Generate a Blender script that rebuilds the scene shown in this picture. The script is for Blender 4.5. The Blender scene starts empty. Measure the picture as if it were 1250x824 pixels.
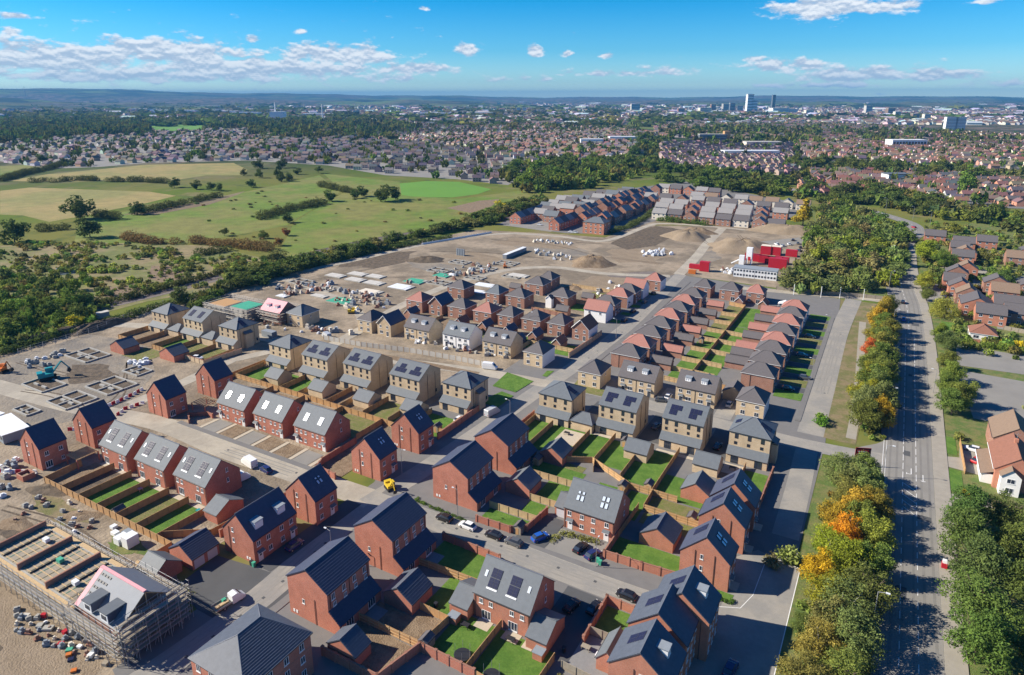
NO_HAZE = False
import bpy, math, random
import numpy as np
from mathutils import Vector
random.seed(7); RNG = np.random.default_rng(11)
S = bpy.context.scene
COL = S.collection
R = math.radians

# ---------------------------------------------------------------- camera, sky, sun, exposure
F_, CX_, CY_, HZ_, H_ = 819.0, 625.0, 345.0, 119.0, 93.0
PITCH = math.atan((CY_ - HZ_) / F_)
YAW = math.atan(487 / math.hypot(F_, CY_ - HZ_))
cam = bpy.data.cameras.new('camera'); camo = bpy.data.objects.new('camera', cam); COL.objects.link(camo)
camo.location = (0, 0, H_); camo.rotation_euler = (math.pi / 2 - PITCH, 0, YAW)
cam.sensor_width = 36; cam.lens = 36 * F_ / 1250; cam.shift_y = -(412 - CY_) / 1250
cam.clip_start = 1; cam.clip_end = 90000
S.camera = camo

def at(x, y, z=0.0):
 """the place on the level z that a survey mark of the photograph stands for"""
 r = x - CX_; u = CY_ - y
 fw = F_ * math.cos(PITCH) + u * math.sin(PITCH); up = -F_ * math.sin(PITCH) + u * math.cos(PITCH)
 t = (z - H_) / up
 X, Y = r * t, fw * t
 c, s = math.cos(YAW), math.sin(YAW)
 return (X * c - Y * s, X * s + Y * c)
def atp(pts, z=0.0): return [at(x, y, z) for x, y in pts]

SUN_DIR = Vector((-1.38, -0.65, 1.0)).normalized()     # towards the sun
sun = bpy.data.lights.new('sun', 'SUN'); suno = bpy.data.objects.new('sun', sun); COL.objects.link(suno)
sun.energy = 5.0; sun.angle = R(0.53); sun.color = (1.0, 0.91, 0.77)
suno.rotation_euler = SUN_DIR.to_track_quat('Z', 'Y').to_euler()
S.view_settings.view_transform = 'Standard'; S.view_settings.look = 'None'
S.view_settings.exposure = 0.82; S.view_settings.gamma = 1.0
S.cycles.use_denoising = True
S.cycles.max_bounces = 5; S.cycles.diffuse_bounces = 2; S.cycles.glossy_bounces = 2; S.cycles.volume_bounces = 0
S.cycles.transparent_max_bounces = 6; S.cycles.transmission_bounces = 2
S.cycles.caustics_reflective = False; S.cycles.caustics_refractive = False

class N:
 """small helper for node trees"""
 def __init__(s, tree): s.t = tree; s.t.nodes.clear()
 def n(s, typ, **kw):
  nd = s.t.nodes.new(typ)
  for k, v in kw.items():
   if k.startswith('i_'):
    nd.inputs[int(k[2:]) if k[2:].isdigit() else k[2:].replace('_', ' ')].default_value = v
   else: setattr(nd, k, v)
  return nd
 def l(s, a, b): s.t.links.new(a, b)
 def math(s, op, a, b=None, c=None, clamp=False):
  nd = s.n('ShaderNodeMath', operation=op); nd.use_clamp = clamp
  for i, q in enumerate((a, b, c)):
   if q is None: continue
   if isinstance(q, (int, float)): nd.inputs[i].default_value = q
   else: s.l(q, nd.inputs[i])
  return nd.outputs[0]
 def mix(s, fac, a, b, typ='MIX'):
  nd = s.n('ShaderNodeMix', data_type='RGBA', blend_type=typ)
  for i, q in ((0, fac), (6, a), (7, b)):
   if isinstance(q, (int, float)): nd.inputs[i].default_value = q
   elif isinstance(q, tuple): nd.inputs[i].default_value = (*q[:3], 1)
   else: s.l(q, nd.inputs[i])
  return nd.outputs[2]
 def ss(s, x, lo, hi):
  nd = s.n('ShaderNodeMapRange', interpolation_type='SMOOTHSTEP')
  s.l(x, nd.inputs[0]); nd.inputs[1].default_value = lo; nd.inputs[2].default_value = hi
  return nd.outputs[0]

def make_world():
 w = bpy.data.worlds.new('World'); S.world = w; w.use_nodes = True
 g = N(w.node_tree)
 out = g.n('ShaderNodeOutputWorld'); bg = g.n('ShaderNodeBackground'); g.l(bg.outputs[0], out.inputs[0])
 sky = g.n('ShaderNodeTexSky'); sky.sky_type = 'NISHITA'; sky.sun_disc = False
 sky.sun_elevation = math.asin(SUN_DIR.z); sky.sun_rotation = math.atan2(SUN_DIR.x, SUN_DIR.y) % (2 * math.pi)
 sky.altitude = 100; sky.air_density = 1.0; sky.dust_density = 0.35; sky.ozone_density = 3.0
 tc = g.n('ShaderNodeTexCoord'); sep = g.n('ShaderNodeSeparateXYZ'); g.l(tc.outputs['Generated'], sep.inputs[0])
 x, y, z = sep.outputs
 az = g.math('MULTIPLY', g.math('ARCTAN2', x, y), 180 / math.pi)         # degrees, clockwise from +Y
 el = g.math('MULTIPLY', g.math('ARCSINE', z), 180 / math.pi)
 # saturated clear air: the measured colour of this sky, by height
 ramp = g.n('ShaderNodeValToRGB'); g.l(g.math('DIVIDE', el, 40.0, clamp=True), ramp.inputs[0])
 cr = ramp.color_ramp; cr.elements[0].position = 0.0; cr.elements[0].color = SKY_STOPS[0][1]
 cr.elements[1].position = 1.0; cr.elements[1].color = SKY_STOPS[-1][1]
 for p, c in SKY_STOPS[1:-1]:
  e = cr.elements.new(p); e.color = c
 base = g.mix(1.0, sky.outputs[0], ramp.outputs[0], 'MULTIPLY')
 # clouds in azimuth / elevation, flattened towards the horizon
 comb = g.n('ShaderNodeCombineXYZ')
 g.l(g.math('MULTIPLY', az, 0.62), comb.inputs[0]); g.l(g.math('MULTIPLY', el, 1.45), comb.inputs[1])
 def dens(off):
  mp = g.n('ShaderNodeMapping'); g.l(comb.outputs[0], mp.inputs[0]); mp.inputs[1].default_value = (3.1, off, 1.7)
  nz = g.n('ShaderNodeTexNoise'); g.l(mp.outputs[0], nz.inputs[0]); nz.inputs['Scale'].default_value = 1.0
  nz.inputs['Detail'].default_value = 9; nz.inputs['Roughness'].default_value = 0.6; nz.inputs['Distortion'].default_value = 0.1
  return nz.outputs[0]
 d0, d1 = dens(0.0), dens(0.30)
 # where clouds stand: (azimuth, elevation, half width, half height, strength)
 cover = None
 for a, e, ra, re, k in CLOUDS:
  da = g.math('DIVIDE', g.math('SUBTRACT', az, a), ra); de = g.math('DIVIDE', g.math('SUBTRACT', el, e), re)
  q = g.math('ADD', g.math('MULTIPLY', da, da), g.math('MULTIPLY', de, de))
  q = g.math('MULTIPLY', g.math('EXPONENT', g.math('MULTIPLY', q, -1.0)), k)
  cover = q if cover is None else g.math('MAXIMUM', cover, q)
 # beyond the picture the same band of cumulus goes on round the horizon
 thr = g.math('SUBTRACT', 0.71, g.math('MULTIPLY', cover, 0.50))
 c0 = g.math('SUBTRACT', d0, thr); c1 = g.math('SUBTRACT', d1, thr)
 fac = g.ss(c0, -0.05, 0.15)
 top = g.ss(g.math('SUBTRACT', d0, d1), -0.10, 0.12)
 ccol = g.mix(top, (2.8, 3.4, 4.3), (5.6, 5.8, 6.0))
 ccol = g.mix(g.ss(el, 0.0, 3.0), g.mix(0.35, ccol, (2.8, 4.2, 5.0)), ccol)
 allc = g.mix(g.math('MULTIPLY', fac, 0.93), base, ccol)
 g.l(allc, bg.inputs[0]); bg.inputs[1].default_value = 0.10
def azel(px, py):
 r = px - CX_; u = CY_ - py
 fw = F_ * math.cos(PITCH) + u * math.sin(PITCH); up = -F_ * math.sin(PITCH) + u * math.cos(PITCH)
 return math.degrees(math.atan2(r, fw)) - math.degrees(YAW), math.degrees(math.atan2(up, math.hypot(r, fw)))
SKY_STOPS = [(0.0, (1.2, 1.5, 1.4, 1)), (0.03, (0.60, 0.90, 1.10, 1)), (0.09, (0.24, 0.66, 0.96, 1)),
    (0.2, (0.0, 0.50, 0.86, 1)), (0.45, (0.01, 0.33, 0.70, 1)), (1.0, (0.04, 0.32, 0.66, 1))]
def cl(px, py, w, h, k):
 a, e = azel(px, py); a1, _ = azel(px + w, py); _, e1 = azel(px, py - h)
 return (a, e, abs(a1 - a), abs(e1 - e), k)
CLOUDS = [cl(60, 72, 150, 24, 1.0), cl(200, 64, 120, 20, 1.0), cl(300, 84, 190, 18, .95), cl(410, 66, 80, 16, 1.0), cl(150, 92, 240, 12, .9), cl(480, 95, 60, 8, .6),
   cl(20, 20, 28, 6, .8), cl(15, 38, 20, 8, .7), cl(567, 60, 17, 10, 1.0), cl(654, 62, 12, 9, 1.0), cl(518, 10, 10, 4, .8), cl(367, 38, 10, 5, .75), cl(310, 48, 12, 6, .7),
   cl(740, 68, 14, 5, .7), cl(690, 66, 10, 5, .6), cl(820, 86, 60, 7, .5), cl(640, 98, 60, 7, .5), cl(1000, 9, 70, 15, 1.0), cl(1090, 7, 50, 11, .85), cl(1210, 0, 25, 6, .7),
   cl(965, 80, 60, 12, .95), cl(1050, 92, 120, 12, .92), cl(1140, 92, 70, 10, .95), cl(1000, 104, 160, 5, .7), cl(500, 84, 60, 9, .85), cl(760, 90, 90, 5, .7), cl(920, 72, 18, 6, .8), cl(1210, 100, 60, 8, .55), cl(1075, 115, 30, 4, .5),
   (-90, 4.0, 22, 2.2, .9), (-130, 5.0, 25, 2.6, .9), (60, 4.0, 25, 2.4, .9), (110, 5.0, 28, 2.8, .9), (170, 4.5, 25, 2.4, .9), (-60, 24, 9, 3, .8), (40, 28, 10, 4, .8), (100, 35, 12, 5, .8)]
make_world()

# ---------------------------------------------------------------- materials
MATS = {}
def mat(name, col=(.5, .5, .5), rough=.8, var=.12, scale=2.0, bump=0.0, bscale=20.0, metal=0.0, spec=.3, col2=None, detail=4,
  attr=None, coord='Object', stretch=None, emit=None):
 if name in MATS: return MATS[name]
 m = bpy.data.materials.new(name); m.use_nodes = True; g = N(m.node_tree)
 out = g.n('ShaderNodeOutputMaterial'); b = g.n('ShaderNodeBsdfPrincipled'); g.l(b.outputs[0], out.inputs[0])
 b.inputs['Roughness'].default_value = rough; b.inputs['Metallic'].default_value = metal
 b.inputs['Specular IOR Level'].default_value = spec
 tc = g.n('ShaderNodeTexCoord'); vec = tc.outputs[coord]
 if coord == 'World': pass
 if stretch:
  mp = g.n('ShaderNodeMapping'); g.l(vec, mp.inputs[0]); mp.inputs[3].default_value = stretch; vec = mp.outputs[0]
 src = None
 if attr == 'object': oi = g.n('ShaderNodeObjectInfo'); src = oi.outputs['Color']
 elif attr: at_ = g.n('ShaderNodeAttribute'); at_.attribute_name = attr; src = at_.outputs['Color']
 nz = g.n('ShaderNodeTexNoise'); g.l(vec, nz.inputs[0]); nz.inputs['Scale'].default_value = scale; nz.inputs['Detail'].default_value = detail
 nz.inputs['Roughness'].default_value = .6
 if col2 is not None:
  f = g.ss(nz.outputs[0], .40, .60)
  c = g.mix(f, col, col2)
  nz2 = g.n('ShaderNodeTexNoise'); g.l(vec, nz2.inputs[0]); nz2.inputs['Scale'].default_value = scale * 7; nz2.inputs['Detail'].default_value = 5
  nz3 = g.n('ShaderNodeTexNoise'); g.l(vec, nz3.inputs[0]); nz3.inputs['Scale'].default_value = scale * 55; nz3.inputs['Detail'].default_value = 6
  v = g.math('MULTIPLY', g.math('MULTIPLY_ADD', nz2.outputs[0], 3.2 * var, 1 - 1.6 * var), g.math('MULTIPLY_ADD', nz3.outputs[0], 2.6 * var, 1 - 1.3 * var))
 else:
  c = src if src is not None else None
  v = g.math('MULTIPLY_ADD', nz.outputs[0], 4 * var, 1 - 2 * var)
 cc = g.n('ShaderNodeVectorMath', operation='SCALE')
 if c is None: cc.inputs[0].default_value = col
 else: g.l(c, cc.inputs[0])
 g.l(v, cc.inputs[3]); g.l(cc.outputs[0], b.inputs['Base Color'])
 if bump:
  nb = g.n('ShaderNodeTexNoise'); g.l(vec, nb.inputs[0]); nb.inputs['Scale'].default_value = bscale; nb.inputs['Detail'].default_value = 6
  bp = g.n('ShaderNodeBump'); bp.inputs['Strength'].default_value = min(1, bump); bp.inputs['Distance'].default_value = .3 if bump > .5 else .06
  g.l(nb.outputs[0], bp.inputs['Height']); g.l(bp.outputs[0], b.inputs['Normal'])
 if emit: b.inputs['Emission Color'].default_value = (*emit, 1); b.inputs['Emission Strength'].default_value = 1
 MATS[name] = m; return m

def brick_mat(name, c1, c2, mortar):
 m = bpy.data.materials.new(name); m.use_nodes = True; g = N(m.node_tree)
 out = g.n('ShaderNodeOutputMaterial'); b = g.n('ShaderNodeBsdfPrincipled'); g.l(b.outputs[0], out.inputs[0]); b.inputs['Roughness'].default_value = .9
 b.inputs['Specular IOR Level'].default_value = .15
 tc = g.n('ShaderNodeTexCoord'); sp = g.n('ShaderNodeSeparateXYZ'); g.l(tc.outputs['Object'], sp.inputs[0])
 cb = g.n('ShaderNodeCombineXYZ'); g.l(g.math('ADD', sp.outputs[0], sp.outputs[1]), cb.inputs[0]); g.l(sp.outputs[2], cb.inputs[1])
 br = g.n('ShaderNodeTexBrick'); g.l(cb.outputs[0], br.inputs[0]); br.inputs['Scale'].default_value = 1.0
 br.inputs['Color1'].default_value = (*c1, 1); br.inputs['Color2'].default_value = (*c2, 1); br.inputs['Mortar'].default_value = (*mortar, 1)
 br.inputs['Brick Width'].default_value = .225; br.inputs['Row Height'].default_value = .075; br.inputs['Mortar Size'].default_value = .008
 nz = g.n('ShaderNodeTexNoise'); g.l(tc.outputs['Object'], nz.inputs[0]); nz.inputs['Scale'].default_value = .45; nz.inputs['Detail'].default_value = 6
 oi = g.n('ShaderNodeObjectInfo')
 nf = g.n('ShaderNodeTexNoise'); g.l(tc.outputs['Object'], nf.inputs[0]); nf.inputs['Scale'].default_value = 3.5; nf.inputs['Detail'].default_value = 4
 v = g.math('ADD', g.math('MULTIPLY_ADD', nz.outputs[0], .6, .50), g.math('ADD', g.math('MULTIPLY', oi.outputs['Random'], .16), g.math('MULTIPLY', nf.outputs[0], .26)))
 cc = g.n('ShaderNodeVectorMath', operation='SCALE'); g.l(br.outputs[0], cc.inputs[0]); g.l(v, cc.inputs[3]); g.l(cc.outputs[0], b.inputs['Base Color'])
 MATS[name] = m; return m

def leaf_mat(name, attr):
 m = bpy.data.materials.new(name); m.use_nodes = True; g = N(m.node_tree)
 out = g.n('ShaderNodeOutputMaterial')
 if attr == 'object': c = g.n('ShaderNodeObjectInfo').outputs['Color']
 else:
  a = g.n('ShaderNodeAttribute'); a.attribute_name = attr; c = a.outputs['Color']
 tc = g.n('ShaderNodeTexCoord'); nz = g.n('ShaderNodeTexNoise'); g.l(tc.outputs['Object'], nz.inputs[0]); nz.inputs['Scale'].default_value = .55; nz.inputs['Detail'].default_value = 5
 geo = g.n('ShaderNodeNewGeometry')
 v = g.math('ADD', g.math('MULTIPLY_ADD', nz.outputs[0], 2.6, -.1), g.math('MULTIPLY', geo.outputs['Random Per Island'], .9))
 cc = g.n('ShaderNodeVectorMath', operation='SCALE'); g.l(g.mix(1.0, c, (1.22, 1.08, .85), 'MULTIPLY'), cc.inputs[0]); g.l(v, cc.inputs[3])
 warm = g.mix(g.math('MULTIPLY', g.ss(nz.outputs[0], .5, .75), .35), cc.outputs[0], g.mix(1.0, cc.outputs[0], (1.35, 1.15, .7), 'MULTIPLY'))
 d = g.n('ShaderNodeBsdfDiffuse'); g.l(warm, d.inputs[0]); t = g.n('ShaderNodeBsdfTranslucent'); g.l(warm, t.inputs[0])
 mx = g.n('ShaderNodeMixShader'); mx.inputs[0].default_value = .28; g.l(d.outputs[0], mx.inputs[1]); g.l(t.outputs[0], mx.inputs[2]); g.l(mx.outputs[0], out.inputs[0])
 MATS[name] = m; return m

brick_mat('brick_red', (.46, .165, .108), (.36, .12, .078), (.42, .25, .19))
brick_mat('brick_rust', (.49, .19, .115), (.40, .145, .09), (.38, .25, .19))
brick_mat('brick_brown', (.33, .16, .11), (.26, .12, .085), (.34, .25, .20))
brick_mat('brick_buff', (.55, .42, .27), (.47, .35, .22), (.52, .44, .32))
M_ = mat
M_('render_white', (.80, .79, .77), .85, .04, 1.5); M_('render_cream', (.66, .60, .50), .85, .05, 1.5)
M_('slate_blue', (.085, .098, .125), .55, .16, 1.3, .3, 9, spec=.35); M_('slate_pale', (.135, .15, .165), .62, .10, 1.3, .3, 9, spec=.2)
M_('slate_navy', (.062, .070, .108), .5, .14, 1.5, .3, 9, spec=.35)
M_('slate_grey', (.125, .14, .155), .6, .10, 1.3, .3, 9)
M_('tile_brown_grey', (.115, .105, .108), .75, .14, 2, .3, 9); M_('tile_terracotta', (.335, .155, .125), .8, .12, 2, .3, 9)
M_('tile_grey', (.26, .25, .245), .75, .1, 2); M_('tile_rust', (.24, .11, .075), .85, .16, 2); M_('tile_tan', (.22, .155, .11), .85, .14, 2)
M_('trim_white', (.78, .78, .77), .5, .02); M_('trim_dark', (.028, .028, .032), .5, .05); M_('trim_cream', (.62, .54, .40), .7, .05)
M_('ridge_tile', (.13, .14, .17), .6, .1); M_('lead', (.25, .28, .31), .6, .08)
M_('glass', (.03, .04, .06), .08, .02, spec=.8); M_('solar_cell', (.016, .02, .055), .5, .05, spec=.12); M_('solar_frame', (.05, .055, .075), .4, .02)
M_('velux_glass', (.55, .62, .70), .15, .03, spec=.8)
M_('door_white', (.74, .74, .73), .45, .02); M_('garage_door', (.55, .54, .56), .5, .04); M_('door_dark', (.05, .055, .07), .5, .03)
M_('timber_orange', (.44, .26, .12), .85, .2, 3, stretch=(1, 1, .3)); M_('timber_pale', (.50, .36, .20), .85, .2, 3, stretch=(1, 1, .3))
M_('timber_grey', (.30, .26, .20), .9, .2, 3)
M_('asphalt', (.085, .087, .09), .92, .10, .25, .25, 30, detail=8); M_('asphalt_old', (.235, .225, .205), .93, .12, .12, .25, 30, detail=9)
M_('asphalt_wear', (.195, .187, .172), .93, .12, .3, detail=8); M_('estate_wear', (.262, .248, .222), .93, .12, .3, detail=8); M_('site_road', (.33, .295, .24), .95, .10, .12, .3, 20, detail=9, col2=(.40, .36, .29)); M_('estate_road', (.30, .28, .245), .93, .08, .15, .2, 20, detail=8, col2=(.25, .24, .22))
M_('pavement', (.17, .165, .16), .93, .10, .4, .2, 30, detail=7); M_('kerb', (.38, .37, .35), .9, .08); M_('path_pale', (.31, .285, .24), .95, .1, .5, .2, 20)
M_('paving_slab', (.46, .40, .31), .9, .1, 1.5); M_('paving_grey', (.22, .22, .22), .9, .1, 1.5)
M_('line_white', (.72, .72, .70), .8, .1, 3)
M_('lawn', (.08, .17, .022), .95, .2, .35, .6, 12, detail=8, col2=(.115, .21, .032)); M_('lawn_dry', (.15, .17, .045), .95, .25, .6, .6, 12, detail=8, col2=(.20, .18, .075))
M_('soil', (.19, .135, .085), .97, .2, .5, .8, 4, detail=9, col2=(.25, .185, .12)); M_('soil_dark', (.095, .075, .055), .97, .25, .5, .8, 4, detail=9, col2=(.15, .115, .08))
M_('sand_soil', (.27, .21, .145), .97, .16, .2, .8, 3, detail=9, col2=(.24, .185, .125))
M_('site_dirt', (.31, .25, .18), .97, .24, .045, .9, 1.2, detail=12, col2=(.185, .15, .108)); M_('site_dirt_grey', (.26, .222, .172), .97, .14, .08, .9, 1.2, detail=12, col2=(.185, .165, .14))
M_('field_tan', (.29, .23, .085), .97, .22, .012, 0, detail=10, col2=(.215, .205, .065)); M_('field_green', (.115, .178, .02), .97, .27, .014, 0, detail=12, col2=(.18, .178, .045))
M_('field_bright', (.11, .25, .03), .97, .08, .02, 0, detail=8); M_('scrub_ground', (.14, .155, .045), .97, .3, .03, .5, 1, detail=12, col2=(.24, .19, .10))
M_('field_brown', (.17, .125, .08), .97, .2, .02, 0, detail=10, col2=(.21, .17, .085)); M_('verge', (.10, .15, .035), .97, .25, .3, .6, 5, detail=8, col2=(.17, .17, .06))
M_('verge_dry', (.23, .18, .10), .97, .2, .2, .6, 5, detail=9, col2=(.15, .15, .055))
M_('ballast', (.17, .145, .13), .97, .25, .6, .5, 8); M_('water', (.10, .13, .16), .1, .05, .2, spec=.8); M_('concrete', (.50, .48, .44), .9, .12, .5)
M_('block_grey', (.36, .35, .32), .92, .15, 1); M_('steel', (.30, .30, .31), .6, .08, metal=.2); M_('rust_steel', (.30, .14, .07), .8, .2)
M_('paint', (.5, .5, .5), .25, .02, attr='object', spec=.6); M_('matt_paint', (.5, .5, .5), .7, .06, 2, attr='object')
M_('tyre', (.02, .02, .02), .8, .05); M_('lamp_lens', (.7, .7, .68), .2, .02); M_('tail_lens', (.35, .02, .02), .3, .02)
M_('bark', (.13, .10, .075), .9, .25, 3); M_('bark_birch', (.55, .52, .46), .8, .3, 3)
M_('membrane_pink', (.72, .36, .38), .7, .08, 1); M_('membrane_pale', (.20, .215, .24), .6, .06, 1); M_('insulation_green', (.06, .34, .22), .7, .15, 1)
M_('plastic_white', (.78, .79, .80), .5, .04); M_('sheet_white', (.72, .74, .76), .5, .05, 1)
M_('town_wall', (.5, .5, .5), .9, .05, attr='Col'); M_('town_colour', (.5, .5, .5), .9, .05, .2, attr='Col')
leaf_mat('foliage', 'object'); leaf_mat('foliage_mass', 'Col')

# ---------------------------------------------------------------- mesh building
class MB:
 def __init__(s): s.v = []; s.f = []; s.m = []; s.mats = []
 def mi(s, m):
  if m not in s.mats: s.mats.append(m)
  return s.mats.index(m)
 def poly(s, pts, m):
  k = len(s.v); s.v += [tuple(p) for p in pts]; s.f.append(tuple(range(k, k + len(pts)))); s.m.append(s.mi(m)); return s
 def box(s, x0, x1, y0, y1, z0, z1, m, skip=''):
  k = len(s.v); s.v += [(x0, y0, z0), (x1, y0, z0), (x1, y1, z0), (x0, y1, z0), (x0, y0, z1), (x1, y0, z1), (x1, y1, z1), (x0, y1, z1)]
  for q, nm in (((0, 3, 2, 1), 'b'), ((4, 5, 6, 7), 't'), ((0, 1, 5, 4), 's'), ((1, 2, 6, 5), 'e'), ((2, 3, 7, 6), 'n'), ((3, 0, 4, 7), 'w')):
   if nm in skip: continue
   s.f.append(tuple(k + i for i in q)); s.m.append(s.mi(m))
  return s
 def bar(s, p, q, r, m, n=4, r2=None):
  p, q = Vector(p), Vector(q); d = (q - p).normalized(); a = d.orthogonal().normalized(); b = d.cross(a); r2 = r if r2 is None else r2
  k = len(s.v)
  for c, rr in ((p, r), (q, r2)):
   for i in range(n):
    t = 2 * math.pi * (i + .5) / n; s.v.append(tuple(c + a * (rr * math.cos(t)) + b * (rr * math.sin(t))))
  for i in range(n):
   j = (i + 1) % n; s.f.append((k + i, k + j, k + n + j, k + n + i)); s.m.append(s.mi(m))
  s.f.append(tuple(k + n + i for i in range(n))); s.m.append(s.mi(m)); s.f.append(tuple(k + n - 1 - i for i in range(n))); s.m.append(s.mi(m))
  return s
 def prism(s, pts, z0, z1, m, mt=None):
  """vertical walls round a plan outline (anticlockwise), capped on top"""
  n = len(pts); k = len(s.v)
  s.v += [(x, y, z0) for x, y in pts] + [(x, y, z1) for x, y in pts]
  for i in range(n):
   j = (i + 1) % n; s.f.append((k + i, k + j, k + n + j, k + n + i)); s.m.append(s.mi(m))
  s.f.append(tuple(k + n + i for i in range(n))); s.m.append(s.mi(mt or m)); return s
 def extr(s, prof, y0, y1, m, axis='y'):
  """profile of (a, z) pairs, anticlockwise seen from -axis, run along the axis"""
  n = len(prof); k = len(s.v)
  P = (lambda a, z, t: (a, t, z)) if axis == 'y' else (lambda a, z, t: (t, -a, z))
  s.v += [P(a, z, y0) for a, z in prof] + [P(a, z, y1) for a, z in prof]
  for i in range(n):
   j = (i + 1) % n; s.f.append((k + j, k + i, k + n + i, k + n + j)); s.m.append(s.mi(m))
  s.f.append(tuple(k + i for i in range(n))); s.m.append(s.mi(m)); s.f.append(tuple(k + n + n - 1 - i for i in range(n))); s.m.append(s.mi(m)); return s
 def mesh(s, name):
  me = bpy.data.meshes.new(name); me.from_pydata(s.v, [], s.f)
  for m in s.mats: me.materials.append(MATS[m])
  me.polygons.foreach_set('material_index', s.m); me.update(); return me

def obj(name, me, parent=None, loc=(0, 0, 0), rz=0.0, color=None, scale=None):
 if isinstance(me, MB): me = me.mesh(name)
 o = bpy.data.objects.new(name, me); COL.objects.link(o)
 o.location = loc
 if rz: o.rotation_euler = (0, 0, rz)
 if scale: o.scale = scale if isinstance(scale, (tuple, list)) else (scale,) * 3
 if parent: o.parent = parent
 if color: o.color = (*color[:3], 1)
 return o
def root(name, x, y, z=0.0, rz=0.0): return obj(name, None, None, (x, y, z), rz)
def tag(o, label=None, cat=None, group=None, kind=None):
 if label: o['label'] = label
 if cat: o['category'] = cat
 if group: o['group'] = group
 if kind: o['kind'] = kind
 return o
def copy_tree(o, parent=None):
 c = o.copy(); COL.objects.link(c); c.parent = parent
 for ch in KIDS.get(o.name, ()) if o.name in KIDS else o.children: copy_tree(ch, c)
 return c
KIDS = {}
def finish(o):
 """remember a prototype's children once (looking them up scans the file)"""
 KIDS[o.name] = list(o.children)
 for c in KIDS[o.name]: finish(c)
 return o
def ground(name, pts, z, m, label=None):
 b = MB(); b.poly([(x, y, z) for x, y in pts], m); o = obj(name, b); tag(o, label, None, None, 'structure')
 me = o.data
 if me.polygons[0].normal.z < 0: me.flip_normals()
 return o
def off_line(pts, d):
 res = []
 for i, p in enumerate(pts):
  a = Vector(pts[max(0, i - 1)]); b = Vector(pts[min(len(pts) - 1, i + 1)]); t = (b - a).normalized(); nrm = Vector((t.y, -t.x))
  res.append((p[0] + nrm.x * d, p[1] + nrm.y * d))
 return res
def smooth(pts, n=5):
 if len(pts) < 3: return pts
 P = [Vector(p) for p in pts]; res = []
 for i in range(len(P) - 1):
  p0 = P[max(0, i - 1)]; p1, p2 = P[i], P[i + 1]; p3 = P[min(len(P) - 1, i + 2)]
  for k in range(n):
   t = k / n; res.append(tuple(.5 * ((2 * p1) + (p2 - p0) * t + (2 * p0 - 5 * p1 + 4 * p2 - p3) * t * t + (3 * p1 - p0 - 3 * p2 + p3) * t ** 3)))
 res.append(tuple(P[-1])); return res
def ribbon(name, pts, w, z, m, label=None, kerb=False, h=0.0, d=0.0, mb=None):
 """a strip w wide, its middle d to the right of the line; with h it is a raised slab with sides"""
 b = mb or MB(); L = off_line(pts, d - w / 2); Rr = off_line(pts, d + w / 2)
 for i in range(len(pts) - 1):
  b.poly([(*L[i], z), (*Rr[i], z), (*Rr[i + 1], z), (*L[i + 1], z)], m)
  if h:
   for A in (L, Rr): b.poly([(*A[i], z), (*A[i + 1], z), (*A[i + 1], z - h), (*A[i], z - h)], 'kerb')
 if mb: return None
 return tag(obj(name, b), label, None, None, 'structure')
def np_mesh(name, V, Fq, mname, col=None):
 me = bpy.data.meshes.new(name); nv, nf = len(V), len(Fq); k = Fq.shape[1]
 me.vertices.add(nv); me.vertices.foreach_set('co', np.ascontiguousarray(V, dtype=np.float32).ravel())
 me.loops.add(nf * k); me.loops.foreach_set('vertex_index', np.ascontiguousarray(Fq, dtype=np.int32).ravel())
 me.polygons.add(nf); me.polygons.foreach_set('loop_start', np.arange(0, nf * k, k, dtype=np.int32)); me.polygons.foreach_set('loop_total', np.full(nf, k, dtype=np.int32))
 me.update(calc_edges=True)
 if col is not None:
  a = me.color_attributes.new('Col', 'FLOAT_COLOR', 'POINT'); c4 = np.ones((nv, 4), dtype=np.float32); c4[:, :3] = col; a.data.foreach_set('color', c4.ravel())
 me.materials.append(MATS[mname]); return me
ORD = ['first', 'second', 'third', 'fourth', 'fifth', 'sixth', 'seventh', 'eighth', 'ninth', 'tenth', 'eleventh', 'twelfth', 'thirteenth', 'fourteenth']
# ---------------------------------------------------------------- house parts
FROT = {'s': 0.0, 'e': math.pi / 2, 'n': math.pi, 'w': -math.pi / 2}
MESHES = {}
def cached(key, fn):
 if key not in MESHES: MESHES[key] = fn()
 return MESHES[key]
def frame_mesh(w, h, st):
 def f():
  b = MB(); t = .07; m = 'trim_white' if st in ('case', 'small', 'french', 'sash') else 'trim_dark'
  b.box(-w / 2, -w / 2 + t, -.05, .02, 0, h, m); b.box(w / 2 - t, w / 2, -.05, .02, 0, h, m)
  b.box(-w / 2 + t, w / 2 - t, -.05, .02, 0, t, m); b.box(-w / 2 + t, w / 2 - t, -.05, .02, h - t, h, m)
  if st in ('case', 'french', 'dark', 'dfrench'):
   k = 1 if w < 1.5 else 2
   for i in range(k):
    x = -w / 2 + w * (i + 1) / (k + 1); b.box(x - .04, x + .04, -.05, .02, t, h - t, m)
  if st == 'sash': b.box(-w / 2 + t, w / 2 - t, -.05, .02, h / 2 - .03, h / 2 + .03, m)
  if st == 'french': b.box(-w / 2 + t, w / 2 - t, -.05, .02, t, .35, m)
  if st in ('case', 'small', 'sash'): b.box(-w / 2 - .08, w / 2 + .08, -.11, .02, -.1, -.002, m)      # sill
  return b.mesh('window')
 return cached(('fr', w, h, st), f)
def pane_mesh(w, h):
 def f():
  b = MB(); b.box(-w / 2 + .07, w / 2 - .07, -.02, .015, .07, h - .07, 'glass'); return b.mesh('pane')
 return cached(('pane', w, h), f)
def fpos(face, u, w, d, out=0.0):
 return {'s': (u, -d / 2 - out), 'n': (-u, d / 2 + out), 'e': (w / 2 + out, u), 'w': (-w / 2 - out, -u)}[face]
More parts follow.
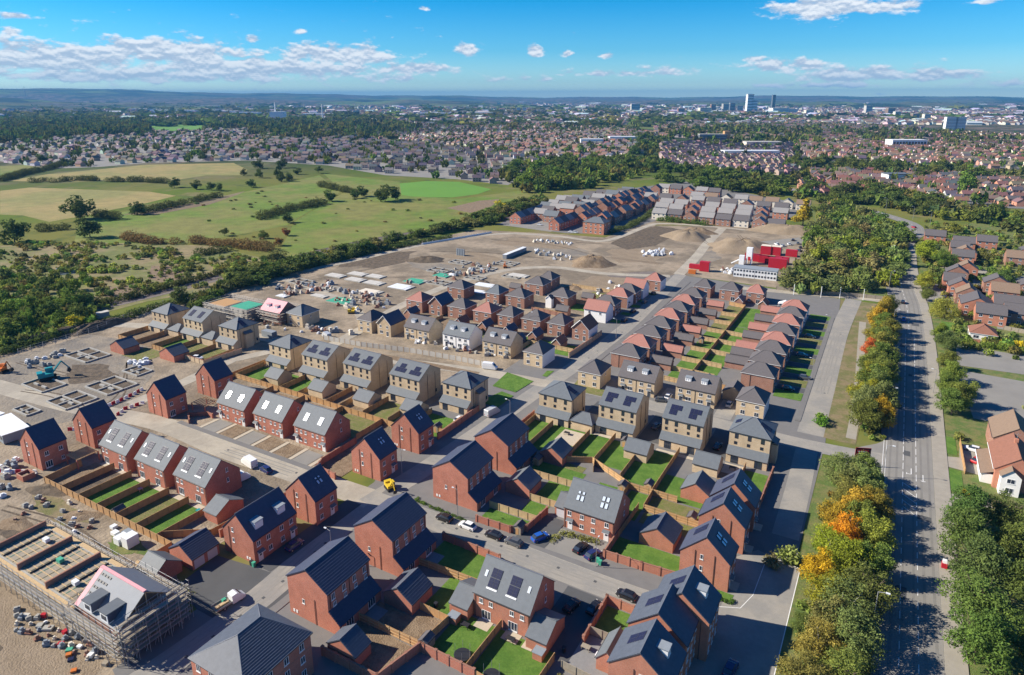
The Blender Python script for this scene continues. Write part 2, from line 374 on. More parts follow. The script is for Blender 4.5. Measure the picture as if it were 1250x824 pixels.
def window(rt, face, u, z, w, h, st, W, D, out=0.0, name='window'):
 x, y = fpos(face, u, W, D, out)
 o = obj(name, frame_mesh(w, h, st), rt, (x, y, z), FROT[face]); obj('pane', pane_mesh(w, h), o); return o
def door(rt, face, u, W, D, m='door_white', w=1.0, out=0.0, canopy=True, z=0.05):
 x, y = fpos(face, u, W, D, out)
 def f():
  b = MB(); b.box(-w / 2, w / 2, -.06, .02, 0, 2.1, m); b.box(-w / 2 - .08, -w / 2, -.05, .02, 0, 2.18, 'trim_white'); b.box(w / 2, w / 2 + .08, -.05, .02, 0, 2.18, 'trim_white')
  b.box(-w / 2, w / 2, -.05, .02, 2.1, 2.18, 'trim_white'); b.box(-.25, .25, -.07, -.062, 1.25, 1.8, 'glass'); return b.mesh('door')
 o = obj('door', cached(('door', m, w), f), rt, (x, y, z), FROT[face])
 if canopy:
  def c():
   b = MB(); b.poly([(-.8, -.75, 2.35), (.8, -.75, 2.35), (.8, 0, 2.75), (-.8, 0, 2.75)], 'slate_grey'); b.box(-.8, .8, -.75, 0, 2.25, 2.34, 'trim_white'); return b.mesh('door_canopy')
  obj('canopy', cached('canopy', c), o)
 return o
def roof_plane(b, eL, eR, tR, tL, m, course=0.0, step=.035):
 eL, eR, tR, tL = map(Vector, (eL, eR, tR, tL))
 n = (eR - eL).cross(tL - eL if (tL - eL).length > 0 else tR - eL).normalized()
 if n.z < 0: n = -n
 if not course: b.poly([eL, eR, tR, tL] if (tL - tR).length > .01 else [eL, eR, tR], m); return
 course *= 1.45; step = .08; k = max(2, int((tL - eL).length / course))
 for i in range(k):
  a0, a1 = eL.lerp(tL, i / k), eL.lerp(tL, (i + 1) / k); c0, c1 = eR.lerp(tR, i / k), eR.lerp(tR, (i + 1) / k)
  b.poly([a0 + n * step, c0 + n * step, c1, a1] if (a1 - c1).length > .01 else [a0 + n * step, c0 + n * step, c1], m)
  b.poly([a0, c0, c0 + n * step, a0 + n * step], m)
TH = .14
def gable_parts(rt, w, d, ze, zr, axis, wallm, roofm, ov=.25, og=.12, course=0.0, cap='ridge_tile', barge=None, gutter='trim_dark'):
 """walls, roof, ridge and gutters of a gabled block; ridge along axis"""
 a, l = (w, d) if axis == 'y' else (d, w)          # a: across the ridge, l: along it
 T = (lambda p, q, z: (p, q, z)) if axis == 'y' else (lambda p, q, z: (-q, p, z))
 s = (zr - ze) / (a / 2)
 b = MB()
 for q, fl in ((-l / 2, 0), (l / 2, 1)):
  P = [T(-a / 2, q, 0), T(a / 2, q, 0), T(a / 2, q, ze), T(0, q, zr), T(-a / 2, q, ze)]
  b.poly(P if not fl else P[::-1], wallm)
 for p, fl in ((-a / 2, 1), (a / 2, 0)):
  P = [T(p, -l / 2, 0), T(p, l / 2, 0), T(p, l / 2, ze), T(p, -l / 2, ze)]; b.poly(P if not fl else P[::-1], wallm)
 wl = obj('wall', b, rt)
 b = MB(); e = a / 2 + ov; z = ze - s * ov; q0, q1 = -l / 2 - og, l / 2 + og
 for sg in (-1, 1):
  E0, E1, T0, T1 = T(sg * e, q0, z + TH), T(sg * e, q1, z + TH), T(0, q0, zr + TH), T(0, q1, zr + TH)
  if sg > 0: roof_plane(b, E0, E1, T1, T0, roofm, course)
  else: roof_plane(b, E1, E0, T0, T1, roofm, course)
  e0, e1, t0, t1 = T(sg * e, q0, z), T(sg * e, q1, z), T(0, q0, zr), T(0, q1, zr)
  b.poly([e0, t0, t1, e1], roofm); b.poly([e0, e1, E1, E0], 'trim_dark')
  for A, B_, Cc, Dd in ((e0, t0, T0, E0), (e1, t1, T1, E1)): b.poly([A, B_, Cc, Dd], barge or roofm)
 rf = obj('roof', b, rt)
 b = MB(); b.bar(T(0, q0, zr + TH + .02), T(0, q1, zr + TH + .02), .12, cap, 6); obj('ridge', b, rf)
 for sg in (-1, 1): obj('gutter', MB().bar(T(sg * (e + .05), q0 + .05, z + .05), T(sg * (e + .05), q1 - .05, z + .05), .07, gutter, 4), rf)
 if barge:
  b = MB()
  for q in (q0 - .02, q1 + .02):
   for sg in (-1, 1): b.bar(T(sg * e, q, z + .02), T(0, q, zr + .02), .11, barge, 4)
  obj('bargeboard', b, rf)
 return wl, rf
def hip_parts(rt, w, d, ze, zr, wallm, roofm, ridge=0.0, axis='x', ov=.3, course=0.0, cap='ridge_tile', gutter='trim_dark'):
 """ridge: length of the ridge (0 = pyramid) along axis"""
 b = MB(); b.box(-w / 2, w / 2, -d / 2, d / 2, 0, ze, wallm, skip='tb'); wl = obj('wall', b, rt)
 X, Y = w / 2 + ov, d / 2 + ov; h = ridge / 2
 z = ze + .05
 c = [(-X, -Y, z), (X, -Y, z), (X, Y, z), (-X, Y, z)]
 r0, r1 = ((-h, 0, zr), (h, 0, zr)) if axis == 'x' else ((0, -h, zr), (0, h, zr))
 b = MB()
 if axis == 'x':
  pl = [(c[0], c[1], r1, r0), (c[1], c[2], r1, r1), (c[2], c[3], r0, r1), (c[3], c[0], r0, r0)]
 else:
  pl = [(c[0], c[1], r0, r0), (c[1], c[2], r1, r0), (c[2], c[3], r1, r1), (c[3], c[0], r0, r1)]
 for p in pl: roof_plane(b, *p, roofm, course)
 b.poly([(x, y, z - .16) for x, y, _ in c][::-1], 'trim_white' if gutter == 'trim_white' else 'trim_dark')
 for i in range(4): A, B_ = c[i], c[(i + 1) % 4]; b.poly([(A[0], A[1], z - .16), (B_[0], B_[1], z - .16), B_, A], gutter)
 rf = obj('roof', b, rt)
 b = MB()
 near = lambda q: r0 if (Vector(q) - Vector(r0)).length < (Vector(q) - Vector(r1)).length else r1
 for q in c: b.bar((q[0] * .985, q[1] * .985, z + .03), (near(q)[0], near(q)[1], zr + .03), .09, cap, 5)
 if ridge: b.bar((*r0[:2], zr + .03), (*r1[:2], zr + .03), .1, cap, 5)
 obj('hip_tiles', b, rf)
 return wl, rf
def on_slope(face, u, v, w, d, ze, zr, up=.2, axis=None):
 """point on the roof above the face's eave: u along it, v metres up the slope; and the slope's rotation"""
 a = d if face in 'sn' else w
 sl = math.atan2(zr - ze, a / 2); off = -a / 2 + v * math.cos(sl); z = ze + v * math.sin(sl) + up
 x, y = {'s': (u, off), 'n': (-u, -off), 'e': (-off, u), 'w': (off, -u)}[face]
 return (x, y, z), (sl, 0, FROT[face])
def slope_obj(name, me, rt, face, u, v, w, d, ze, zr, up=.16):
 loc, rot = on_slope(face, u, v, w, d, ze, zr, up); o = obj(name, me, rt, loc); o.rotation_euler = rot; return o
def panel_mesh():
 def f():
  b = MB(); b.box(-.5, .5, 0, 1.65, 0, .05, 'solar_frame')
  for i in range(2):
   for j in range(3): b.box(-.47 + i * .48, -.01 + i * .48, .03 + j * .535, .545 + j * .535, .05, .056, 'solar_cell')
  return b.mesh('solar_panel')
 return cached('panel', f)
def solar_array(rt, face, cells, W, D, ze, zr, pale=False):
 """cells: list of (u, v) lower-left of each panel"""
 for u, v in cells: slope_obj('solar_panel', panel_mesh(), rt, face, u, v, W, D, ze, zr, .2)
def tray(rt, face, u, v, wd, W, D, ze, zr):
 def f(): b = MB(); b.box(-wd / 2, wd / 2, 0, .28, 0, .06, 'plastic_white'); return b.mesh('flashing')
 slope_obj('flashing', cached(('tray', wd), f), rt, face, u, v, W, D, ze, zr, .18)
def velux(rt, face, u, v, W, D, ze, zr, w=.85, h=1.3, bright=False):
 def f():
  b = MB(); b.box(-w / 2, w / 2, 0, h, 0, .09, 'trim_dark' if not bright else 'plastic_white'); return b.mesh('roof_window')
 def p():
  b = MB(); b.box(-w / 2 + .07, w / 2 - .07, .07, h - .07, .09, .10, 'velux_glass'); return b.mesh('pane')
 o = slope_obj('roof_window', cached(('vel', w, h, bright), f), rt, face, u, v, W, D, ze, zr, .16); obj('pane', cached(('velp', w, h), p), o)
def dormer(rt, face, u, v, W, D, ze, zr, w=1.9, h=1.5, roofm='lead', wallm='plastic_white', pitched=False):
 loc, rot = on_slope(face, u, v, W, D, ze, zr, 0.0); sl = rot[0]; L = h / math.tan(sl) + .2
 def f():
  b = MB(); b.box(-w / 2, w / 2, 0, L, -.2, h, wallm, skip='b'); return b.mesh('dormer')
 def r_():
  b = MB()
  if pitched:
   for sg in (-1, 1): b.poly([(sg * (w / 2 + .15), -.2, h - .05), (sg * (w / 2 + .15), L, h - .05), (0, L + .4, h + .55), (0, -.2, h + .55)], roofm)
   b.poly([(-w / 2 - .15, -.19, h - .05), (w / 2 + .15, -.19, h - .05), (0, -.19, h + .53)], wallm)
  else: b.box(-w / 2 - .12, w / 2 + .12, -.15, L + .2, h, h + .14, roofm)
  return b.mesh('dormer_roof')
 o = obj('dormer', cached(('dor', w, h, round(L, 2), wallm), f), rt, loc, rot[2])
 obj('dormer_roof', cached(('dorr', w, h, round(L, 2), roofm, wallm, pitched), r_), o)
 fr = obj('window', frame_mesh(w - .5, h - .45, 'case'), o, (0, -.03, .25)); return o
def downpipe(rt, face, u, z1, W, D, m='trim_dark', z0=.1):
 def f(): b = MB(); b.bar((0, -.08, z0), (0, -.08, z1), .055, m, 5); b.bar((0, -.08, z1), (0, .1, z1 + .12), .055, m, 4); return b.mesh('downpipe')
 x, y = fpos(face, u, W, D); obj('downpipe', cached(('dp', z0, z1, m), f), rt, (x, y, 0), FROT[face])
def box_on(rt, name, face, u, z, w, h, dp, m, W, D, out=0.0):
 def f(): b = MB(); b.box(-w / 2, w / 2, -dp, .01, 0, h, m); return b.mesh(name)
 x, y = fpos(face, u, W, D, out); obj(name, cached((name, w, h, dp, m), f), rt, (x, y, z), FROT[face])
def meters(rt, face, u, W, D):
 for k in (0, .75): box_on(rt, 'meter_box', face, u + k, .6, .42, .6, .06, 'trim_white', W, D)
def leanto(rt, face, W, D, depth, z0, z1, wallm, roofm, length=None, u=0.0, course=0.0):
 L = (length or (W if face in 'sn' else D)) / 2
 b = MB(); b.box(-L, L, -depth, 0, 0, z0, wallm, skip='tbn')
 for s in (-1, 1):
  P = [(s * L, -depth, z0), (s * L, 0, z0), (s * L, 0, z1)]; b.poly(P if s > 0 else P[::-1], wallm)
 x, y = fpos(face, u, W, D); o = obj('lean_to', b, rt, (x, y, 0), FROT[face])
 b = MB(); sl = (z1 - z0) / depth; q = .25
 roof_plane(b, (-L - .08, -depth - q, z0 - sl * q + .1), (L + .08, -depth - q, z0 - sl * q + .1), (L + .08, 0, z1 + .1), (-L - .08, 0, z1 + .1), roofm, course)
 b.poly([(-L - .08, -depth - q, z0 - sl * q), (L + .08, -depth - q, z0 - sl * q), (L + .08, -depth - q, z0 - sl * q + .1), (-L - .08, -depth - q, z0 - sl * q + .1)], 'trim_dark')
 for s in (-1, 1): b.poly([(s * (L + .08), -depth - q, z0 - sl * q), (s * (L + .08), 0, z1), (s * (L + .08), 0, z1 + .1), (s * (L + .08), -depth - q, z0 - sl * q + .1)], 'trim_dark')
 obj('lean_to_roof', b, o); return o

# ---------------------------------------------------------------- house types (each: a root at the middle of its plan)
def t_catslide(course=.34, w=10.0, d=11.0, rm='slate_navy'):
 r = root('brick_house', 0, 0); ze, zr = 8.0, 11.1
 gable_parts(r, w, d, ze, zr, 'y', 'brick_red', rm, course=course)
 leanto(r, 'e', w, d, 2.5, 2.35, 4.3, 'brick_red', rm, course=course)
 for i in range(4):
  u = -4.1 + i * 2.73
  window(r, 'e', u, 6.0, .85, 1.35, 'case', w, d); window(r, 'e', u + .25, 4.5, .75, .9, 'case', w, d)
 for u in (-2.9, 2.9): window(r, 'e', u, .1, 1.9, 2.1, 'french', w, d, 2.5, 'french_window')
 window(r, 's', -1.2, 3.5, .55, .95, 'small', w, d); meters(r, 's', -3.9, w, d); downpipe(r, 's', 1.7, 5.4, w, d)
 for u in (-4.9, 0, 4.9): downpipe(r, 'e', u, 7.7, w, d, z0=4.6)
 for i in range(4): window(r, 'w', -4.1 + i * 2.73, 5.4, .85, 1.3, 'case', w, d)
 return finish(r)
def t_semi_x(kind, course=0.0, w=11.8, d=9.6):
 """red brick semi, ridge across; kind solar_pale / bright / solar_dark / velux"""
 r = root('brick_house', 0, 0); ze, zr = 5.35, 9.9; dark = kind in ('solar_dark', 'velux')
 gable_parts(r, w, d, ze, zr, 'x', 'brick_rust' if dark else 'brick_red', 'slate_grey' if dark else 'slate_pale', course=course)
 W, D = w, d; q = (W, D, ze, zr)
 if kind in ('solar_pale', 'solar_dark'):
  for u in ((-4.3, -2.2, 2.2, 4.3) if dark else (-4.7, -3.1, 2.9, 4.5)): window(r, 's', u if dark else u, 3.4, .8, 1.05, 'case', W, D)
  for u in ((-3.2, 2.4) if dark else (-3.7, 2.6)): window(r, 's', u, .1, 1.9, 2.05, 'french', W, D, 0, 'french_window')
  n = 2
  for c in ((-3.0, 2.1) if not dark else (-2.6, 1.5)):
   solar_array(r, 's', [(c + i * 1.04 - .5, 1.5 + j * 1.72) for i in range(n) for j in range(2)], *q); tray(r, 's', c, 1.1, 2.2, *q)
  for u in ((-4.9, 4.9) if not dark else (-4.6, 4.4)): velux(r, 's', u, 3.0, *q, w=.5, h=1.1, bright=True)
  for u in (-5.6, 5.6): downpipe(r, 's', u, 5.1, W, D)
 elif kind == 'bright':
  for u in (-4.9, -3.2, -1.5, 1.2, 2.9, 4.9): window(r, 's', u, 3.4, .7, .95, 'case', W, D)
  for u in (-3.6, -1.8, 1.8, 3.4): window(r, 's', u, .9, .8, 1.05, 'case', W, D)
  for u in (-5.1, 5.1): door(r, 's', u, W, D, 'door_white')
  for u in (-2.9, 2.5):
   for k in (0, .72): velux(r, 's', u + k - .3, 1.7, *q, w=.68, h=2.3, bright=True)
 else:
  for u in (-4.6, -1.6, 1.1, 4.2): window(r, 's', u, 3.4, .9, 1.15, 'case', W, D)
  for u in (-1.6, 1.1): window(r, 's', u, 1.0, .9, 1.1, 'case', W, D)
  for u in (-4.4, 4.2): door(r, 's', u, W, D, 'door_white')
  for u in (-2.9, 2.8):
   for k in (-.5, .5): velux(r, 's', u + k, 1.9, *q, w=.75, h=1.25)
   for k in (-.5, .5): velux(r, 's', u + k, 3.4, *q, w=.6 if u < 0 else .75, h=.7 if u < 0 else 1.1)
  for u in (-5.7, 5.7): downpipe(r, 's', u, 5.1, W, D)
 for z in (3.5, 6.2): window(r, 'e', 1.2, z, .6, 1.1, 'small', W, D)
 for u in (-4, 0, 4): window(r, 'n', u, 3.3, 1.1, 1.2, 'case', W, D)
 return finish(r)
def t_narrow(kind='plain', course=0.0, w=9.3, d=6.7):
 r = root('brick_house', 0, 0); ze, zr = 6.3, 10.8; q = (w, d, ze, zr)
 gable_parts(r, w, d, ze, zr, 'y', 'brick_red' if kind != 'solar' else 'brick_rust', 'slate_navy', course=course)
 for z in (3.4, 6.0): window(r, 's', -.6 if kind == 'solar' else -1.0, z - .4, .6, 1.1, 'small', w, d)
 for u in (-1.9, 1.9): downpipe(r, 's', u, 7.2, w, d)
 if kind == 'solar':
  solar_array(r, 'w', [(-1.6 + i * 1.04, 2.0 + j * 1.7) for i in range(2) for j in range(2)], *q)
  for v in (2.2,):
   for k in (-.5, .5): velux(r, 'e', .2 + k, v, *q, w=.75, h=1.2); velux(r, 'e', .2 + k, v + 1.5, *q, w=.75, h=1.2)
  for u in (-2.0, 1.8): window(r, 'e', u, 3.6, .9, 1.2, 'case', w, d)
  window(r, 'e', 1.4, .9, 1.5, 1.2, 'case', w, d); door(r, 'e', -1.6, w, d); box_on(r, 'porch_slab', 'e', -1.0, 0.02, 2.6, .18, 1.6, 'paving_slab', w, d)
 else:
  for u in (-1.7, 1.7): window(r, 'e', u, 3.7, 1.0, 1.2, 'case', w, d)
  if kind == 'plain':
   window(r, 'e', -1.6, .1, 1.7, 2.05, 'french', w, d, 0, 'french_window'); window(r, 'e', 1.9, 1.0, .8, 1.0, 'case', w, d)
  else:
   window(r, 'e', -1.7, .95, 1.0, 1.2, 'case', w, d); door(r, 'e', 1.6, w, d); meters(r, 's', -3.6, w, d)
   for k in (-.45, .45): velux(r, 'e', .5 + k, 2.6, *q, w=.6, h=1.0); velux(r, 'e', .5 + k, 3.9, *q, w=.6, h=.5)
 return finish(r)
def t_dormer_y(w=9.3, d=11.4):
 r = root('brick_house', 0, 0); ze, zr = 5.7, 10.3; q = (w, d, ze, zr)
 gable_parts(r, w, d, ze, zr, 'y', 'brick_red', 'slate_navy', course=0.0)
 for u in (-3.0, 2.9): dormer(r, 'e', u, 1.5, *q, w=2.0, h=1.7, roofm='lead')
 for u in (-4.4, -1.9, 1.6, 4.2): window(r, 'e', u, 3.7, .95, 1.2, 'case', w, d)
 for u in (-1.6, 1.7): window(r, 'e', u, 1.0, 1.0, 1.2, 'case', w, d)
 for u in (-4.2, 4.4): door(r, 'e', u, w, d)
 for z in (3.2, 5.7): window(r, 's', -1.5, z, .55, 1.0, 'small', w, d)
 downpipe(r, 's', -2.7, 6.6, w, d); meters(r, 's', 2.4, w, d)
 return finish(r)
def t_buff_hip(w=10.3, d=10.0, block=False, sp=1, solarw=False):
 r = root('buff_brick_house', 0, 0); ze, zr = 8.0, 10.9
 hip_parts(r, w, d, ze, zr, 'brick_buff', 'slate_grey', ridge=.8, axis='x')
 leanto(r, 's', w, d, 2.1, 2.5, 3.9, 'brick_buff', 'slate_grey')
 for u in (-3.3, 0, 3.3): window(r, 's', u, 6.2, .9, 1.35, 'dark', w, d)
 for u in (-3.3, 0, 3.3): window(r, 's', u - .1, 4.5, .8, .85, 'dark', w, d)
 for u in (-3.0, 3.0): window(r, 's', u, .1, 1.9, 2.05, 'dfrench', w, d, 2.1, 'french_window')
 q = (w, d, ze, zr)
 for i in range(2): 
  for j in range(2): slope_obj('solar_panel', panel_mesh(), r, 'e', -1.4 + i * 1.04, .9 + j * 1.5, w + .6, d + .6, ze, zr + .05, .14)
 if solarw:
  for i in range(2): slope_obj('solar_panel', panel_mesh(), r, 'w', -.5 + i * 1.04, .9, w + .6, d + .6, ze, zr + .05, .14)
 if block:
  b = MB(); b.box(-1.7, 1.7, -1.4, 0, 0, 5.9, 'brick_buff', skip='tbn'); o = obj('stair_bay', b, r, (w / 2, -.6, 0), math.pi / 2)
  b = MB(); roof_plane(b, (-1.85, -1.6, 5.75), (1.85, -1.6, 5.75), (1.85, 0, 6.5), (-1.85, 0, 6.5), 'slate_grey'); b.box(-1.85, 1.85, -1.6, 0, 5.6, 5.74, 'trim_dark'); obj('bay_roof', b, o)
 downpipe(r, 'e', -3.6, 7.8, w, d); downpipe(r, 'e', 2.8, 7.8, w, d)
 window(r, 'e', 3.9, 1.0, .8, 1.2, 'dark', w, d)
 return finish(r)
def t_buff_semi(lay='L', w=11.6, d=11.4):
 r = root('buff_brick_house', 0, 0); ze, zr = 8.0, 11.2; q = (w, d, ze, zr)
 gable_parts(r, w, d, ze, zr, 'x', 'brick_buff', 'slate_grey' if lay != 'M' else 'slate_pale')
 leanto(r, 's', w, d, 2.1, 2.5, 3.9, 'brick_buff', 'slate_grey')
 for u in (-4.4, -1.7, 1.7, 4.4): window(r, 's', u, 6.1, .85, 1.35, 'dark', w, d); window(r, 's', u, 4.5, .7, .85, 'dark', w, d)
 for u in (-3.2, 3.2): window(r, 's', u, .1, 1.9, 2.05, 'dfrench', w, d, 2.1, 'french_window')
 if lay == 'K': cells = [(0, 0), (1, 0), (0, 1), (1, 1), (2, 1)]
 elif lay == 'M': cells = [(0, 0), (1, 0), (0, 1), (1, 1)]
 else: cells = [(0, 0), (1, 0), (2, 0), (3, 0), (1, 1), (2, 1)]
 ch = 1.72 if lay != 'L' else 1.72
 for c in ((-4.3, 1.1) if lay != 'L' else (-4.9, .8)):
  solar_array(r, 's', [(c + i * 1.04 + .5, 1.3 + j * ch) for i, j in cells], *q)
 downpipe(r, 'e', -1.5, 8.6, w, d); downpipe(r, 'e', 2.5, 8.2, w, d); window(r, 'e', 3.0, 1.0, .7, 1.1, 'dark', w, d)
 return finish(r)
def simple_windows(r, face, us, zs, w, h, W, D, st='case'):
 """windows of the houses farther off: frame and pane in one mesh"""
 def f():
  b = MB(); b.box(-w / 2, w / 2, -.05, .02, 0, h, 'trim_white'); k = 2 if w > .9 else 1; n = 2 if h > 1.6 else 1
  for i in range(k):
   a = -w / 2 + .07 + i * (w - .07) / k; b.box(a, a + (w - .07) / k - .07, -.056, -.05, .08, h - .08, 'glass')
  b.box(-w / 2 - .08, w / 2 + .08, -.1, .0, -.1, -.002, 'trim_white'); return b.mesh('window')
 me = cached(('sw', w, h), f)
 for u in us:
  for z in zs: x, y = fpos(face, u, W, D); obj('window', me, r, (x, y, z), FROT[face])
def t_small_semi(wall='brick_buff', w=12.2, d=9.4):
 r = root('dormer_house', 0, 0); ze, zr = 5.2, 8.9; q = (w, d, ze, zr)
 gable_parts(r, w, d, ze, zr, 'x', wall, 'slate_grey' if wall == 'render_white' else 'tile_brown_grey', gutter='trim_dark')
 for u in (-2.8, 2.2): dormer(r, 's', u, 2.2, *q, w=1.9, h=1.35, roofm='lead')
 simple_windows(r, 's', (-4.6, -2.0, 1.8, 4.4), (3.3,), 1.2, 1.15, w, d); simple_windows(r, 's', (-2.0, 1.8), (.9,), 1.7, 1.3, w, d)
 for u in (-4.4, 4.4): door(r, 's', u, w, d, 'door_dark')
 downpipe(r, 's', 0, 5.0, w, d)
 return finish(r)
def t_small_hip(wall='brick_brown', roofm='tile_brown_grey', w=8.8, d=9.2, front='french', ridge=1.2, axis='x', ewhite=False, zr=8.3):
 r = root('hip_roof_house', 0, 0); ze = 5.2
 wl, rf = hip_parts(r, w, d, ze, zr, wall, roofm, ridge=ridge, axis=axis, cap=roofm, gutter='trim_white' if front != 'dark' else 'trim_dark')
 if front == 'french':
  simple_windows(r, 's', (-w * .3, w * .22), (3.4,), 1.3, 1.1, w, d); simple_windows(r, 's', (w * .22,), (.1,), 1.9, 2.1, w, d); simple_windows(r, 's', (-w * .3,), (1.0,), 1.1, 1.1, w, d)
 elif front == 'two':
  simple_windows(r, 's', (-w * .25, w * .25), (3.4,), 1.1, 1.1, w, d); simple_windows(r, 's', (-w * .25, w * .25), (.8,), 1.3, 1.4, w, d)
 elif front == 'side':
  simple_windows(r, 'e', (-d * .3, d * .25), (3.4,), 1.2, 1.1, w, d); simple_windows(r, 'e', (d * .25,), (.9,), 1.8, 1.4, w, d); door(r, 'e', -d * .25, w, d)
  downpipe(r, 's', -w * .22, 5.0, w, d, 'trim_dark')
 if ewhite:
  b = MB(); b.box(w / 2, w / 2 + .06, -d / 2 + .02, d / 2 - .02, .1, ze - .2, 'render_white'); obj('rendered_front', b, r)
 simple_windows(r, 'e', (0,), (3.4,), .6, 1.0, w, d)
 return finish(r)
def t_small_gable(wall='brick_brown', roofm='slate_navy', w=7.0, d=9.2, ewhite=False, axis='y', zr=8.6, barge='trim_white'):
 r = root('gable_house', 0, 0); ze = 5.2
 gable_parts(r, w, d, ze, zr, axis, wall, roofm, cap=roofm, barge=barge, ov=.3, og=.3)
 simple_windows(r, 's', (-w * .25, w * .25), (3.4,), 1.0, 1.1, w, d)
 if wall != 'render_white':
  simple_windows(r, 's', (-w * .2,), (.9,), 1.6, 1.3, w, d); simple_windows(r, 's', (w * .25,), (.1,), 1.2, 2.05, w, d)
 if ewhite:
  b = MB(); b.box(w / 2, w / 2 + .06, -d / 2 + .02, d / 2 - .02, .1, ze - .15, 'render_white'); obj('rendered_front', b, r)
 return finish(r)
def t_garage(wall='brick_red', roofm='slate_navy', w=6.6, d=6.2, axis='y', zr=4.6, ze=2.4, course=0.0, doors=None, barge=None):
 r = root('garage', 0, 0)
 gable_parts(r, w, d, ze, zr, axis, wall, roofm, course=course, cap='ridge_tile' if course else roofm, barge=barge, ov=.2)
 if doors:
  face, us = doors
  for u in us: box_on(r, 'garage_door', face, u, .03, 2.3, 2.05, .05, 'garage_door', w, d)
 return finish(r)
PROTO = {}
def place(key, fn, x, y, label, cat, group=None, name=None, rz=0.0, used=set()):
 """the first of a type is the prototype itself, the rest are copies of it and its parts"""
 if key not in PROTO: PROTO[key] = fn()
 p = PROTO[key]
 if key in used: o = copy_tree(p)
 else: used.add(key); o = p
 FIRST.append(1)
 o.location = (x, y, 0)
 if rz: o.rotation_euler = (0, 0, rz)
 return tag(o, label, cat, group)
FIRST = []
# ---------------------------------------------------------------- the land
def terrain():
 radii = [0, 60, 150, 300, 500, 800, 1200, 1800, 2600, 3500, 4500, 5500, 6500, 7500, 8500, 9500, 10500, 11500, 12500, 13500, 14500, 15500, 17000, 19000, 22000]
 nA = 360
 def hgt(r, az):
  if r < 3000: return 0.0
  a = math.degrees(az); k = min(1, max(0, (r - 3000) / 6000)); k = k * k * (3 - 2 * k)
  roll = 22 * math.sin(a * .21 + r * .0011) + 14 * math.sin(a * .57 + r * .0021 + 1.3) + 8 * math.sin(a * 1.3 - r * .0031)
  # skyline of the far hills: highest to the west of the picture
  q = (a + 90) % 360 - 90
  crest = 92 + 165 * math.exp(-((q + 66) / 16) ** 2) + 40 * math.exp(-((q + 42) / 12) ** 2) + 34 * math.exp(-((q + 6) / 9) ** 2) + 10 * math.sin(q * .5) + 6 * math.sin(q * 1.3 + 2) + 3 * math.sin(q * 3.1)
  f = math.exp(-((r - 15500) / 3600) ** 2) if r < 15500 else math.exp(-((r - 15500) / 9000) ** 2)
  f2 = .45 * math.exp(-((r - 9500) / 1500) ** 2)
  return max(0, k * (roll * (1 - f)) + crest * max(f, f2 * (.7 + .3 * math.sin(q * .35 + 1))) * 1.0)
 V, F = [], []
 V.append((0, 0, 0))
 for r in radii[1:]:
  for i in range(nA):
   az = 2 * math.pi * i / nA; V.append((r * math.sin(az), r * math.cos(az), hgt(r, az)))
 for i in range(nA): F.append((0, 1 + (i + 1) % nA, 1 + i))
 for k in range(len(radii) - 2):
  for i in range(nA):
   j = (i + 1) % nA; a = 1 + k * nA; b = a + nA; F.append((a + i, a + j, b + j, b + i))
 me = bpy.data.meshes.new('terrain'); me.from_pydata(V, [], F); me.update()
 m = bpy.data.materials.new('land'); m.use_nodes = True; g = N(m.node_tree)
 out = g.n('ShaderNodeOutputMaterial'); b = g.n('ShaderNodeBsdfPrincipled'); g.l(b.outputs[0], out.inputs[0]); b.inputs['Roughness'].default_value = 1; b.inputs['Specular IOR Level'].default_value = .05
 tc = g.n('ShaderNodeTexCoord'); geo = tc.outputs['Object']
 def noise(sc, det=6):
  n_ = g.n('ShaderNodeTexNoise'); g.l(geo, n_.inputs[0]); n_.inputs['Scale'].default_value = sc; n_.inputs['Detail'].default_value = det; n_.inputs['Roughness'].default_value = .6; return n_.outputs[0]
 near = g.mix(g.ss(noise(.006, 8), .42, .58), (.11, .155, .026), (.165, .165, .045)); near = g.mix(g.ss(noise(.02, 10), .52, .68), near, (.20, .17, .085)); near = g.mix(g.ss(noise(.05, 10), .5, .72), near, (.08, .11, .035))
 vo = g.n('ShaderNodeTexVoronoi'); g.l(geo, vo.inputs[0]); vo.inputs['Scale'].default_value = .0028
 vs = g.n('ShaderNodeSeparateColor'); g.l(vo.outputs['Color'], vs.inputs[0])
 fld = g.mix(g.ss(vs.outputs[0], .3, .7), (.05, .08, .025), (.12, .12, .05)); fld = g.mix(g.ss(vs.outputs[1], .55, .75), fld, (.13, .18, .05))
 fld = g.mix(g.ss(noise(.0012, 10), .42, .52), (.028, .042, .020), fld)                 # woods
 urb = g.mix(g.ss(noise(.012, 10), .45, .6), (.05, .06, .035), (.19, .14, .12))
 far = g.mix(g.ss(noise(.0003, 5), .47, .56), fld, urb)
 ps = g.n('ShaderNodeVectorMath', operation='LENGTH'); g.l(geo, ps.inputs[0])
 g.l(g.mix(g.ss(ps.outputs['Value'], 720, 1100), near, far), b.inputs['Base Color'])
 me.materials.append(m); o = bpy.data.objects.new('ground', me); COL.objects.link(o); tag(o, 'open land running out to the low blue hills', None, None, 'structure')
 for p in me.polygons: p.use_smooth = True
terrain()
def haze():
 # pale air that turns the far land blue; the sky stays outside
 b = MB(); b.box(-22500, 22500, -22500, 22500, -2, 310, 'glass'); me = b.mesh('haze'); me.materials.clear()
 m = bpy.data.materials.new('air'); m.use_nodes = True; g = N(m.node_tree); out = g.n('ShaderNodeOutputMaterial')
 v = g.n('ShaderNodeVolumePrincipled'); v.inputs['Color'].default_value = (.10, .36, .72, 1); v.inputs['Density'].default_value = 0.00007; v.inputs['Anisotropy'].default_value = 0.0
 g.l(v.outputs[0], out.inputs['Volume']); me.materials.append(m)
 tag(obj('haze', me), 'thin blue air over the land', None, None, 'stuff')
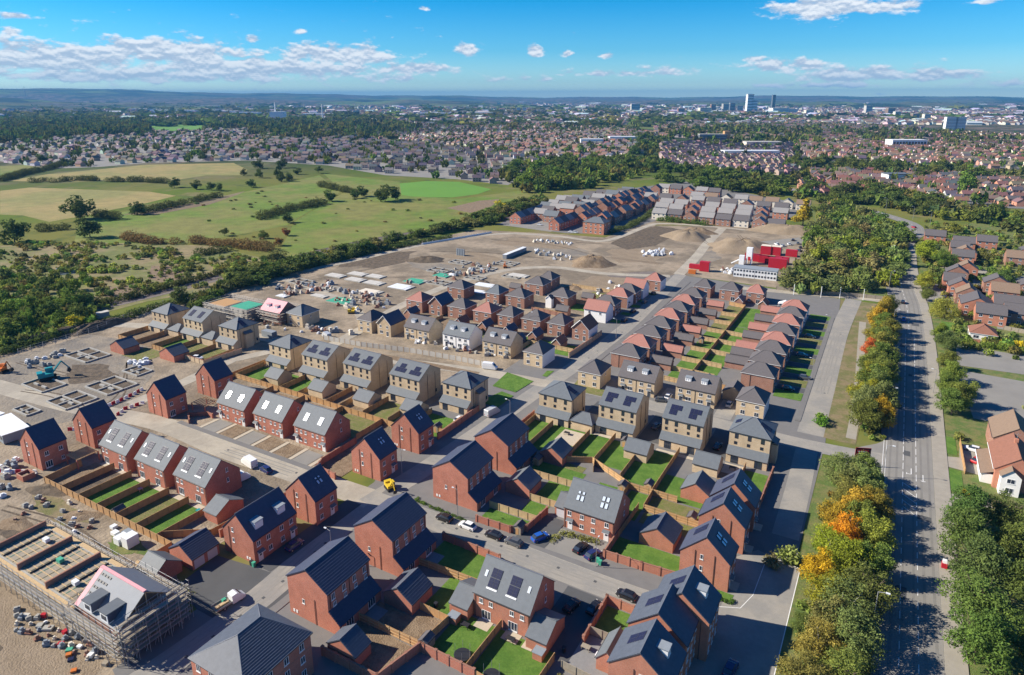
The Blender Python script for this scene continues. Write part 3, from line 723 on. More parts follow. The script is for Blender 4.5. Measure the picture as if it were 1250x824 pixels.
if not NO_HAZE: haze()

# fields and rough ground beyond the railway
ground('tan_field', atp([(0, 233), (36, 229), (182, 234), (215, 239), (179, 248), (132, 257), (112, 262), (60, 271), (28, 263), (0, 262)]), .05, 'field_tan', 'dry straw-coloured meadow below the hedge')
ground('upper_tan_field', atp([(8, 221), (56, 213), (179, 201), (285, 199), (302, 207), (297, 214), (252, 214), (207, 221), (132, 221), (64, 222)]), .05, 'field_tan', 'dry straw-coloured meadow beside the first houses')
ground('sports_pitch', atp([(488, 224), (520, 221), (560, 222), (600, 231), (583, 237), (552, 241), (505, 240), (490, 238)]), .06, 'field_bright', 'bright green mown pitch at the edge of the town')
ground('far_green_field', atp([(184, 154), (249, 151), (246, 158), (193, 161)]), .3, 'field_bright', 'bright green field between dark woods')
ground('narrow_green_field', atp([(0, 203), (55, 200), (62, 204), (0, 216)]), .06, 'field_green', 'green strip of pasture below the town')
ground('north_meadow', atp([(395, 212), (488, 222), (490, 238), (560, 243), (640, 232), (655, 246), (560, 280), (420, 318), (330, 330), (360, 270), (420, 235)]), .04, 'field_green', 'green meadow with darker tracks beside the building land')
ground('meadow', atp([(100, 266), (240, 246), (320, 230), (390, 214), (415, 235), (350, 275), (300, 285), (210, 300), (90, 297)]), .04, 'field_green', 'green pasture with single bushes')
ground('brown_scrub_patch', atp([(545, 254), (585, 245), (610, 243), (600, 252), (575, 260)]), .07, 'soil', 'brown bare patch in the rough meadow')
ground('worn_track', atp([(150, 262), (250, 245), (300, 233), (290, 238), (255, 250), (190, 262)]), .07, 'field_brown', 'brown worn strip along the hedge')
ground('rough_ground', atp([(0, 300), (120, 296), (260, 300), (330, 318), (270, 352), (180, 368), (90, 392), (0, 418)]), .05, 'scrub_ground', 'rough ground of bracken, mud and young bushes')
ground('bare_patch', atp([(185, 325), (225, 322), (235, 338), (200, 345), (180, 340)]), .08, 'soil', 'bare muddy patch in the rough ground')
ground('bare_earth', atp([(120, 352), (165, 348), (175, 358), (130, 364)]), .08, 'soil', 'trodden brown earth by the young trees')
ground('pond', atp([(68, 328), (80, 326), (96, 329), (92, 334), (74, 336)]), .1, 'water', 'small pale pond in the rough ground')
ground('brown_arable', atp([(-40, 146), (70, 142), (150, 146), (90, 151), (-40, 155)]), .6, 'field_brown', 'brown ploughed land beyond the woods')
ground('pale_arable', atp([(110, 136), (190, 134), (175, 139), (115, 140)]), .8, 'field_tan', 'pale stubble field far off')
ground('park_field', atp([(1222, 227), (1262, 221), (1262, 242), (1226, 238)]), .1, 'field_bright', 'bright green playing field beyond the trees')
# railway
rail = [(-284, -120), (-289, 60), (-300, 130), (-297, 196), (-296, 285), (-288, 350), (-262, 430), (-255, 520)]
rs = smooth(rail, 5)
ribbon('railway_bed', rs, 11, .10, 'ballast', 'brown ballast bed of the railway', d=-12)
for dx in (-3.5, 1.5):
 b = MB()
 for g_ in (-.72, .72):
  L = off_line(rs, -12 + dx + g_)
  for i in range(len(L) - 1): b.bar((*L[i], .28), (*L[i + 1], .28), .07, 'rust_steel', 4)
 tag(obj('railway_track', b), 'pair of rusty rails on the ballast, ' + ('outer track' if dx < 0 else 'inner track'), None, None, 'structure')
# the building site
site = [(-290, -60), (-287, 60), (-291, 140), (-291, 240), (-280, 330), (-262, 405), (-205, 420), (-170, 425), (-164, 505), (-50, 515), (-38, 480), (-44, 350), (-98, 352), (-118, 60), (-60, -30)]
ground('site_ground', site, .03, 'site_dirt', 'churned brown earth of the building site')
ground('south_site_ground', [(-230, 20), (-124, 20), (-101, 45), (-104, 60), (-124, 70), (-176, 70.4), (-230, 72)], .045, 'site_dirt', 'churned sandy earth behind the plank-fenced gardens')
ground('grey_site_ground', atp([(0, 440), (110, 408), (180, 420), (190, 455), (150, 500), (60, 520), (0, 540)]), .045, 'site_dirt_grey', 'grey-brown earth round the trench foundations')
ground('sand_track', [(-165, 18), (-112, 18), (-104, 38), (-106, 46), (-128, 47), (-150, 50), (-176, 52), (-176, 30)], .06, 'sand_soil', 'smooth sandy haul road past the scaffolded house')
ground('stripped_soil', atp([(745, 297), (770, 284), (800, 276), (836, 281), (800, 300), (765, 305)]), .06, 'soil_dark', 'dark stripped soil beside the haul road')
ground('wet_hollow', atp([(738, 335), (800, 331), (800, 336), (790, 341), (745, 338)]), .07, 'ballast', 'grey puddled hollow beyond the terracotta roofs')
ground('grey_hardstanding', atp([(928, 295), (975, 290), (985, 296), (960, 300), (930, 303)]), .07, 'asphalt_old', 'grey hardstanding with parked cars')
ground('brown_plot', [(-137, 302), (-108, 300), (-108, 333), (-137, 326)], .06, 'sand_soil', 'bare brown plot behind the terracotta roofs')
ground('north_scrub', atp([(800, 272), (840, 262), (900, 268), (900, 276), (800, 276)]), .07, 'verge_dry', 'dry grass between the haul road and the next estate')
ground('estate_ground', [(-260, 430), (-275, 560), (-262, 640), (-210, 770), (-66, 650), (-72, 560), (-100, 512), (-160, 512), (-168, 440), (-200, 426)], .05, 'pavement', 'paved ground of the finished estate')
ground('parking_ground', atp([(615, 275), (672, 262), (700, 272), (672, 283)]), .06, 'asphalt_old', 'grey car park by the end terrace')
ground('east_land', [(19, 40), (120, 20), (160, 700), (60, 640), (16, 500), (19, 300)], .03, 'verge', 'gardens and verges east of the main road')
ground('estate_land', [(-104, 46), (-16, 20), (-8, 60), (-8, 190), (-16.5, 345), (-98, 352), (-112, 320), (-112, 190), (-118, 182), (-118, 138), (-104, 112)], .05, 'pavement', 'paved ground between the new houses')
# ---------------------------------------------------------------- roads
main = smooth([(12.2, -60), (12.3, 60), (12.3, 130), (12.3, 200), (12.4, 280), (11.2, 345), (8.3, 390), (6.9, 470), (11, 520), (16, 552), (12, 592), (-12, 636), (-39, 672), (-80, 735), (-120, 790)], 6)
ribbon('main_road', main, 10.8, .08, 'asphalt_old', 'wide main road with faded grey surface')
ribbon('main_road_footway', [p for p in main if p[1] < 500], 3.4, .2, 'path_pale', 'pale footway along the far side of the main road', h=.18, d=7.15)
ribbon('inner_footway', [p for p in main if 196 < p[1] < 500], 1.6, .2, 'pavement', 'narrow footway between the trees and the main road', h=.18, d=-6.2)
ribbon('diagonal_road', smooth([(16, 556), (60, 500), (150, 420)], 4), 9, .085, 'asphalt_old', 'road crossing behind the trees')
b = MB()
for d_, w_ in ((-4.4, .5), (-2.8, .5), (-1.0, .4), (.9, .4), (2.7, .5), (4.4, .5)): ribbon('', main, w_, .0842, 'asphalt_wear', d=d_, mb=b)
for y_ in range(100, 330, 31):
 w_ = 1.2 + (y_ * 7 % 5) * .4; x_ = 8 + (y_ * 13 % 7); b.box(x_, x_ + w_, y_, y_ + 2 + y_ % 3, .05, .0846, 'asphalt', skip='b')
tag(obj('tyre_wear', b), 'darker tyre-worn bands and patched repairs on the main road', None, None, 'structure')
b = MB()
for ln in ([(-96.5, 50), (-96.3, 70), (-98, 88)], [(-80, 106.4), (-58, 106), (-30, 106)], [(-150, 104), (-125, 105)], [(-91.5, 215), (-91, 260), (-93, 300)], [(-40, 187), (-70, 189)], [(-12.5, 225), (-12.9, 290)]):
 for d_ in (-1.7, -.4, .4, 1.7): ribbon('', smooth(ln, 4), .35, .0872, 'estate_wear', d=d_, mb=b)
 for i, (x_, y_) in enumerate(smooth(ln, 4)): b.box(x_ + .5, x_ + 1.1, y_, y_ + .6, .05, .0876, 'asphalt', skip='b')
tag(obj('tyre_wear', b), 'faint wheel tracks and drain covers on the estate streets', None, None, 'structure')
# road markings
def lines(name, segs, m='line_white', z=.09, label=None):
 b = MB()
 for x0, y0, x1, y1, w in segs:
  d = Vector((x1 - x0, y1 - y0)).normalized(); n_ = Vector((d.y, -d.x)) * w / 2
  b.poly([(x0 - n_.x, y0 - n_.y, z), (x0 + n_.x, y0 + n_.y, z), (x1 + n_.x, y1 + n_.y, z), (x1 - n_.x, y1 - n_.y, z)], m)
 o = obj(name, b)
 for p in o.data.polygons:
  pass
 return tag(o, label, None, None, 'structure')
sg = []
for xx in (10.95, 13.9):
 y = 100.0
 while y < 300: sg.append((xx, y, xx, y + (2.2 if y < 178 else 3.6), .13)); y += 4.2 if y < 178 else 5.0
y = 172
for k in range(5): sg.append((11.1, 177.5 - k * 2.9, 13.8, 174.6 - k * 2.9, .16))
sg += [(6.2, 181, 6.2, 200, .13), (6.9, 178, 6.9, 200, .1), (7.1, 120, 7.1, 178, .1)]
y = 300
cen = [p for p in main if p[1] > 300]
for i in range(0, len(cen) - 1):
 a, b_ = Vector(cen[i]), Vector(cen[i + 1]); L = (b_ - a).length; k = int(L / 5)
 for j in range(k):
  p = a.lerp(b_, j / k); q = a.lerp(b_, (j + .5) / k); sg.append((p.x, p.y, q.x, q.y, .15))
lines('lane_markings', sg, 'line_white', .1, 'white broken lane lines and hatching on the main road')
def arrow(x, y, left):
 sgs = [(x, y, x, y + 3.2, .18), (x, y, x + (-.9 if left else .0), y - .1, .2)] if left else [(x, y - .6, x, y + 3, .18), (x, y - .6, x + .5, y - .2, .2)]
 sgs.append((x - (1.0 if left else -.1), y - .45, x - (1.0 if left else -.1), y + .5, .16) if left else (x, y - .6, x - .5, y - .2, .2))
 lines('turn_arrow', sgs, 'line_white', .1, 'white turning arrow painted on the main road' if left else 'white straight arrow painted on the main road')
arrow(12.8, 183, True); arrow(15.4, 181, False)
jn = smooth([(7.5, 188), (0, 187), (-9, 186.2), (-18, 186), (-40, 187), (-70, 189.5), (-92, 189)], 4)
ribbon('junction_road', jn, 6.6, .072, 'estate_road', 'access road between the buff houses')
ground('junction_mouth', [(7.2, 178.5), (7.2, 201), (4.5, 196.5), (0, 191.5), (0, 182.5), (4, 181.5)], .066, 'asphalt_old', 'widened mouth of the access road')
ribbon('east_street', smooth([(-12.3, 193), (-12.5, 230), (-12.9, 290), (-11, 347)], 5), 7.0, .068, 'estate_road', 'long estate street beside the dry verge')
ribbon('east_street', smooth([(-11.2, 140), (-11.4, 160), (-12, 184)], 4), 5.6, .067, 'estate_road', 'short estate street beside the brick wall')
ribbon('back_road', smooth([(-70, 340), (-40, 345), (-15, 350), (3.5, 352)], 4), 6, .064, 'site_road', 'pale road along the fence at the head of the street')
ribbon('verge_path', smooth([(-2, 196), (-2.2, 230), (-4.8, 300), (-5.2, 312)], 4), 2.6, .075, 'path_pale', 'straight pale path through the verge')
ground('dry_verge', [(-9.4, 193), (-.6, 192.6), (1, 240), (2, 345), (-8, 345), (-9.8, 260)], .056, 'verge_dry', 'brown dry verge beside the street')
ground('tree_verge', [(-8.4, 40), (6.3, 40), (6.3, 181), (-7.6, 181), (-8.0, 150), (-7.0, 128)], .056, 'verge', 'grassy verge under the roadside trees')
ground('green_verge', [(1, 200), (6.3, 200), (3, 350), (1.5, 345), (0.5, 260)], .06, 'verge', 'green verge under the roadside trees')
ground('wood_floor', [(-46, 352), (2, 356), (3, 460), (-30, 640), (-66, 640), (-40, 500)], .06, 'verge', 'rough grass under the copse')
ground('street_head', [(-19.6, 88), (-7.0, 88), (-7.0, 130.5), (-15.5, 132.5), (-19, 128), (-18.5, 112), (-20, 104)], .07, 'estate_road', 'wide turning area at the end of the street')
lines('kerb_line', [(-7.1, 88, -6.9, 130.5, .15), (-7.0, 130.6, -13.2, 131.8, .15), (-13.4, 131.6, -13.8, 118, .12), (-13.8, 118, -15.2, 113.2, .12), (-15.2, 113.2, -19, 111.5, .12)], 'line_white', .08, 'pale kerb line of the turning area')
mid = smooth([(-99, 106), (-80, 106.4), (-58, 106), (-40, 105.8), (-26, 106.3), (-16, 107.5)], 5)
ribbon('middle_street', mid, 6.0, .069, 'estate_road', 'pale grey street between the brick houses')
ribbon('middle_street_footway', mid[:-3], 2.0, .17, 'pavement', 'dark footway on the sunny side of the street', h=.12, d=-4.0)
ribbon('lower_street', smooth([(-100, 20), (-97, 50), (-96.2, 70), (-98, 88), (-99, 104)], 5), 6.4, .071, 'estate_road', 'street past the tall brick gables')
ribbon('lower_street_footway', smooth([(-92, 40), (-91.2, 70), (-92.2, 100)], 5), 1.8, .17, 'pavement', 'footway under the tall brick gables', h=.12)
ribbon('west_street', smooth([(-262, 93), (-215, 98), (-180, 104.5), (-150, 104), (-125, 105), (-99, 106)], 5), 7.2, .073, 'site_road', 'pale dusty street between the solar-roofed houses')
ribbon('link_street', smooth([(-99, 104), (-96.6, 125), (-95, 150), (-94, 175), (-93, 190)], 5), 6.2, .074, 'estate_road', 'street running up past the catslide houses')
ribbon('upper_street', smooth([(-93, 188), (-91.5, 215), (-91, 260), (-93, 300), (-96, 352)], 5), 6.2, .075, 'estate_road', 'long street up to the site, houses on both sides')
ribbon('upper_footway', smooth([(-87, 196), (-86.6, 260), (-88, 340)], 5), 1.8, .17, 'pavement', 'footway past the front gardens', h=.1)
ribbon('north_row_road', smooth([(-93, 187), (-118, 184.5), (-150, 178), (-190, 172), (-232, 168), (-282, 150)], 5), 6.0, .076, 'site_road', 'dusty road behind the buff houses')
ribbon('haul_road', smooth([(-283, 150), (-287, 198), (-284, 236), (-273, 290), (-262, 355), (-238, 402), (-198, 413), (-166, 415), (-159, 480), (-150, 498), (-108, 503), (-46, 498)], 5), 5, .08, 'site_road', 'pale haul road round the building site')
ribbon('cross_track', smooth([(-182, 172), (-186, 200), (-192, 232), (-193, 272), (-184, 312), (-164, 332), (-132, 334), (-100, 346)], 5), 5.5, .078, 'site_road', 'sandy track curving through the building site')
ribbon('site_entrance', smooth([(-108, 503), (-104, 440), (-100, 400), (-97, 352)], 4), 6, .077, 'site_road', 'dusty track up to the spoil heaps')
ribbon('terrace_track', smooth([(-283, 240), (-250, 232), (-215, 222), (-190, 205)], 4), 4.5, .079, 'site_road', 'dusty track beside the scaffolded plots')
ribbon('gap_road', smooth([(-204, 148), (-199, 160), (-197, 170)], 3), 5, .0745, 'site_road', 'short dusty road between the buff rows')
ribbon('plot_road', smooth([(-204, 148), (-201, 128), (-200, 108)], 3), 5.5, .0755, 'site_road', 'dusty road past the navy-roofed houses')
# drives and car parks
ground('asphalt_drive', [(-62.5, 109.9), (-55.2, 110.2), (-55.2, 121), (-60, 121), (-62.5, 116)], .18, 'asphalt', 'dark drive with a blue car')
ground('front_court', [(-55.1, 110.2), (-43.2, 110.4), (-43.2, 118.2), (-55.1, 118.2)], .177, 'asphalt_old', 'parking bays before the roof-window house')
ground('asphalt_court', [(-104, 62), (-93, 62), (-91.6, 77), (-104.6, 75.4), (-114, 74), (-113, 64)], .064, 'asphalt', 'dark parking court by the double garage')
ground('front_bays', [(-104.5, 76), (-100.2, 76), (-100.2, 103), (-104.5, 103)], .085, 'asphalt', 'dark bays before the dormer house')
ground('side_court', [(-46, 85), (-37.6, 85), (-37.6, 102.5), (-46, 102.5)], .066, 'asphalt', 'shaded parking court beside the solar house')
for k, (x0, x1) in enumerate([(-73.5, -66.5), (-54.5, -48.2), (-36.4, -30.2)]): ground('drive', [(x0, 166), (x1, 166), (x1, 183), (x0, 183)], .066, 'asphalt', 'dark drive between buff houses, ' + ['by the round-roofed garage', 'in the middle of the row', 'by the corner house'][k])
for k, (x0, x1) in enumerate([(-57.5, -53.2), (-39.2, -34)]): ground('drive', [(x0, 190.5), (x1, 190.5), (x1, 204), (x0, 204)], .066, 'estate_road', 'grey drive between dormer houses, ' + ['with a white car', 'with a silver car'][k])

# wheel ruts and darker patches on the building site
rr = random.Random(3)
b = MB()
for P in [[(-240, 96), (-225, 100), (-205, 99)], [(-270, 108), (-240, 112), (-214, 120)], [(-235, 128), (-212, 112), (-206, 104)], [(-276, 200), (-262, 240), (-245, 300)], [(-258, 250), (-220, 275), (-190, 300)], [(-250, 330), (-215, 345), (-178, 350)], [(-235, 380), (-190, 385), (-150, 372), (-112, 372)], [(-180, 400), (-150, 410), (-112, 420)], [(-150, 480), (-125, 470), (-104, 440)], [(-92, 480), (-80, 450), (-70, 420)], [(-170, 30), (-140, 34), (-114, 32)], [(-172, 60), (-150, 64), (-128, 62)], [(-168, 54), (-140, 56), (-128, 60)], [(-214, 285), (-200, 310), (-190, 330)]]:
 for w_ in (-.9, .9):
  q = smooth([(x + rr.uniform(-1, 1), y + rr.uniform(-1, 1)) for x, y in P], 6); ribbon('', q, .5, .085, 'soil_dark', d=w_, mb=b)
tag(obj('wheel_ruts', b), 'dark wheel ruts across the building site', None, None, 'structure')
for k, (x, y, a, c, m) in enumerate([(-236, 115, 11, 7, 'soil_dark'), (-250, 108, 9, 6, 'site_dirt_grey'), (-262, 300, 14, 26, 'soil_dark'), (-215, 330, 20, 12, 'sand_soil'), (-180, 372, 26, 12, 'site_dirt_grey'), (-130, 385, 18, 22, 'sand_soil'), (-225, 300, 16, 10, 'site_dirt_grey'), (-140, 455, 14, 24, 'soil_dark'), (-205, 385, 26, 14, 'sand_soil'), (-75, 460, 14, 16, 'sand_soil'), (-150, 58, 14, 5, 'soil_dark'), (-138, 35, 18, 4, 'soil_dark'), (-160, 66, 10, 3, 'verge_dry'), (-134, 66.5, 6, 2.6, 'verge'), (-96, 400, 8, 20, 'site_dirt_grey')]):
 pts = [(x + a * (1 + .3 * math.sin(3 * t + k) + .15 * math.sin(7 * t)) * math.cos(t), y + c * (1 + .25 * math.sin(4 * t + 2 * k)) * math.sin(t)) for t in [i * .35 for i in range(18)]]
 ground('earth_patch', pts, .052 + .0012 * k, m, 'irregular patch of %s earth on the building site' % {'soil_dark': 'dark', 'sand_soil': 'sandy', 'site_dirt_grey': 'grey', 'verge': 'weedy green', 'verge_dry': 'weedy dry'}[m])
# ---------------------------------------------------------------- the new houses
G = 'solar-roofed brick semis beside the plank-fenced gardens'
for k, (x, l) in enumerate([(-167.0, 'brick semi with pale roof and dark solar panels, next to the unfinished timber carport'), (-152.0, 'brick semi with solar panels on its pale roof, between two like it'), (-136.8, 'brick semi with solar panels on its pale roof, the one with the small brick garage')]):
 place('A', lambda: t_semi_x('solar_pale'), x, 88.6 + k * .3, l, 'house', G)
G = 'brick semis with pairs of white roof windows'
for k, (x, l) in enumerate([(-162.1, 'brick semi with bright white roof windows, nearest the stepped brick garden wall'), (-146.9, 'brick semi with bright white roof windows, middle of its row of three'), (-131.0, 'brick semi with bright white roof windows, beside the curved brick wall')]):
 place('B', lambda: t_semi_x('bright'), x, 120.6 + k * .5, l, 'house', G)
G = 'narrow brick gabled houses with navy roofs'
for x, y, l in [(-186.4, 76.8, 'narrow gabled brick house with navy roof behind a low brick bin store'), (-186.2, 90.0, 'narrow gabled brick house with navy roof, second along from the white site cabin'),
    (-185.3, 111.0, 'narrow gabled brick house with navy roof facing the red and white barriers'), (-184.8, 127.4, 'narrow gabled brick house with navy roof nearest the buff row')]:
 place('C', t_narrow, x, y, l, 'house', G)
for x, y, l in [(-107.4, 116.3, 'narrow gabled brick house with two small roof windows, inside the curved brick wall'), (-107.2, 131.8, 'narrow gabled brick house with two small roof windows, at the buff garden fence'),
    (-107.9, 95.2, 'narrow gabled brick house with two small roof windows, beside the dark parking bays')]:
 place('C2', lambda: t_narrow('front'), x, y, l, 'house', G)
G = 'stepped brick gabled houses with solar panels and roof windows'
for x, y, l in [(-23.1, 119.6, 'tall brick gabled house with two white gable windows, at the street corner lawn'), (-22.9, 132.7, 'brick gabled house with navy roof, middle of the stepped group of three'), (-22.6, 141.6, 'brick gabled house with navy roof, farthest up of the stepped group of three')]:
 place('H3', lambda: t_narrow('solar', w=9.6, d=6.9), x, y, l, 'house', G)
place('D', t_dormer_y, -109.3, 81.8, 'brick house with two white dormers on a navy roof and two white front doors', 'house')
G = 'tall brick houses with catslide roofs and ribbed tiles'
for x, y, l in [(-83.2, 75.9, 'tall brick catslide house with navy ribbed roof, nearest the hip-roofed block'), (-82.8, 93.3, 'tall brick catslide house casting its shadow on the middle street'),
    (-82.3, 119.7, 'tall brick catslide house with meter boxes facing the middle street'), (-81.8, 137.4, 'tall brick catslide house behind, beside the buff row')]:
 place('E', t_catslide, x, y, l, 'house', G)
place('H', lambda: t_semi_x('solar_dark'), -52.0, 91.6, 'brick semi with two dark solar arrays on its grey roof, lawn and trampoline behind', 'house')
place('I', lambda: t_semi_x('velux'), -49.0, 124.0, 'brick semi with pale roof windows and two white front doors, cars parked before it', 'house')
G = 'three-storey buff brick houses above the lawns'
place('K1', lambda: t_buff_hip(10.6, 10.0), -79.3, 169.0, 'buff brick hip-roofed house with one solar panel, at the street corner', 'house', G)
place('K2', lambda: t_buff_semi('K', 11.2, 11.2), -60.6, 171.4, 'buff brick gabled house with two stepped solar arrays, by the round-roofed garage', 'house', G)
place('K2', None, -42.2, 172.6, 'buff brick gabled house with two stepped solar arrays, next to the corner hip roof', 'house', G)
place('K4', lambda: t_buff_hip(10.3, 10.0, True, 2, True), -24.8, 173.2, 'buff brick hip-roofed house with panels on both sides of the roof, by the road bend', 'house', G)
G = 'three-storey buff brick row with blocks of solar panels'
place('K1', None, -182.5, 157.6, 'buff brick hip-roofed house at the dusty road end of the long row', 'house', G)
for x, y, l in [(-164.2, 157.0, 'buff brick gabled house with stepped solar arrays, beside the end hip roof'), (-146.3, 158.2, 'buff brick gabled house with stepped solar arrays, middle of its row'), (-127.0, 158.8, 'buff brick gabled house with stepped solar arrays, last before the corner hip roof')]:
 place('L2', lambda: t_buff_semi('L', 11.8, 11.2), x, y, l, 'house', G)
place('K4', None, -109.0, 161.0, 'buff brick hip-roofed house with a stair bay, across from the parked silver van', 'house', G)
G = 'three-storey buff brick houses by the railway'
place('K1', None, -255.2, 160.0, 'buff brick hip-roofed house nearest the railway fence', 'house', G)
place('M2', lambda: t_buff_semi('M', 11.8, 11.0), -235.6, 161.6, 'buff brick gabled house with pale roof between two hip roofs near the railway', 'house', G)
place('K4', None, -215.3, 161.6, 'buff brick hip-roofed house with a stair bay beside the green skip', 'house', G)
# corner block at the bottom: big hipped ribbed roof
def t_block():
 r = root('apartment_block', 0, 0); w, d, ze, zr = 12.6, 13.0, 8.0, 11.8
 hip_parts(r, w, d, ze, zr, 'brick_red', 'slate_blue', ridge=4.4, axis='y', course=.34)
 for z in (1.0, 3.7, 6.2):
  for u in (-4.9, -1.9, 1.3, 4.5): window(r, 'e', u, z, .95, 1.3, 'case', w, d)
  for u in (-4.6, -1.6, 1.6, 4.6): window(r, 's', u, z, .95, 1.3, 'case', w, d)
 b = MB(); b.box(w / 2, w / 2 + .03, -d / 2, d / 2, 5.5, 5.62, 'brick_brown'); obj('string_course', b, r)
 return finish(r)
place('F', t_block, -80.4, 56.0, 'brick apartment block under a large ribbed hip roof', 'apartment block')
# stepped pair by the bend
def t_pair():
 r = root('brick_house', 0, 0); w, d, ze, zr = 9.8, 7.8, 8.0, 12.0; q = (w, d, ze, zr)
 gable_parts(r, w, d, ze, zr, 'y', 'brick_rust', 'slate_blue', course=.34)
 for i in range(2):
  for j in range(2): slope_obj('solar_panel', panel_mesh(), r, 'w', -.8 + i * 1.04, 2.2 + j * 1.7, w, d, ze, zr, .2)
 for u in (-2.4, 0, 2.4):
  for z in (.9, 3.6, 6.1): window(r, 'e', u, z, .9, 1.25, 'case', w, d)
 window(r, 's', .3, 4.4, .6, 1.0, 'small', w, d); window(r, 's', .3, 7.2, .6, 1.0, 'small', w, d); downpipe(r, 's', -.8, 8.6, w, d); downpipe(r, 's', 3.6, 7.8, w, d)
 return r
def t_pair_dorm():
 r = t_pair(); dormer(r, 'e', .5, 2.1, 9.8, 7.8, 8.0, 12.0, w=1.6, h=1.6, roofm='lead'); return finish(r)
place('J', lambda: finish(t_pair()), -24.6, 94.6, 'brick gabled house with ribbed roof, middle of the stepped group at the bend', 'house', 'stepped brick houses at the bend')
place('J2', t_pair_dorm, -24.4, 85.4, 'brick gabled house with a grey dormer, lowest of the stepped group at the bend', 'house', 'stepped brick houses at the bend')
place('J2', None, -22.6, 101.2, 'brick gabled house with a dormer at the street bend, behind the ribbed roof', 'house', 'stepped brick houses at the bend')
place('J3', lambda: t_garage('brick_rust', 'slate_grey', 3.6, 6.2, 'y', 4.3), -31.6, 89.8, 'small side building joined to the stepped brick houses', 'garage')
# two-storey houses of the first phase
G = 'buff and white houses facing the hoarding'
place('N1', lambda: t_small_hip('brick_buff', 'tile_brown_grey', 7.4, 9.8, 'two', 1.6, 'y'), -181.8, 200.7, 'small buff hip-roofed house nearest the yellow machine', 'house', G)
place('N2', lambda: t_small_gable('brick_buff', 'slate_navy', 6.9, 9.4), -172.1, 201.1, 'buff gable-fronted house with white bargeboards and a navy roof', 'house', G)
place('N3', lambda: t_small_semi(), -157.0, 202.8, 'buff dormer semi with a pink-framed door beside the gable-fronted house', 'house', G)
place('N4', lambda: t_small_semi('render_white'), -139.0, 203.9, 'white-rendered dormer semi between two buff ones', 'house', G)
place('N3', None, -121.4, 204.8, 'buff dormer semi next to the white-sided corner house', 'house', G)
place('N6', lambda: t_small_hip('brick_buff', 'tile_brown_grey', 7.6, 9.8, 'two', 1.8, 'y', True), -104.9, 202.9, 'buff and white corner house with hip roof by the green', 'house', G)
G = 'brick houses with white french windows, back row'
O = [(-181.2, 232.4, 'pink', 8.8, 'hip', 'pink-roofed brick house by the sandy track'), (-169.9, 232.9, 'navy', 7.1, 'gable', 'gable-fronted brick house with navy roof and white bargeboards next to a pink roof'), (-159.2, 233.8, 'grey', 9.2, 'hip', 'grey hip-roofed brick house beside the gable-fronted one'),
  (-146.2, 234.0, 'pink', 9.0, 'hip', 'pink hip-roofed brick house between grey roofs'), (-134.9, 234.4, 'grey', 7.4, 'hip', 'narrow grey hip-roofed brick house next to the second pink roof'), (-123.2, 235.0, 'grey', 8.6, 'hip', 'grey hip-roofed brick house behind the lamp column'),
  (-111.9, 235.2, 'grey', 7.5, 'hip', 'narrow grey hip-roofed brick house beside the white-sided gable'), (-101.2, 235.4, 'rust', 7.0, 'gablew', 'gable-fronted house with a white side wall on the long street'),
  (-177.0, 259.0, 'grey', 9.6, 'hip', 'grey hip-roofed house beside the sandy track bend'), (-156.9, 259.8, 'navyhip', 7.2, 'hip', 'narrow hip-roofed house with white windows by the concrete slabs'), (-145.2, 260.6, 'grey', 9.8, 'hip', 'wide grey hip-roofed house behind the narrow one'),
  (-147.6, 283.4, 'grey', 10.0, 'hip', 'blank-sided brick house with grey hip roof at the site edge'), (-147.2, 295.0, 'grey', 7.4, 'hip', 'tall-looking grey hip-roofed house at the last plot'), (-128.1, 270.4, 'grey', 10.0, 'hip', 'grey hip-roofed house with a small front gable')]
RM = {'pink': 'tile_terracotta', 'grey': 'tile_brown_grey', 'navy': 'slate_navy', 'rust': 'tile_rust', 'navyhip': 'slate_grey'}
for x, y, c, w, k, l in O:
 if k == 'hip': place(('O', c, w), lambda: t_small_hip('brick_brown', RM[c], w, 9.2, 'french', 1.2, 'x'), x, y, l, 'house', G)
 else: place(('O', c, w, k), lambda: t_small_gable('brick_brown', RM[c], w, 9.2, k == 'gablew'), x, y, l, 'house', G)
b = MB(); gr = root('porch_gable', -131.5, 264.2)
gable_parts(gr, 3.0, 2.6, 4.4, 5.8, 'y', 'render_white', 'tile_brown_grey', barge='trim_white', ov=.15); tag(gr, 'small white front gable on the grey hip-roofed house', 'porch')
G = 'houses on the inner side of the long street'
Q = [('Q1', lambda: t_small_gable('render_white', 'tile_terracotta', 10.0, 8.6, False, 'x', 8.4, None), -105.4, 259.6, 'white house with pink roof at the junction of the long street'),
  ('Q2', lambda: t_small_hip('brick_brown', 'tile_brown_grey', 10.2, 8.2, 'side', 3.0, 'x'), -105.7, 269.8, 'grey-roofed brick house behind the white one'),
  ('Q3', lambda: t_small_hip('brick_brown', 'tile_terracotta', 10.4, 8.0, 'side', 3.0, 'x', True), -105.0, 283.6, 'pink hip-roofed house with white front, middle of the street'),
  ('Q2', None, -104.3, 292.6, 'grey-roofed brick house between two pink ones'), ('Q1', None, -103.6, 302.0, 'white house with pink gable roof near the street head'),
  ('Q6', lambda: t_small_hip('brick_brown', 'tile_terracotta', 8.4, 8.8, 'two', 1.0, 'x', True), -99.6, 318.6, 'pink hip-roofed house at the head of the street')]
for k, f, x, y, l in Q: place(k, f, x, y, l, 'house', G)
G = 'buff houses on the far side of the access road'
place('R1', lambda: t_small_hip('brick_buff', 'tile_brown_grey', 7.9, 9.6, 'two', 1.6, 'y'), -80.3, 196.2, 'small buff hip-roofed house on the street corner', 'house', G)
place('N3', None, -65.0, 198.9, 'buff dormer semi beside the corner hip roof', 'house', G); place('N3', None, -46.3, 200.4, 'buff dormer semi with a white car at its side', 'house', G)
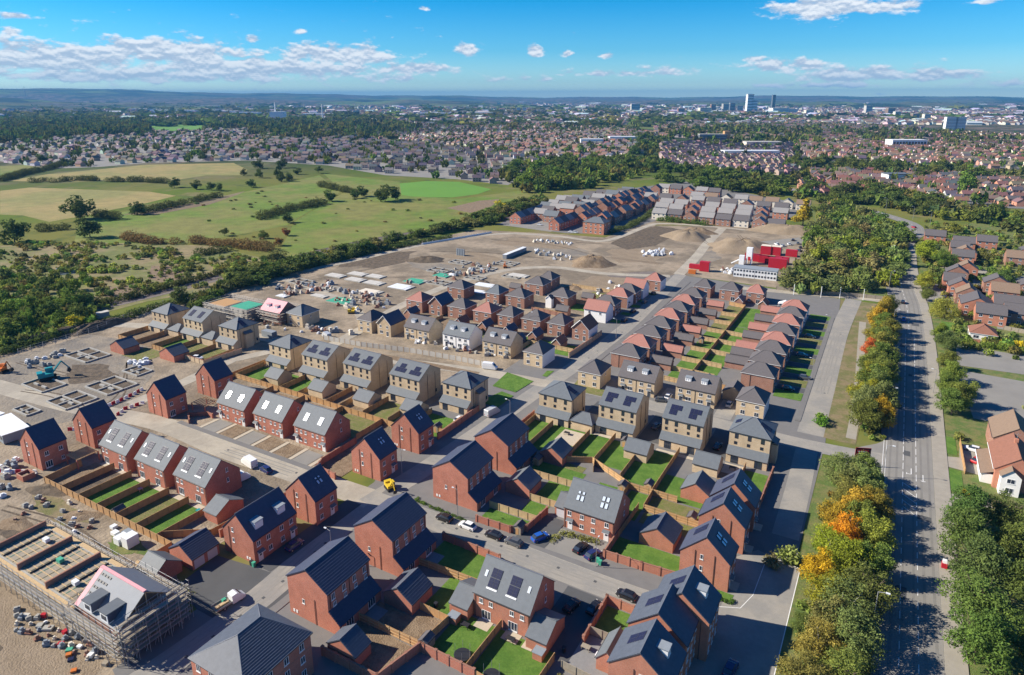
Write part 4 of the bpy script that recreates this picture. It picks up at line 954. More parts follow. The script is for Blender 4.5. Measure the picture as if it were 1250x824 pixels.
place('R4', lambda: t_small_hip('brick_buff', 'tile_brown_grey', 8.0, 9.4, 'two', 1.6, 'y', True), -29.6, 199.7, 'buff hip-roofed house with a white side, at the long estate street', 'house', G)
G = 'stepped brick houses along the long street'
cs = ['grey', 'pink', 'grey', 'grey', 'pink', 'grey', 'pink', 'grey']; ys = [212.3, 223.4, 236.0, 248.3, 260.5, 272.6, 284.0, 296.3]
wh = ['nearest the buff houses', 'next above the first grey one', 'above the lowest pink roof', 'just below the second pink roof', 'third house below the garden with the planters', 'between two pink roofs', 'highest pink one on this side', 'last before the street head']
for k, (c, y) in enumerate(zip(cs, ys)): place(('S', c), lambda: t_small_hip('brick_brown', RM[c], 10.4, 8.4, 'side', 2.0, 'x'), -75.6, y + 4.2, '%s hip-roofed brick house on the long street, %s' % (c if c == 'pink' else 'grey', wh[k]), 'house', G)
for k, (x, y, c, w) in enumerate([(-75.0, 319.2, 'grey', 8.2), (-62.5, 320.0, 'grey', 8.8), (-51.0, 321.2, 'pink', 7.6)]):
 place(('O', c, w), lambda: t_small_hip('brick_brown', RM[c], w, 9.2, 'french', 1.2, 'x'), x, y, ['grey hip-roofed house at the head of the long street', 'grey hip-roofed house with french windows facing the gardens', 'pink hip-roofed house below the long site cabin'][k], 'house', 'houses closing the gardens at the top')
G = 'stepped houses along the east estate street'
cs = ['grey', 'grey', 'grey', 'pink', 'grey', 'pink', 'grey', 'pink']; ys = [217.2, 229.3, 241.2, 251.8, 263.6, 276.8, 288.4, 299.2]
wh = ['nearest the buff corner house', 'second up the street', 'third up, below the lowest pink roof', 'lowest of the pink roofs', 'between the two lower pink roofs', 'second of the pink roofs', 'below the top pink roof', 'at the top of the street']
for k, (c, y) in enumerate(zip(cs, ys)): place(('T', c, k > 3), lambda: t_small_hip('brick_brown', RM[c], 10.2, 8.4, 'side', 2.4, 'x', k > 3), -31.6, y + 4.2, '%s hip-roofed brick house on the east estate street, %s' % (c, wh[k]), 'house', G)
# garages
def gar(key, fn, x, y, l, g=None): place(key, fn, x, y, l, 'garage', g)
gar('GD', lambda: t_garage('brick_red', 'slate_navy', 7.4, 6.3, 'y', 4.7, 2.5, .34, ('e', (-1.6, 1.5))), -117.9, 71.7, 'brick double garage with ribbed roof and two pale doors')
gar('GE1', lambda: t_garage('brick_red', 'slate_blue', 6.3, 3.9, 'y', 4.6, 2.5, .34), -71.6, 68.4, 'small ribbed-roof brick garage behind the bottom brick wall')
gar('GE2', lambda: t_garage('brick_red', 'slate_blue', 6.7, 6.3, 'y', 4.7, 2.5, .34), -71.1, 84.0, 'ribbed-roof brick garage between bare-soil and lawn gardens')
gar('GE3', lambda: t_garage('brick_red', 'slate_grey', 6.6, 6.2, 'y', 4.7, 2.5), -70.0, 127.8, 'brick garage with a valley roof between two small lawns')
gar('GE3', None, -69.6, 145.0, 'brick garage below the buff corner house')
gar('GH', lambda: t_garage('brick_rust', 'slate_grey', 4.0, 7.4, 'x', 4.3, 2.5), -43.9, 88.6, 'grey-roofed brick garage with a bin store, beside the solar house')
gar('GH', None, -60.1, 88.6, 'grey-roofed brick garage on the lawn side of the solar house')
gar('GI', lambda: t_garage('brick_rust', 'slate_grey', 3.2, 6.6, 'x', 4.3, 2.5, 0, ('s', (0,))), -57.0, 125.4, 'lean brick garage with a white door, blue car before it')
gar('GH3', lambda: t_garage('brick_rust', 'slate_blue', 7.4, 6.6, 'y', 4.8, 2.5, .34), -34.7, 125.5, 'ribbed-roof brick garage on the corner lawn')
gar('GH3b', lambda: t_garage('brick_rust', 'slate_grey', 6.6, 6.6, 'y', 4.8, 2.5), -32.2, 146.8, 'brick garage with smooth grey roof beside the stepped three')
for x, y, l in [(-50.9, 157.4, 'buff brick garage with grey roof between two long lawns'), (-33.1, 159.6, 'buff brick garage next to the paved patio'), (-173.8, 143.7, 'buff brick garage in the gardens, nearest the dusty road'), (-153.7, 143.9, 'buff brick garage in the gardens, second in the row'), (-135.6, 145.2, 'buff brick garage in the gardens, third in the row'), (-118.4, 147.0, 'buff brick garage in the gardens, behind the narrow gabled house')]:
 gar('GK', lambda: t_garage('brick_buff', 'slate_grey', 6.3, 6.2, 'x', 4.6, 2.5), x, y, l, 'buff brick garages in the gardens')
for x, y, l in [(-70.0, 165.4, 'buff garage with hipped roof linking the corner house to the next'), (-245.2, 156.6, 'buff link garage nearest the railway'), (-225.2, 157.4, 'buff link garage beside the stair-bay house')]:
 place('GK1', lambda: (lambda r: (hip_parts(r, 6.6, 6.4, 2.7, 4.6, 'brick_buff', 'slate_grey', 2.4, 'x'), finish(r))[1])(root('garage', 0, 0)), x, y, l, 'garage')
for x, y, l in [(-246.9, 134.6, 'brick garage with grey roof by the weedy plot'), (-223.8, 139.4, 'brick garage with a white car parked before it')]: gar('RG', lambda: t_garage('brick_red', 'slate_blue', 8.6, 6.2, 'y', 4.9, 2.5), x, y, l, 'brick garages by the weedy plot')
cs = ['grey', 'pink', 'grey', 'pink', 'grey', 'pink']; ys = [220.0, 233.2, 247.6, 258.4, 270.2, 298.0]
for k, (c, y) in enumerate(zip(cs, ys)): gar(('SG', c), lambda: t_garage('brick_brown', RM[c], 7.2, 3.4, 'x', 4.2, 2.4), -64.4, y, '%s-roofed garage behind the long street, %s' % (c, ['nearest the dormer house', 'lowest pink one', 'second grey one up', 'middle pink one', 'third grey one up', 'by the white garden furniture'][k]), 'garages behind the long street')
gar(('SG', 'grey'), None, -64.4, 284.2, 'grey-roofed garage behind the long street, below the highest pink one', 'garages behind the long street')
cs = ['grey', 'grey', 'pink', 'grey', 'pink', 'grey', 'pink']; ys = [233.6, 242.5, 250.4, 263.2, 274.6, 287.4, 301.4]
for k, (c, y) in enumerate(zip(cs, ys)): gar(('TG', c), lambda: t_garage('brick_brown', RM[c], 7.6, 4.4, 'x', 4.3, 2.4), -41.4, y, '%s-roofed garage behind the east street, %s' % (c, ['with a patio beside it', 'second from the patio', 'lowest pink one', 'between the pink ones', 'second pink one', 'below the top pink one', 'top one by the white tent'][k]), 'garages behind the east street')
for k, (x, y, c) in enumerate([(-177.5, 221.4, 'navy'), (-151.6, 222.0, 'rust'), (-140.3, 223.2, 'navy'), (-128.7, 222.8, 'navy'), (-117.0, 223.2, 'navy'), (-105.2, 220.4, 'rust'), (-119.9, 214.0, 'navy'), (-56.5, 311.8, 'navy'), (-46.0, 311.8, 'rust')]):
 gar(('OG', c), lambda: t_garage('brick_brown', RM[c], 3.7, 6.4, 'y', 4.3, 2.4, barge='trim_white'), x, y, 'little white-gabled garage with %s roof, %s' % ('red-brown' if c == 'rust' else 'dark', ['behind the gable-fronted house', 'below the grey hip roof', 'below the second pink roof', 'below the narrow grey roof', 'below the lamp column house', 'at the fence by the long street', 'touching the buff semi', 'at the garden head', 'below the pink roof by the cabin'][k]), 'little white-gabled garages')
gar('GR', lambda: t_garage('brick_buff', 'tile_brown_grey', 6.4, 6.0, 'y', 4.6, 2.5), -36.6, 207.8, 'open-fronted buff garage behind the white-sided corner house'); gar('GQ', lambda: t_garage('brick_brown', 'tile_brown_grey', 6.0, 3.6, 'x', 4.2, 2.4), -121.5, 257.4, 'grey-roofed garage by the brick yard wall')
gar('GQ', None, -119.6, 281.2, 'low grey-roofed outbuilding behind the green plot'); gar('GQ', None, -157.6, 279.0, 'low grey-roofed garage joined to the blank-sided house')

# ---------------------------------------------------------------- garden fences and walls
def fence_panel(L, hgt, m, rails):
 def f():
  b = MB(); b.box(0, L, -.02, .02, .05, hgt, m)
  if rails:
   for z in (.3, hgt / 2, hgt - .25): b.box(0, L, -.09, -.02, z, z + .1, 'timber_pale')
  b.box(0, L, -.05, .05, hgt, hgt + .04, m); return b.mesh('fence_panel')
 return cached(('fp', round(L, 2), hgt, m, rails), f)
def fence_post(hgt, m):
 def f(): b = MB(); b.box(-.06, .06, -.11, .05, 0, hgt + .08, m); return b.mesh('post')
 return cached(('post', hgt, m), f)
NF = {}
def fence(pts, label, m='timber_orange', hgt=1.8, bay=2.4, rails=True, group=None):
 r = root('garden_fence', pts[0][0], pts[0][1]); tag(r, label, 'fence', group); ox, oy = pts[0]
 for (x0, y0), (x1, y1) in zip(pts[:-1], pts[1:]):
  L = math.hypot(x1 - x0, y1 - y0); n = max(1, round(L / bay)); l = round(L / n * 4) / 4 if L / n > 1 else L / n; l = L / n; a = math.atan2(y1 - y0, x1 - x0)
  lq = round(l, 1) or l; me = fence_panel(1.0, hgt, m, rails); pm = fence_post(hgt, 'timber_pale' if rails else m)
  for i in range(n):
   t = i / n; loc = (x0 + (x1 - x0) * t - ox, y0 + (y1 - y0) * t - oy, 0)
   o = obj('fence_panel', me, r, loc, a); o.scale = (l, 1, 1)
   obj('post', pm, r, loc, a)
  obj('post', pm, r, (x1 - ox, y1 - oy, 0), a)
 return r
def brick_wall(pts, label, m='brick_rust', hgt=1.75, bay=3.0, t=.22):
 r = root('garden_wall', pts[0][0], pts[0][1]); tag(r, label, 'garden wall'); ox, oy = pts[0]
 def pnl(): b = MB(); b.box(0, 1, -t / 2, t / 2, 0, hgt, m); return b.mesh('wall_panel')
 def pier(): b = MB(); b.box(-.22, .22, -.22, .22, 0, hgt + .08, m); b.box(-.26, .26, -.26, .26, hgt + .08, hgt + .16, 'brick_brown'); return b.mesh('pier')
 def cop(): b = MB(); b.box(0, 1, -t / 2 - .04, t / 2 + .04, hgt, hgt + .09, 'brick_brown'); return b.mesh('coping')
 pm, cm, wm = cached(('pier', m, hgt), pier), cached(('cop', hgt, t), cop), cached(('wp', m, hgt, t), pnl)
 for (x0, y0), (x1, y1) in zip(pts[:-1], pts[1:]):
  L = math.hypot(x1 - x0, y1 - y0); n = max(1, round(L / bay)); l = L / n; a = math.atan2(y1 - y0, x1 - x0)
  for i in range(n):
   tt = i / n; loc = (x0 + (x1 - x0) * tt - ox, y0 + (y1 - y0) * tt - oy, 0)
   for nm, me in (('wall_panel', wm), ('coping', cm)): o = obj(nm, me, r, loc, a); o.scale = (l, 1, 1)
   obj('pier', pm, r, loc, a)
  obj('pier', pm, r, (x1 - ox, y1 - oy, 0), a)
 return r
def lawn(x0, x1, y0, y1, m='lawn', label='small green lawn'): ground('lawn', [(x0, y0), (x1, y0), (x1, y1), (x0, y1)], .09, m, label)
# A row: long planked fence and its six gardens
fence([(-175.4, 79.8), (-174.8, 70.6), (-124.0, 70.6), (-124.0, 66.2)], 'long orange plank fence along the backs of the six narrow gardens', hgt=1.9, bay=2.6, rails=False)
AX = [-174.6, -167.2, -159.8, -152.1, -144.4, -136.9, -129.4]
for k, x in enumerate(AX[1:]): fence([(x, 70.8), (x + .6, 83.2)], 'orange plank fence between narrow gardens, %s from the brick bin store' % ORD[k], rails=False, bay=2.6, group='fences between the narrow gardens')
gm = ['soil', 'soil_dark', 'lawn', 'lawn', 'lawn_dry', 'lawn']; gl = ['bare soil garden', 'dark soil garden with a long shadow', 'green garden with a play tent', 'green garden with paving at the house', 'patchy dry garden', 'bright green garden by the small garage']
for k in range(6): ground('garden', [(AX[k] + .1, 70.8), (AX[k + 1] - .1, 70.8), (AX[k + 1] + .4, 82.6), (AX[k] + .6, 82.6)], .08, gm[k], gl[k])
for k in range(6): ground('patio', [(AX[k] + 2.2, 82.6), (AX[k + 1] - .6, 82.6), (AX[k + 1] - .6, 84), (AX[k] + 2.2, 84)], .1, 'paving_slab', 'pale paving at the back door, %s garden' % ORD[k])
fence([(-129.0, 72.0), (-124.0, 75.6), (-120.5, 77.6), (-120, 82)], 'crooked plank fence by the double garage', rails=False)
gar('GA', lambda: t_garage('brick_red', 'slate_pale', 4.4, 7.2, 'x', 4.3, 2.4), -125.2, 84.6, 'small brick garage with pale roof beside the last solar-roofed semi')
brick_wall([(-118.6, 78.5), (-118.6, 92), (-116.6, 98), (-113.5, 100.2)], 'curving brick wall from the small garage to the street', 'brick_red', 1.8)
# B row fronts
for k in range(7): x = -168 + k * 7.3; ground('front_path', [(x, 108.6), (x + 1.1, 108.6), (x + 1.1, 115.6), (x, 115.6)], .10, 'paving_slab', 'pale path to a front door, %s from the stepped wall' % ORD[k])
for k in range(6): x = -166.7 + k * 7.3; ground('front_plot', [(x, 108.8), (x + 5.6, 108.8), (x + 5.6, 115.2), (x, 115.2)], .085, ['asphalt_old', 'soil', 'asphalt_old', 'soil', 'soil', 'asphalt_old'][k], ['grey parking bay', 'bare front plot'][k in (1, 3, 4)] + ', %s along the row of three' % ORD[k])
ribbon('west_street_footway', [(-176, 108.0), (-122, 108.4)], 1.6, .17, 'pavement', 'grey footway before the roof-window semis', h=.1)
brick_wall([(-172.2, 108.8), (-176.5, 111.6), (-172.2, 114.8), (-169.5, 114.6)], 'stepped low brick wall beside the first roof-window semi', 'brick_red', 1.4)
brick_wall([(-113.4, 108.0), (-120.2, 108.6), (-121.6, 112), (-121.6, 124.5)], 'curved brick garden wall by the narrow gabled house', 'brick_red', 1.8, 2.4)
fence([(-176, 138.2), (-150, 137.8), (-123.6, 137.2), (-112.6, 136.4)], 'long orange fence behind the roof-window semis', rails=False, bay=2.8)
for k, x in enumerate([-169.2, -154.8, -139.0, -122.8]): fence([(x, 126), (x, 137.4)], 'orange fence between back gardens, %s from the navy-roofed houses' % ORD[k], rails=False, bay=2.6)
for k, (x0, x1, m) in enumerate([(-168.8, -155, 'soil'), (-154.6, -139.2, 'soil'), (-138.8, -123, 'lawn_dry')]): lawn(x0, x1, 126, 137, m, 'back garden behind the %s roof-window semi' % ORD[k])
ground('soil_garden', [(-121.4, 109.5), (-112.8, 109), (-112.6, 120), (-121.4, 123)], .085, 'soil', 'bare soil garden inside the curved wall')
# L row gardens
LX = [-188.5, -176.8, -167.0, -158.8, -146.4, -140.6, -131.2, -121.6, -114.2, -103.2]
for k, x in enumerate(LX): fence([(x, 138.2), (x, 150.0)], 'orange fence running down a buff-row garden, %s from the dusty road' % ORD[k], rails=k % 2 == 1, bay=2.4, group='fences of the buff-row gardens')
fence([(-188.5, 138.2), (-176, 138.2)], 'end fence of the first buff-row garden'); fence([(-113.8, 140.6), (-103.4, 140.6), (-103.4, 150)], 'corner fence round the last buff-row lawn', rails=False)
for k in range(9): lawn(LX[k] + .2, LX[k + 1] - .2, 138.5, 150, ['lawn', 'lawn', 'lawn', 'soil', 'soil', 'soil', 'lawn_dry', 'lawn', 'lawn'][k], 'buff-row garden plot, %s from the dusty road' % ORD[k])
brick_wall([(-103.0, 137.8), (-102.6, 158)], 'brick wall beside the street at the last buff-row garden', 'brick_rust', 1.9)
fence([(-190.4, 128), (-190.0, 150), (-190, 164)], 'orange fence along the dusty road side', rails=False)
# M row gardens
for k, x in enumerate([-262, -250.2, -240, -230.6, -219.4, -209]): fence([(x, 141), (x, 153.5)], 'orange fence of a garden near the railway, %s from the railway' % ORD[k], rails=False, group='garden fences near the railway')
fence([(-262, 141), (-250.4, 141)], 'orange cross fence nearest the railway', rails=False); fence([(-240, 141), (-219.6, 141)], 'orange cross fence behind the weedy plot', rails=False)
brick_wall([(-219.2, 140.6), (-208.6, 140.4), (-206.6, 155)], 'buff boundary wall by the weedy plot', 'brick_buff', 1.7)
lawn(-261.8, -250.4, 141.2, 153.5, 'soil', 'bare garden nearest the railway'); lawn(-249.8, -240.2, 141.2, 153.5, 'soil', 'bare garden behind the link garage'); lawn(-239.8, -230.8, 141.2, 153.5, 'lawn', 'green garden of the pale-roofed house'); lawn(-230.4, -219.6, 141.2, 153.5, 'lawn_dry', 'weedy green garden'); lawn(-219, -209.4, 141, 153.5, 'lawn_dry', 'weedy garden by the boundary wall')
lawn(-243.5, -230, 131, 140.5, 'lawn_dry', 'weedy plot between the brick garages')
# E row gardens
fence([(-75.4, 75.1), (-61.6, 75.3), (-60.8, 82.6), (-67.3, 82.8)], 'sturdy railed fence round the bare-soil garden')
fence([(-75.3, 92.9), (-61.2, 93.4)], 'railed fence between two catslide gardens')
brick_wall([(-75.4, 65.9), (-63.4, 66.1), (-61.4, 75.0), (-60.6, 75.0), (-50.2, 74.9)], 'brick wall round the bottom gardens', 'brick_red', 1.9, 2.8)
fence([(-50.2, 74.9), (-44.6, 74.4), (-38.6, 74.6)], 'plank fence at the foot of the lawn', rails=False)
fence([(-52.0, 75.0), (-51.9, 86.6)], 'plank fence dividing the two lawns of the solar house', rails=False); fence([(-40.4, 75), (-40.2, 84.6)], 'dark plank fence beside the bin store', rails=False)
ground('soil_garden', [(-75.3, 66.2), (-63.2, 66.4), (-61.4, 75.0), (-75.3, 75.0)], .08, 'soil', 'bare brown garden at the bottom'); ground('soil_garden', [(-75.3, 75.3), (-61.5, 75.4), (-61, 82.5), (-67.5, 82.5), (-67.5, 80.7), (-75.3, 80.7)], .08, 'soil', 'bare brown garden inside the railed fence')
lawn(-67.5, -61.9, 84, 93.1, 'lawn', 'lawn beside the ribbed garage'); lawn(-75.3, -61.6, 93.6, 101.8, 'lawn', 'lawn half in the shadow of the catslide house')
lawn(-60.4, -52.1, 75.2, 86.2, 'lawn', 'lawn with a trampoline'); lawn(-51.7, -40.6, 75.2, 86.2, 'lawn', 'lawn of the solar house, garage side')
for x0, x1, y0, y1, l in [(-75.4, -72.4, 76, 79.6, 'grey patio by the bare garden'), (-75.4, -72.2, 93.6, 97.6, 'grey patio by the shaded lawn')]: ground('patio', [(x0, y0), (x1, y0), (x1, y1), (x0, y1)], .11, 'paving_grey', l)
for x0, x1, l in [(-56.6, -53.6, 'pale patio at the french windows'), (-50.8, -47.6, 'pale patio at the open french windows'), (-46.6, -44.6, 'pale step by the bin store')]: ground('patio', [(x0, 84.4), (x1, 84.4), (x1, 86.7), (x0, 86.7)], .12, 'paving_slab', l)
brick_wall([(-75.6, 102.0), (-61.2, 101.6), (-59.6, 99)], 'brick wall between the lawn and the middle street', 'brick_red', 1.9)
# E3/E4 gardens
brick_wall([(-72.8, 110.9), (-64.2, 111.2), (-61.2, 113.4), (-60.4, 121.6)], 'angled brick wall by the blue car', 'brick_red', 1.8)
fence([(-73.2, 117.2), (-60.8, 117.5)], 'pale fence across the catslide gardens', m='timber_pale', rails=False); fence([(-66.4, 124.6), (-58.8, 124.8)], 'short fence behind the lean garage', m='timber_pale', rails=False)
fence([(-74, 134.4), (-56.6, 134.6)], 'pale fence above the valley-roof garage', m='timber_pale', rails=False)
fence([(-66.2, 144.6), (-60.2, 147.6), (-52.6, 143.8), (-47.4, 140.9), (-35.6, 140.9)], 'long railed fence zigzagging between the lawns'); fence([(-59.4, 147.2), (-58.2, 143.6)], 'short railed return fence')
fence([(-47.6, 140.7), (-47.2, 128.8), (-46.6, 124)], 'plank fence by the roof-window house', rails=False); fence([(-41.6, 140.8), (-41.4, 133.9), (-28.6, 133.6)], 'railed fence above the corner lawn'); fence([(-42.6, 133.8), (-42.9, 121.2)], 'plank fence with pink toys beside it', rails=False)
brick_wall([(-43.0, 121.2), (-43.0, 113.8), (-35, 114.1), (-27.6, 114.6)], 'brick wall round the corner lawn', 'brick_rust', 1.9, 3.1)
lawn(-73, -61.2, 111.4, 117, 'lawn', 'lawn inside the angled wall'); lawn(-66.2, -61, 117.8, 124.4, 'lawn', 'lawn above the pale fence'); lawn(-66.2, -56.6, 125.1, 134.3, 'lawn', 'lawn beside the valley-roof garage'); lawn(-73, -59.2, 134.9, 141.6, 'lawn', 'lawn in front of the upper garage'); lawn(-66, -60.4, 141.6, 144.4, 'lawn_dry', 'strip of lawn under the zigzag fence')
lawn(-54.8, -47.6, 129, 140, 'lawn', 'lawn behind the roof-window house'); lawn(-46.8, -41.8, 129, 140.5, 'lawn', 'artificial-looking lawn by the pink toys'); lawn(-41.2, -28.8, 134, 140.6, 'lawn_dry', 'patchy lawn above the corner garden'); lawn(-41.0, -28.6, 129, 133.4, 'lawn_dry', 'strip of lawn behind the ribbed garage'); lawn(-42.8, -28, 114.4, 122, 'lawn', 'corner lawn inside the brick wall')
ground('corner_lawn', [(-27.4, 113.6), (-17.2, 113.8), (-17.0, 116), (-27.4, 116)], .12, 'lawn', 'strip of lawn with a low hedge at the corner gable')
# J garden
brick_wall([(-37.4, 90.6), (-37.6, 101.9), (-29.6, 101.6)], 'brick wall round the small lawn at the bend', 'brick_rust', 1.8); lawn(-37.2, -29.6, 93.4, 101.3, 'lawn', 'small lawn at the bend')
fence([(-37.6, 93.2), (-30, 93.4)], 'weathered grey fence with climbing plants', 'timber_grey', rails=False); fence([(-38.4, 83.8), (-30.4, 83.4)], 'weathered grey fence by the flower bed', 'timber_grey', rails=False)
ground('patio', [(-38, 84.2), (-30, 84.2), (-30, 93), (-38, 93)], .1, 'paving_grey', 'grey patio with garden furniture')
# K row gardens
KX = [(-85.0, 150, 163), (-78.6, 146.5, 161.2), (-67.0, 148, 161.4), (-59.8, 147.8, 163), (-51.0, 143.8, 154.2), (-41.8, 141, 164), (-24.6, 156, 164.8)]
for k, (x, y0, y1) in enumerate(KX): fence([(x, y0), (x, y1)], 'plank fence between the long lawns, %s from the street' % ORD[k], m='timber_orange', rails=False, bay=2.6, group='fences between the long lawns')
for k in range(6):
 x0, x1 = KX[k][0] + .2, KX[k + 1][0] - .2
 lawn(x0, x1, max(141.2, KX[k][1] - (0 if k < 5 else 0)), 162 if k < 5 else 152, 'lawn', 'long lawn below the buff houses, %s from the street' % ORD[k])
lawn(-24.4, -18.8, 149, 164, 'lawn', 'lawn beside the street wall at the buff corner house'); lawn(-30, -24.8, 156, 164, 'soil', 'garden below the patio'); ground('patio', [(-29.8, 160), (-24.8, 160), (-24.8, 165.2), (-29.8, 165.2)], .12, 'paving_slab', 'pale patio of the buff corner house')
ground('patio', [(-74.5, 154), (-67.4, 152.8), (-67.4, 161), (-74.5, 161)], .12, 'paving_slab', 'pale paved patio by the round-roofed garage')
for x0, x1, l in [(-66, -55.2, 'first'), (-47.8, -36.8, 'second')]: ground('patio', [(x0, 162), (x1, 162), (x1, 163.4), (x0, 163.4)], .13, 'paving_slab', 'pale paving strip behind the %s solar gable' % l)
brick_wall([(-86.4, 148.6), (-86.2, 163.6)], 'brick wall along the street below the buff corner house', 'brick_rust', 1.9); brick_wall([(-18.2, 148.4), (-18.0, 165.6)], 'brick wall along the east street', 'brick_rust', 2.0, 3.4)
brick_wall([(-24.4, 148.6), (-18.2, 148.4)], 'brick cross wall at the foot of the corner lawn', 'brick_buff', 1.8)
# N/O gardens and walls
lawn(-126, -97.5, 213, 224, 'lawn', 'green gardens by the long street'); lawn(-145, -126, 213.5, 226, 'lawn_dry', 'patchy gardens behind the dormer semis'); lawn(-186, -146, 212, 226, 'soil', 'unmade gardens behind the dormer semis')
for k, x in enumerate([-164.6, -151, -140, -127.8, -116.6]): fence([(x, 211), (x, 226.5)], 'fence between small gardens, %s from the sandy track' % ORD[k], 'timber_pale', rails=True, bay=2.6)
fence([(-128, 217.4), (-98, 217)], 'railed cross fence behind the little garages', 'timber_pale'); brick_wall([(-97.2, 212), (-96.4, 229), (-96.2, 240.5)], 'long brick wall beside the long street', 'brick_buff', 2.0)
fence([(-137, 300.6), (-109, 299.4)], 'pale railed fence along the bare brown plot', 'timber_pale'); fence([(-124, 276.5), (-111.6, 275.6)], 'railed fence by the green plot', 'timber_pale'); lawn(-123, -112, 266, 275, 'lawn', 'bright lawn beside the small front gable'); lawn(-124, -110, 288, 297.5, 'lawn_dry', 'green plot below the bare ground')
fence([(-116, 285), (-112, 299)], 'dark plank fence by the pink roof', 'timber_orange', rails=False); fence([(-135, 256), (-121, 255.2)], 'orange board fence round the brick yard', 'timber_orange', rails=False)
brick_wall([(-136, 255.5), (-120.6, 254.4)], 'low brick yard wall below the small front gable', 'brick_brown', 1.6)
# S/T gardens
YS = [206.5, 216.5, 227.2, 239.6, 252.2, 264.0, 276.2, 288.6]
for k, y in enumerate(YS): fence([(-60.4, y + 3), (-53.4, y + 2.6)], 'railed fence between sunny gardens, %s up from the dormer houses' % ORD[k], 'timber_pale', bay=1.8, group='railed fences between the sunny gardens')
for k, y in enumerate(YS[1:6]): fence([(-52.9, y + 3), (-45.8, y + 2.4)], 'railed fence east of the dark spine fence, %s up' % ORD[k], 'timber_pale', bay=1.8, group='railed fences east of the spine fence')
fence([(-53.2, 208), (-53.0, 306)], 'dark spine fence down the middle of the gardens', 'timber_orange', rails=False, bay=3.2)
fence([(-52.8, 212.4), (-37.4, 211.6)], 'orange plank fence across the widest garden', 'timber_orange', rails=False, bay=2.4); fence([(-60.6, 308.4), (-53, 306.6)], 'orange fence at the garden head', 'timber_orange')
for k in range(8): lawn(-60.4, -53.3, YS[k] + 3.2, (YS[k + 1] + 2.6) if k < 7 else 307, 'lawn' if k < 5 else 'lawn_dry', 'sunny back garden west of the spine fence, %s up' % ORD[k])
for k in range(6): lawn(-52.7, -45.6, (YS[k] + 3.2) if k else 204, YS[k + 1] + 2.4, 'lawn', 'back garden east of the spine fence, %s up' % ORD[k])
lawn(-52.7, -45.6, YS[6] + 3, 308, 'lawn', 'long bright lawn below the pink hip roof')
YT = [214.5 + i * 11.4 for i in range(9)]
for k in range(9): ground('front_lawn', [(-26.0, YT[k] + .4), (-17.6, YT[k] + .4), (-17.6, YT[k] + 6.8), (-26.0, YT[k] + 6.8)], .12, 'lawn' if k % 2 == 0 else 'lawn_dry', 'front lawn on the east street, %s up' % ORD[k])
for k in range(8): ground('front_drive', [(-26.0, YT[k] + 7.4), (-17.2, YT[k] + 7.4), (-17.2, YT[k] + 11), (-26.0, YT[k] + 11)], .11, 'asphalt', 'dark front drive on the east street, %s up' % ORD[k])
ribbon('east_footway', smooth([(-16.6, 200), (-16.8, 260), (-17, 312)], 4), 1.6, .17, 'pavement', 'footway before the front lawns', h=.1)
for k, y in enumerate([258, 270, 283, 292, 306]): ground('front_lawn', [(-99.6, y), (-95.4, y), (-95.4, y + 4), (-99.6, y + 4)], .12, 'lawn', 'front lawn on the long street, %s up' % ORD[k])
ground('green', [(-108.5, 176.2), (-99.4, 175.6), (-98.4, 186.4), (-110, 188.6)], .19, 'lawn', 'square green by the hoarding'); ground('green', [(-106, 164), (-98.6, 163), (-98.6, 173), (-103.6, 174)], .19, 'lawn', 'square green by the buff corner house')
ground('green', [(-98, 192.0), (-96.2, 192), (-96.4, 198), (-98.6, 197)], .12, 'lawn', 'narrow planted strip at the corner')
ground('front_lawn', [(-85, 186.6), (-72.5, 186.9), (-72.5, 191), (-86, 196)], .12, 'lawn_dry', 'lawn in front of the small buff corner house')
ground('soil_strip', [(-190, 173.8), (-118, 181.2), (-118.4, 184), (-190, 178)], .085, 'soil', 'brown soil strip below the hoarding')
# ---------------------------------------------------------------- trees
def leaves(clumps, n, size, droop=0.0, rng=RNG, shell=.55):
 """n small faces spread through the clumps (x, y, z, rx, rz)"""
 C = np.array(clumps, dtype=float); wgt = (C[:, 3] ** 2) * (C[:, 4] ** .5); idx = rng.choice(len(C), n, p=wgt / wgt.sum()); c = C[idx]
 d = rng.normal(size=(n, 3)); d /= np.linalg.norm(d, axis=1)[:, None]; r = shell + (1 - shell) * rng.random(n) ** .6; r = r * (1 + .16 * rng.normal(size=n))
 p = c[:, :3] + d * r[:, None] * c[:, [3, 3, 4]]; p[:, 2] -= droop * rng.random(n) * np.abs(d[:, 0] + .3)
 nrm = d + .9 * rng.normal(size=(n, 3)); nrm[:, 2] += .35; nrm /= np.linalg.norm(nrm, axis=1)[:, None]
 a = np.cross(nrm, rng.normal(size=(n, 3))); a /= np.linalg.norm(a, axis=1)[:, None]; b = np.cross(nrm, a)
 s = size * (.6 + .8 * rng.random(n))[:, None]; l = 1.0 + .5 * rng.random(n)[:, None]
 V = np.empty((n, 4, 3)); V[:, 0] = p - a * s * l; V[:, 1] = p - b * s * .55; V[:, 2] = p + a * s * l; V[:, 3] = p + b * s * .55
 return V.reshape(-1, 3), np.arange(n * 4).reshape(n, 4)
def crown_clumps(h, r, k, base=.28, seed=0, cone=0.0):
 q = random.Random(seed); out = []
 for i in range(k):
  t = q.random(); z = h * (base + (1 - base) * (.12 + .8 * t)); prof = math.sin(math.pi * min(1, .22 + .72 * t)) ** .7 if not cone else max(.15, 1 - t) * cone
  rr = r * prof * math.sqrt(q.random()); a = q.random() * 6.283; cr = r * (.30 + .22 * q.random()) * (1 - .35 * t)
  out.append((rr * math.cos(a), rr * math.sin(a), z, cr, cr * (.75 + .3 * q.random())))
 out.append((0, 0, h * (base + .45 * (1 - base)), r * .6, h * .26)); return out
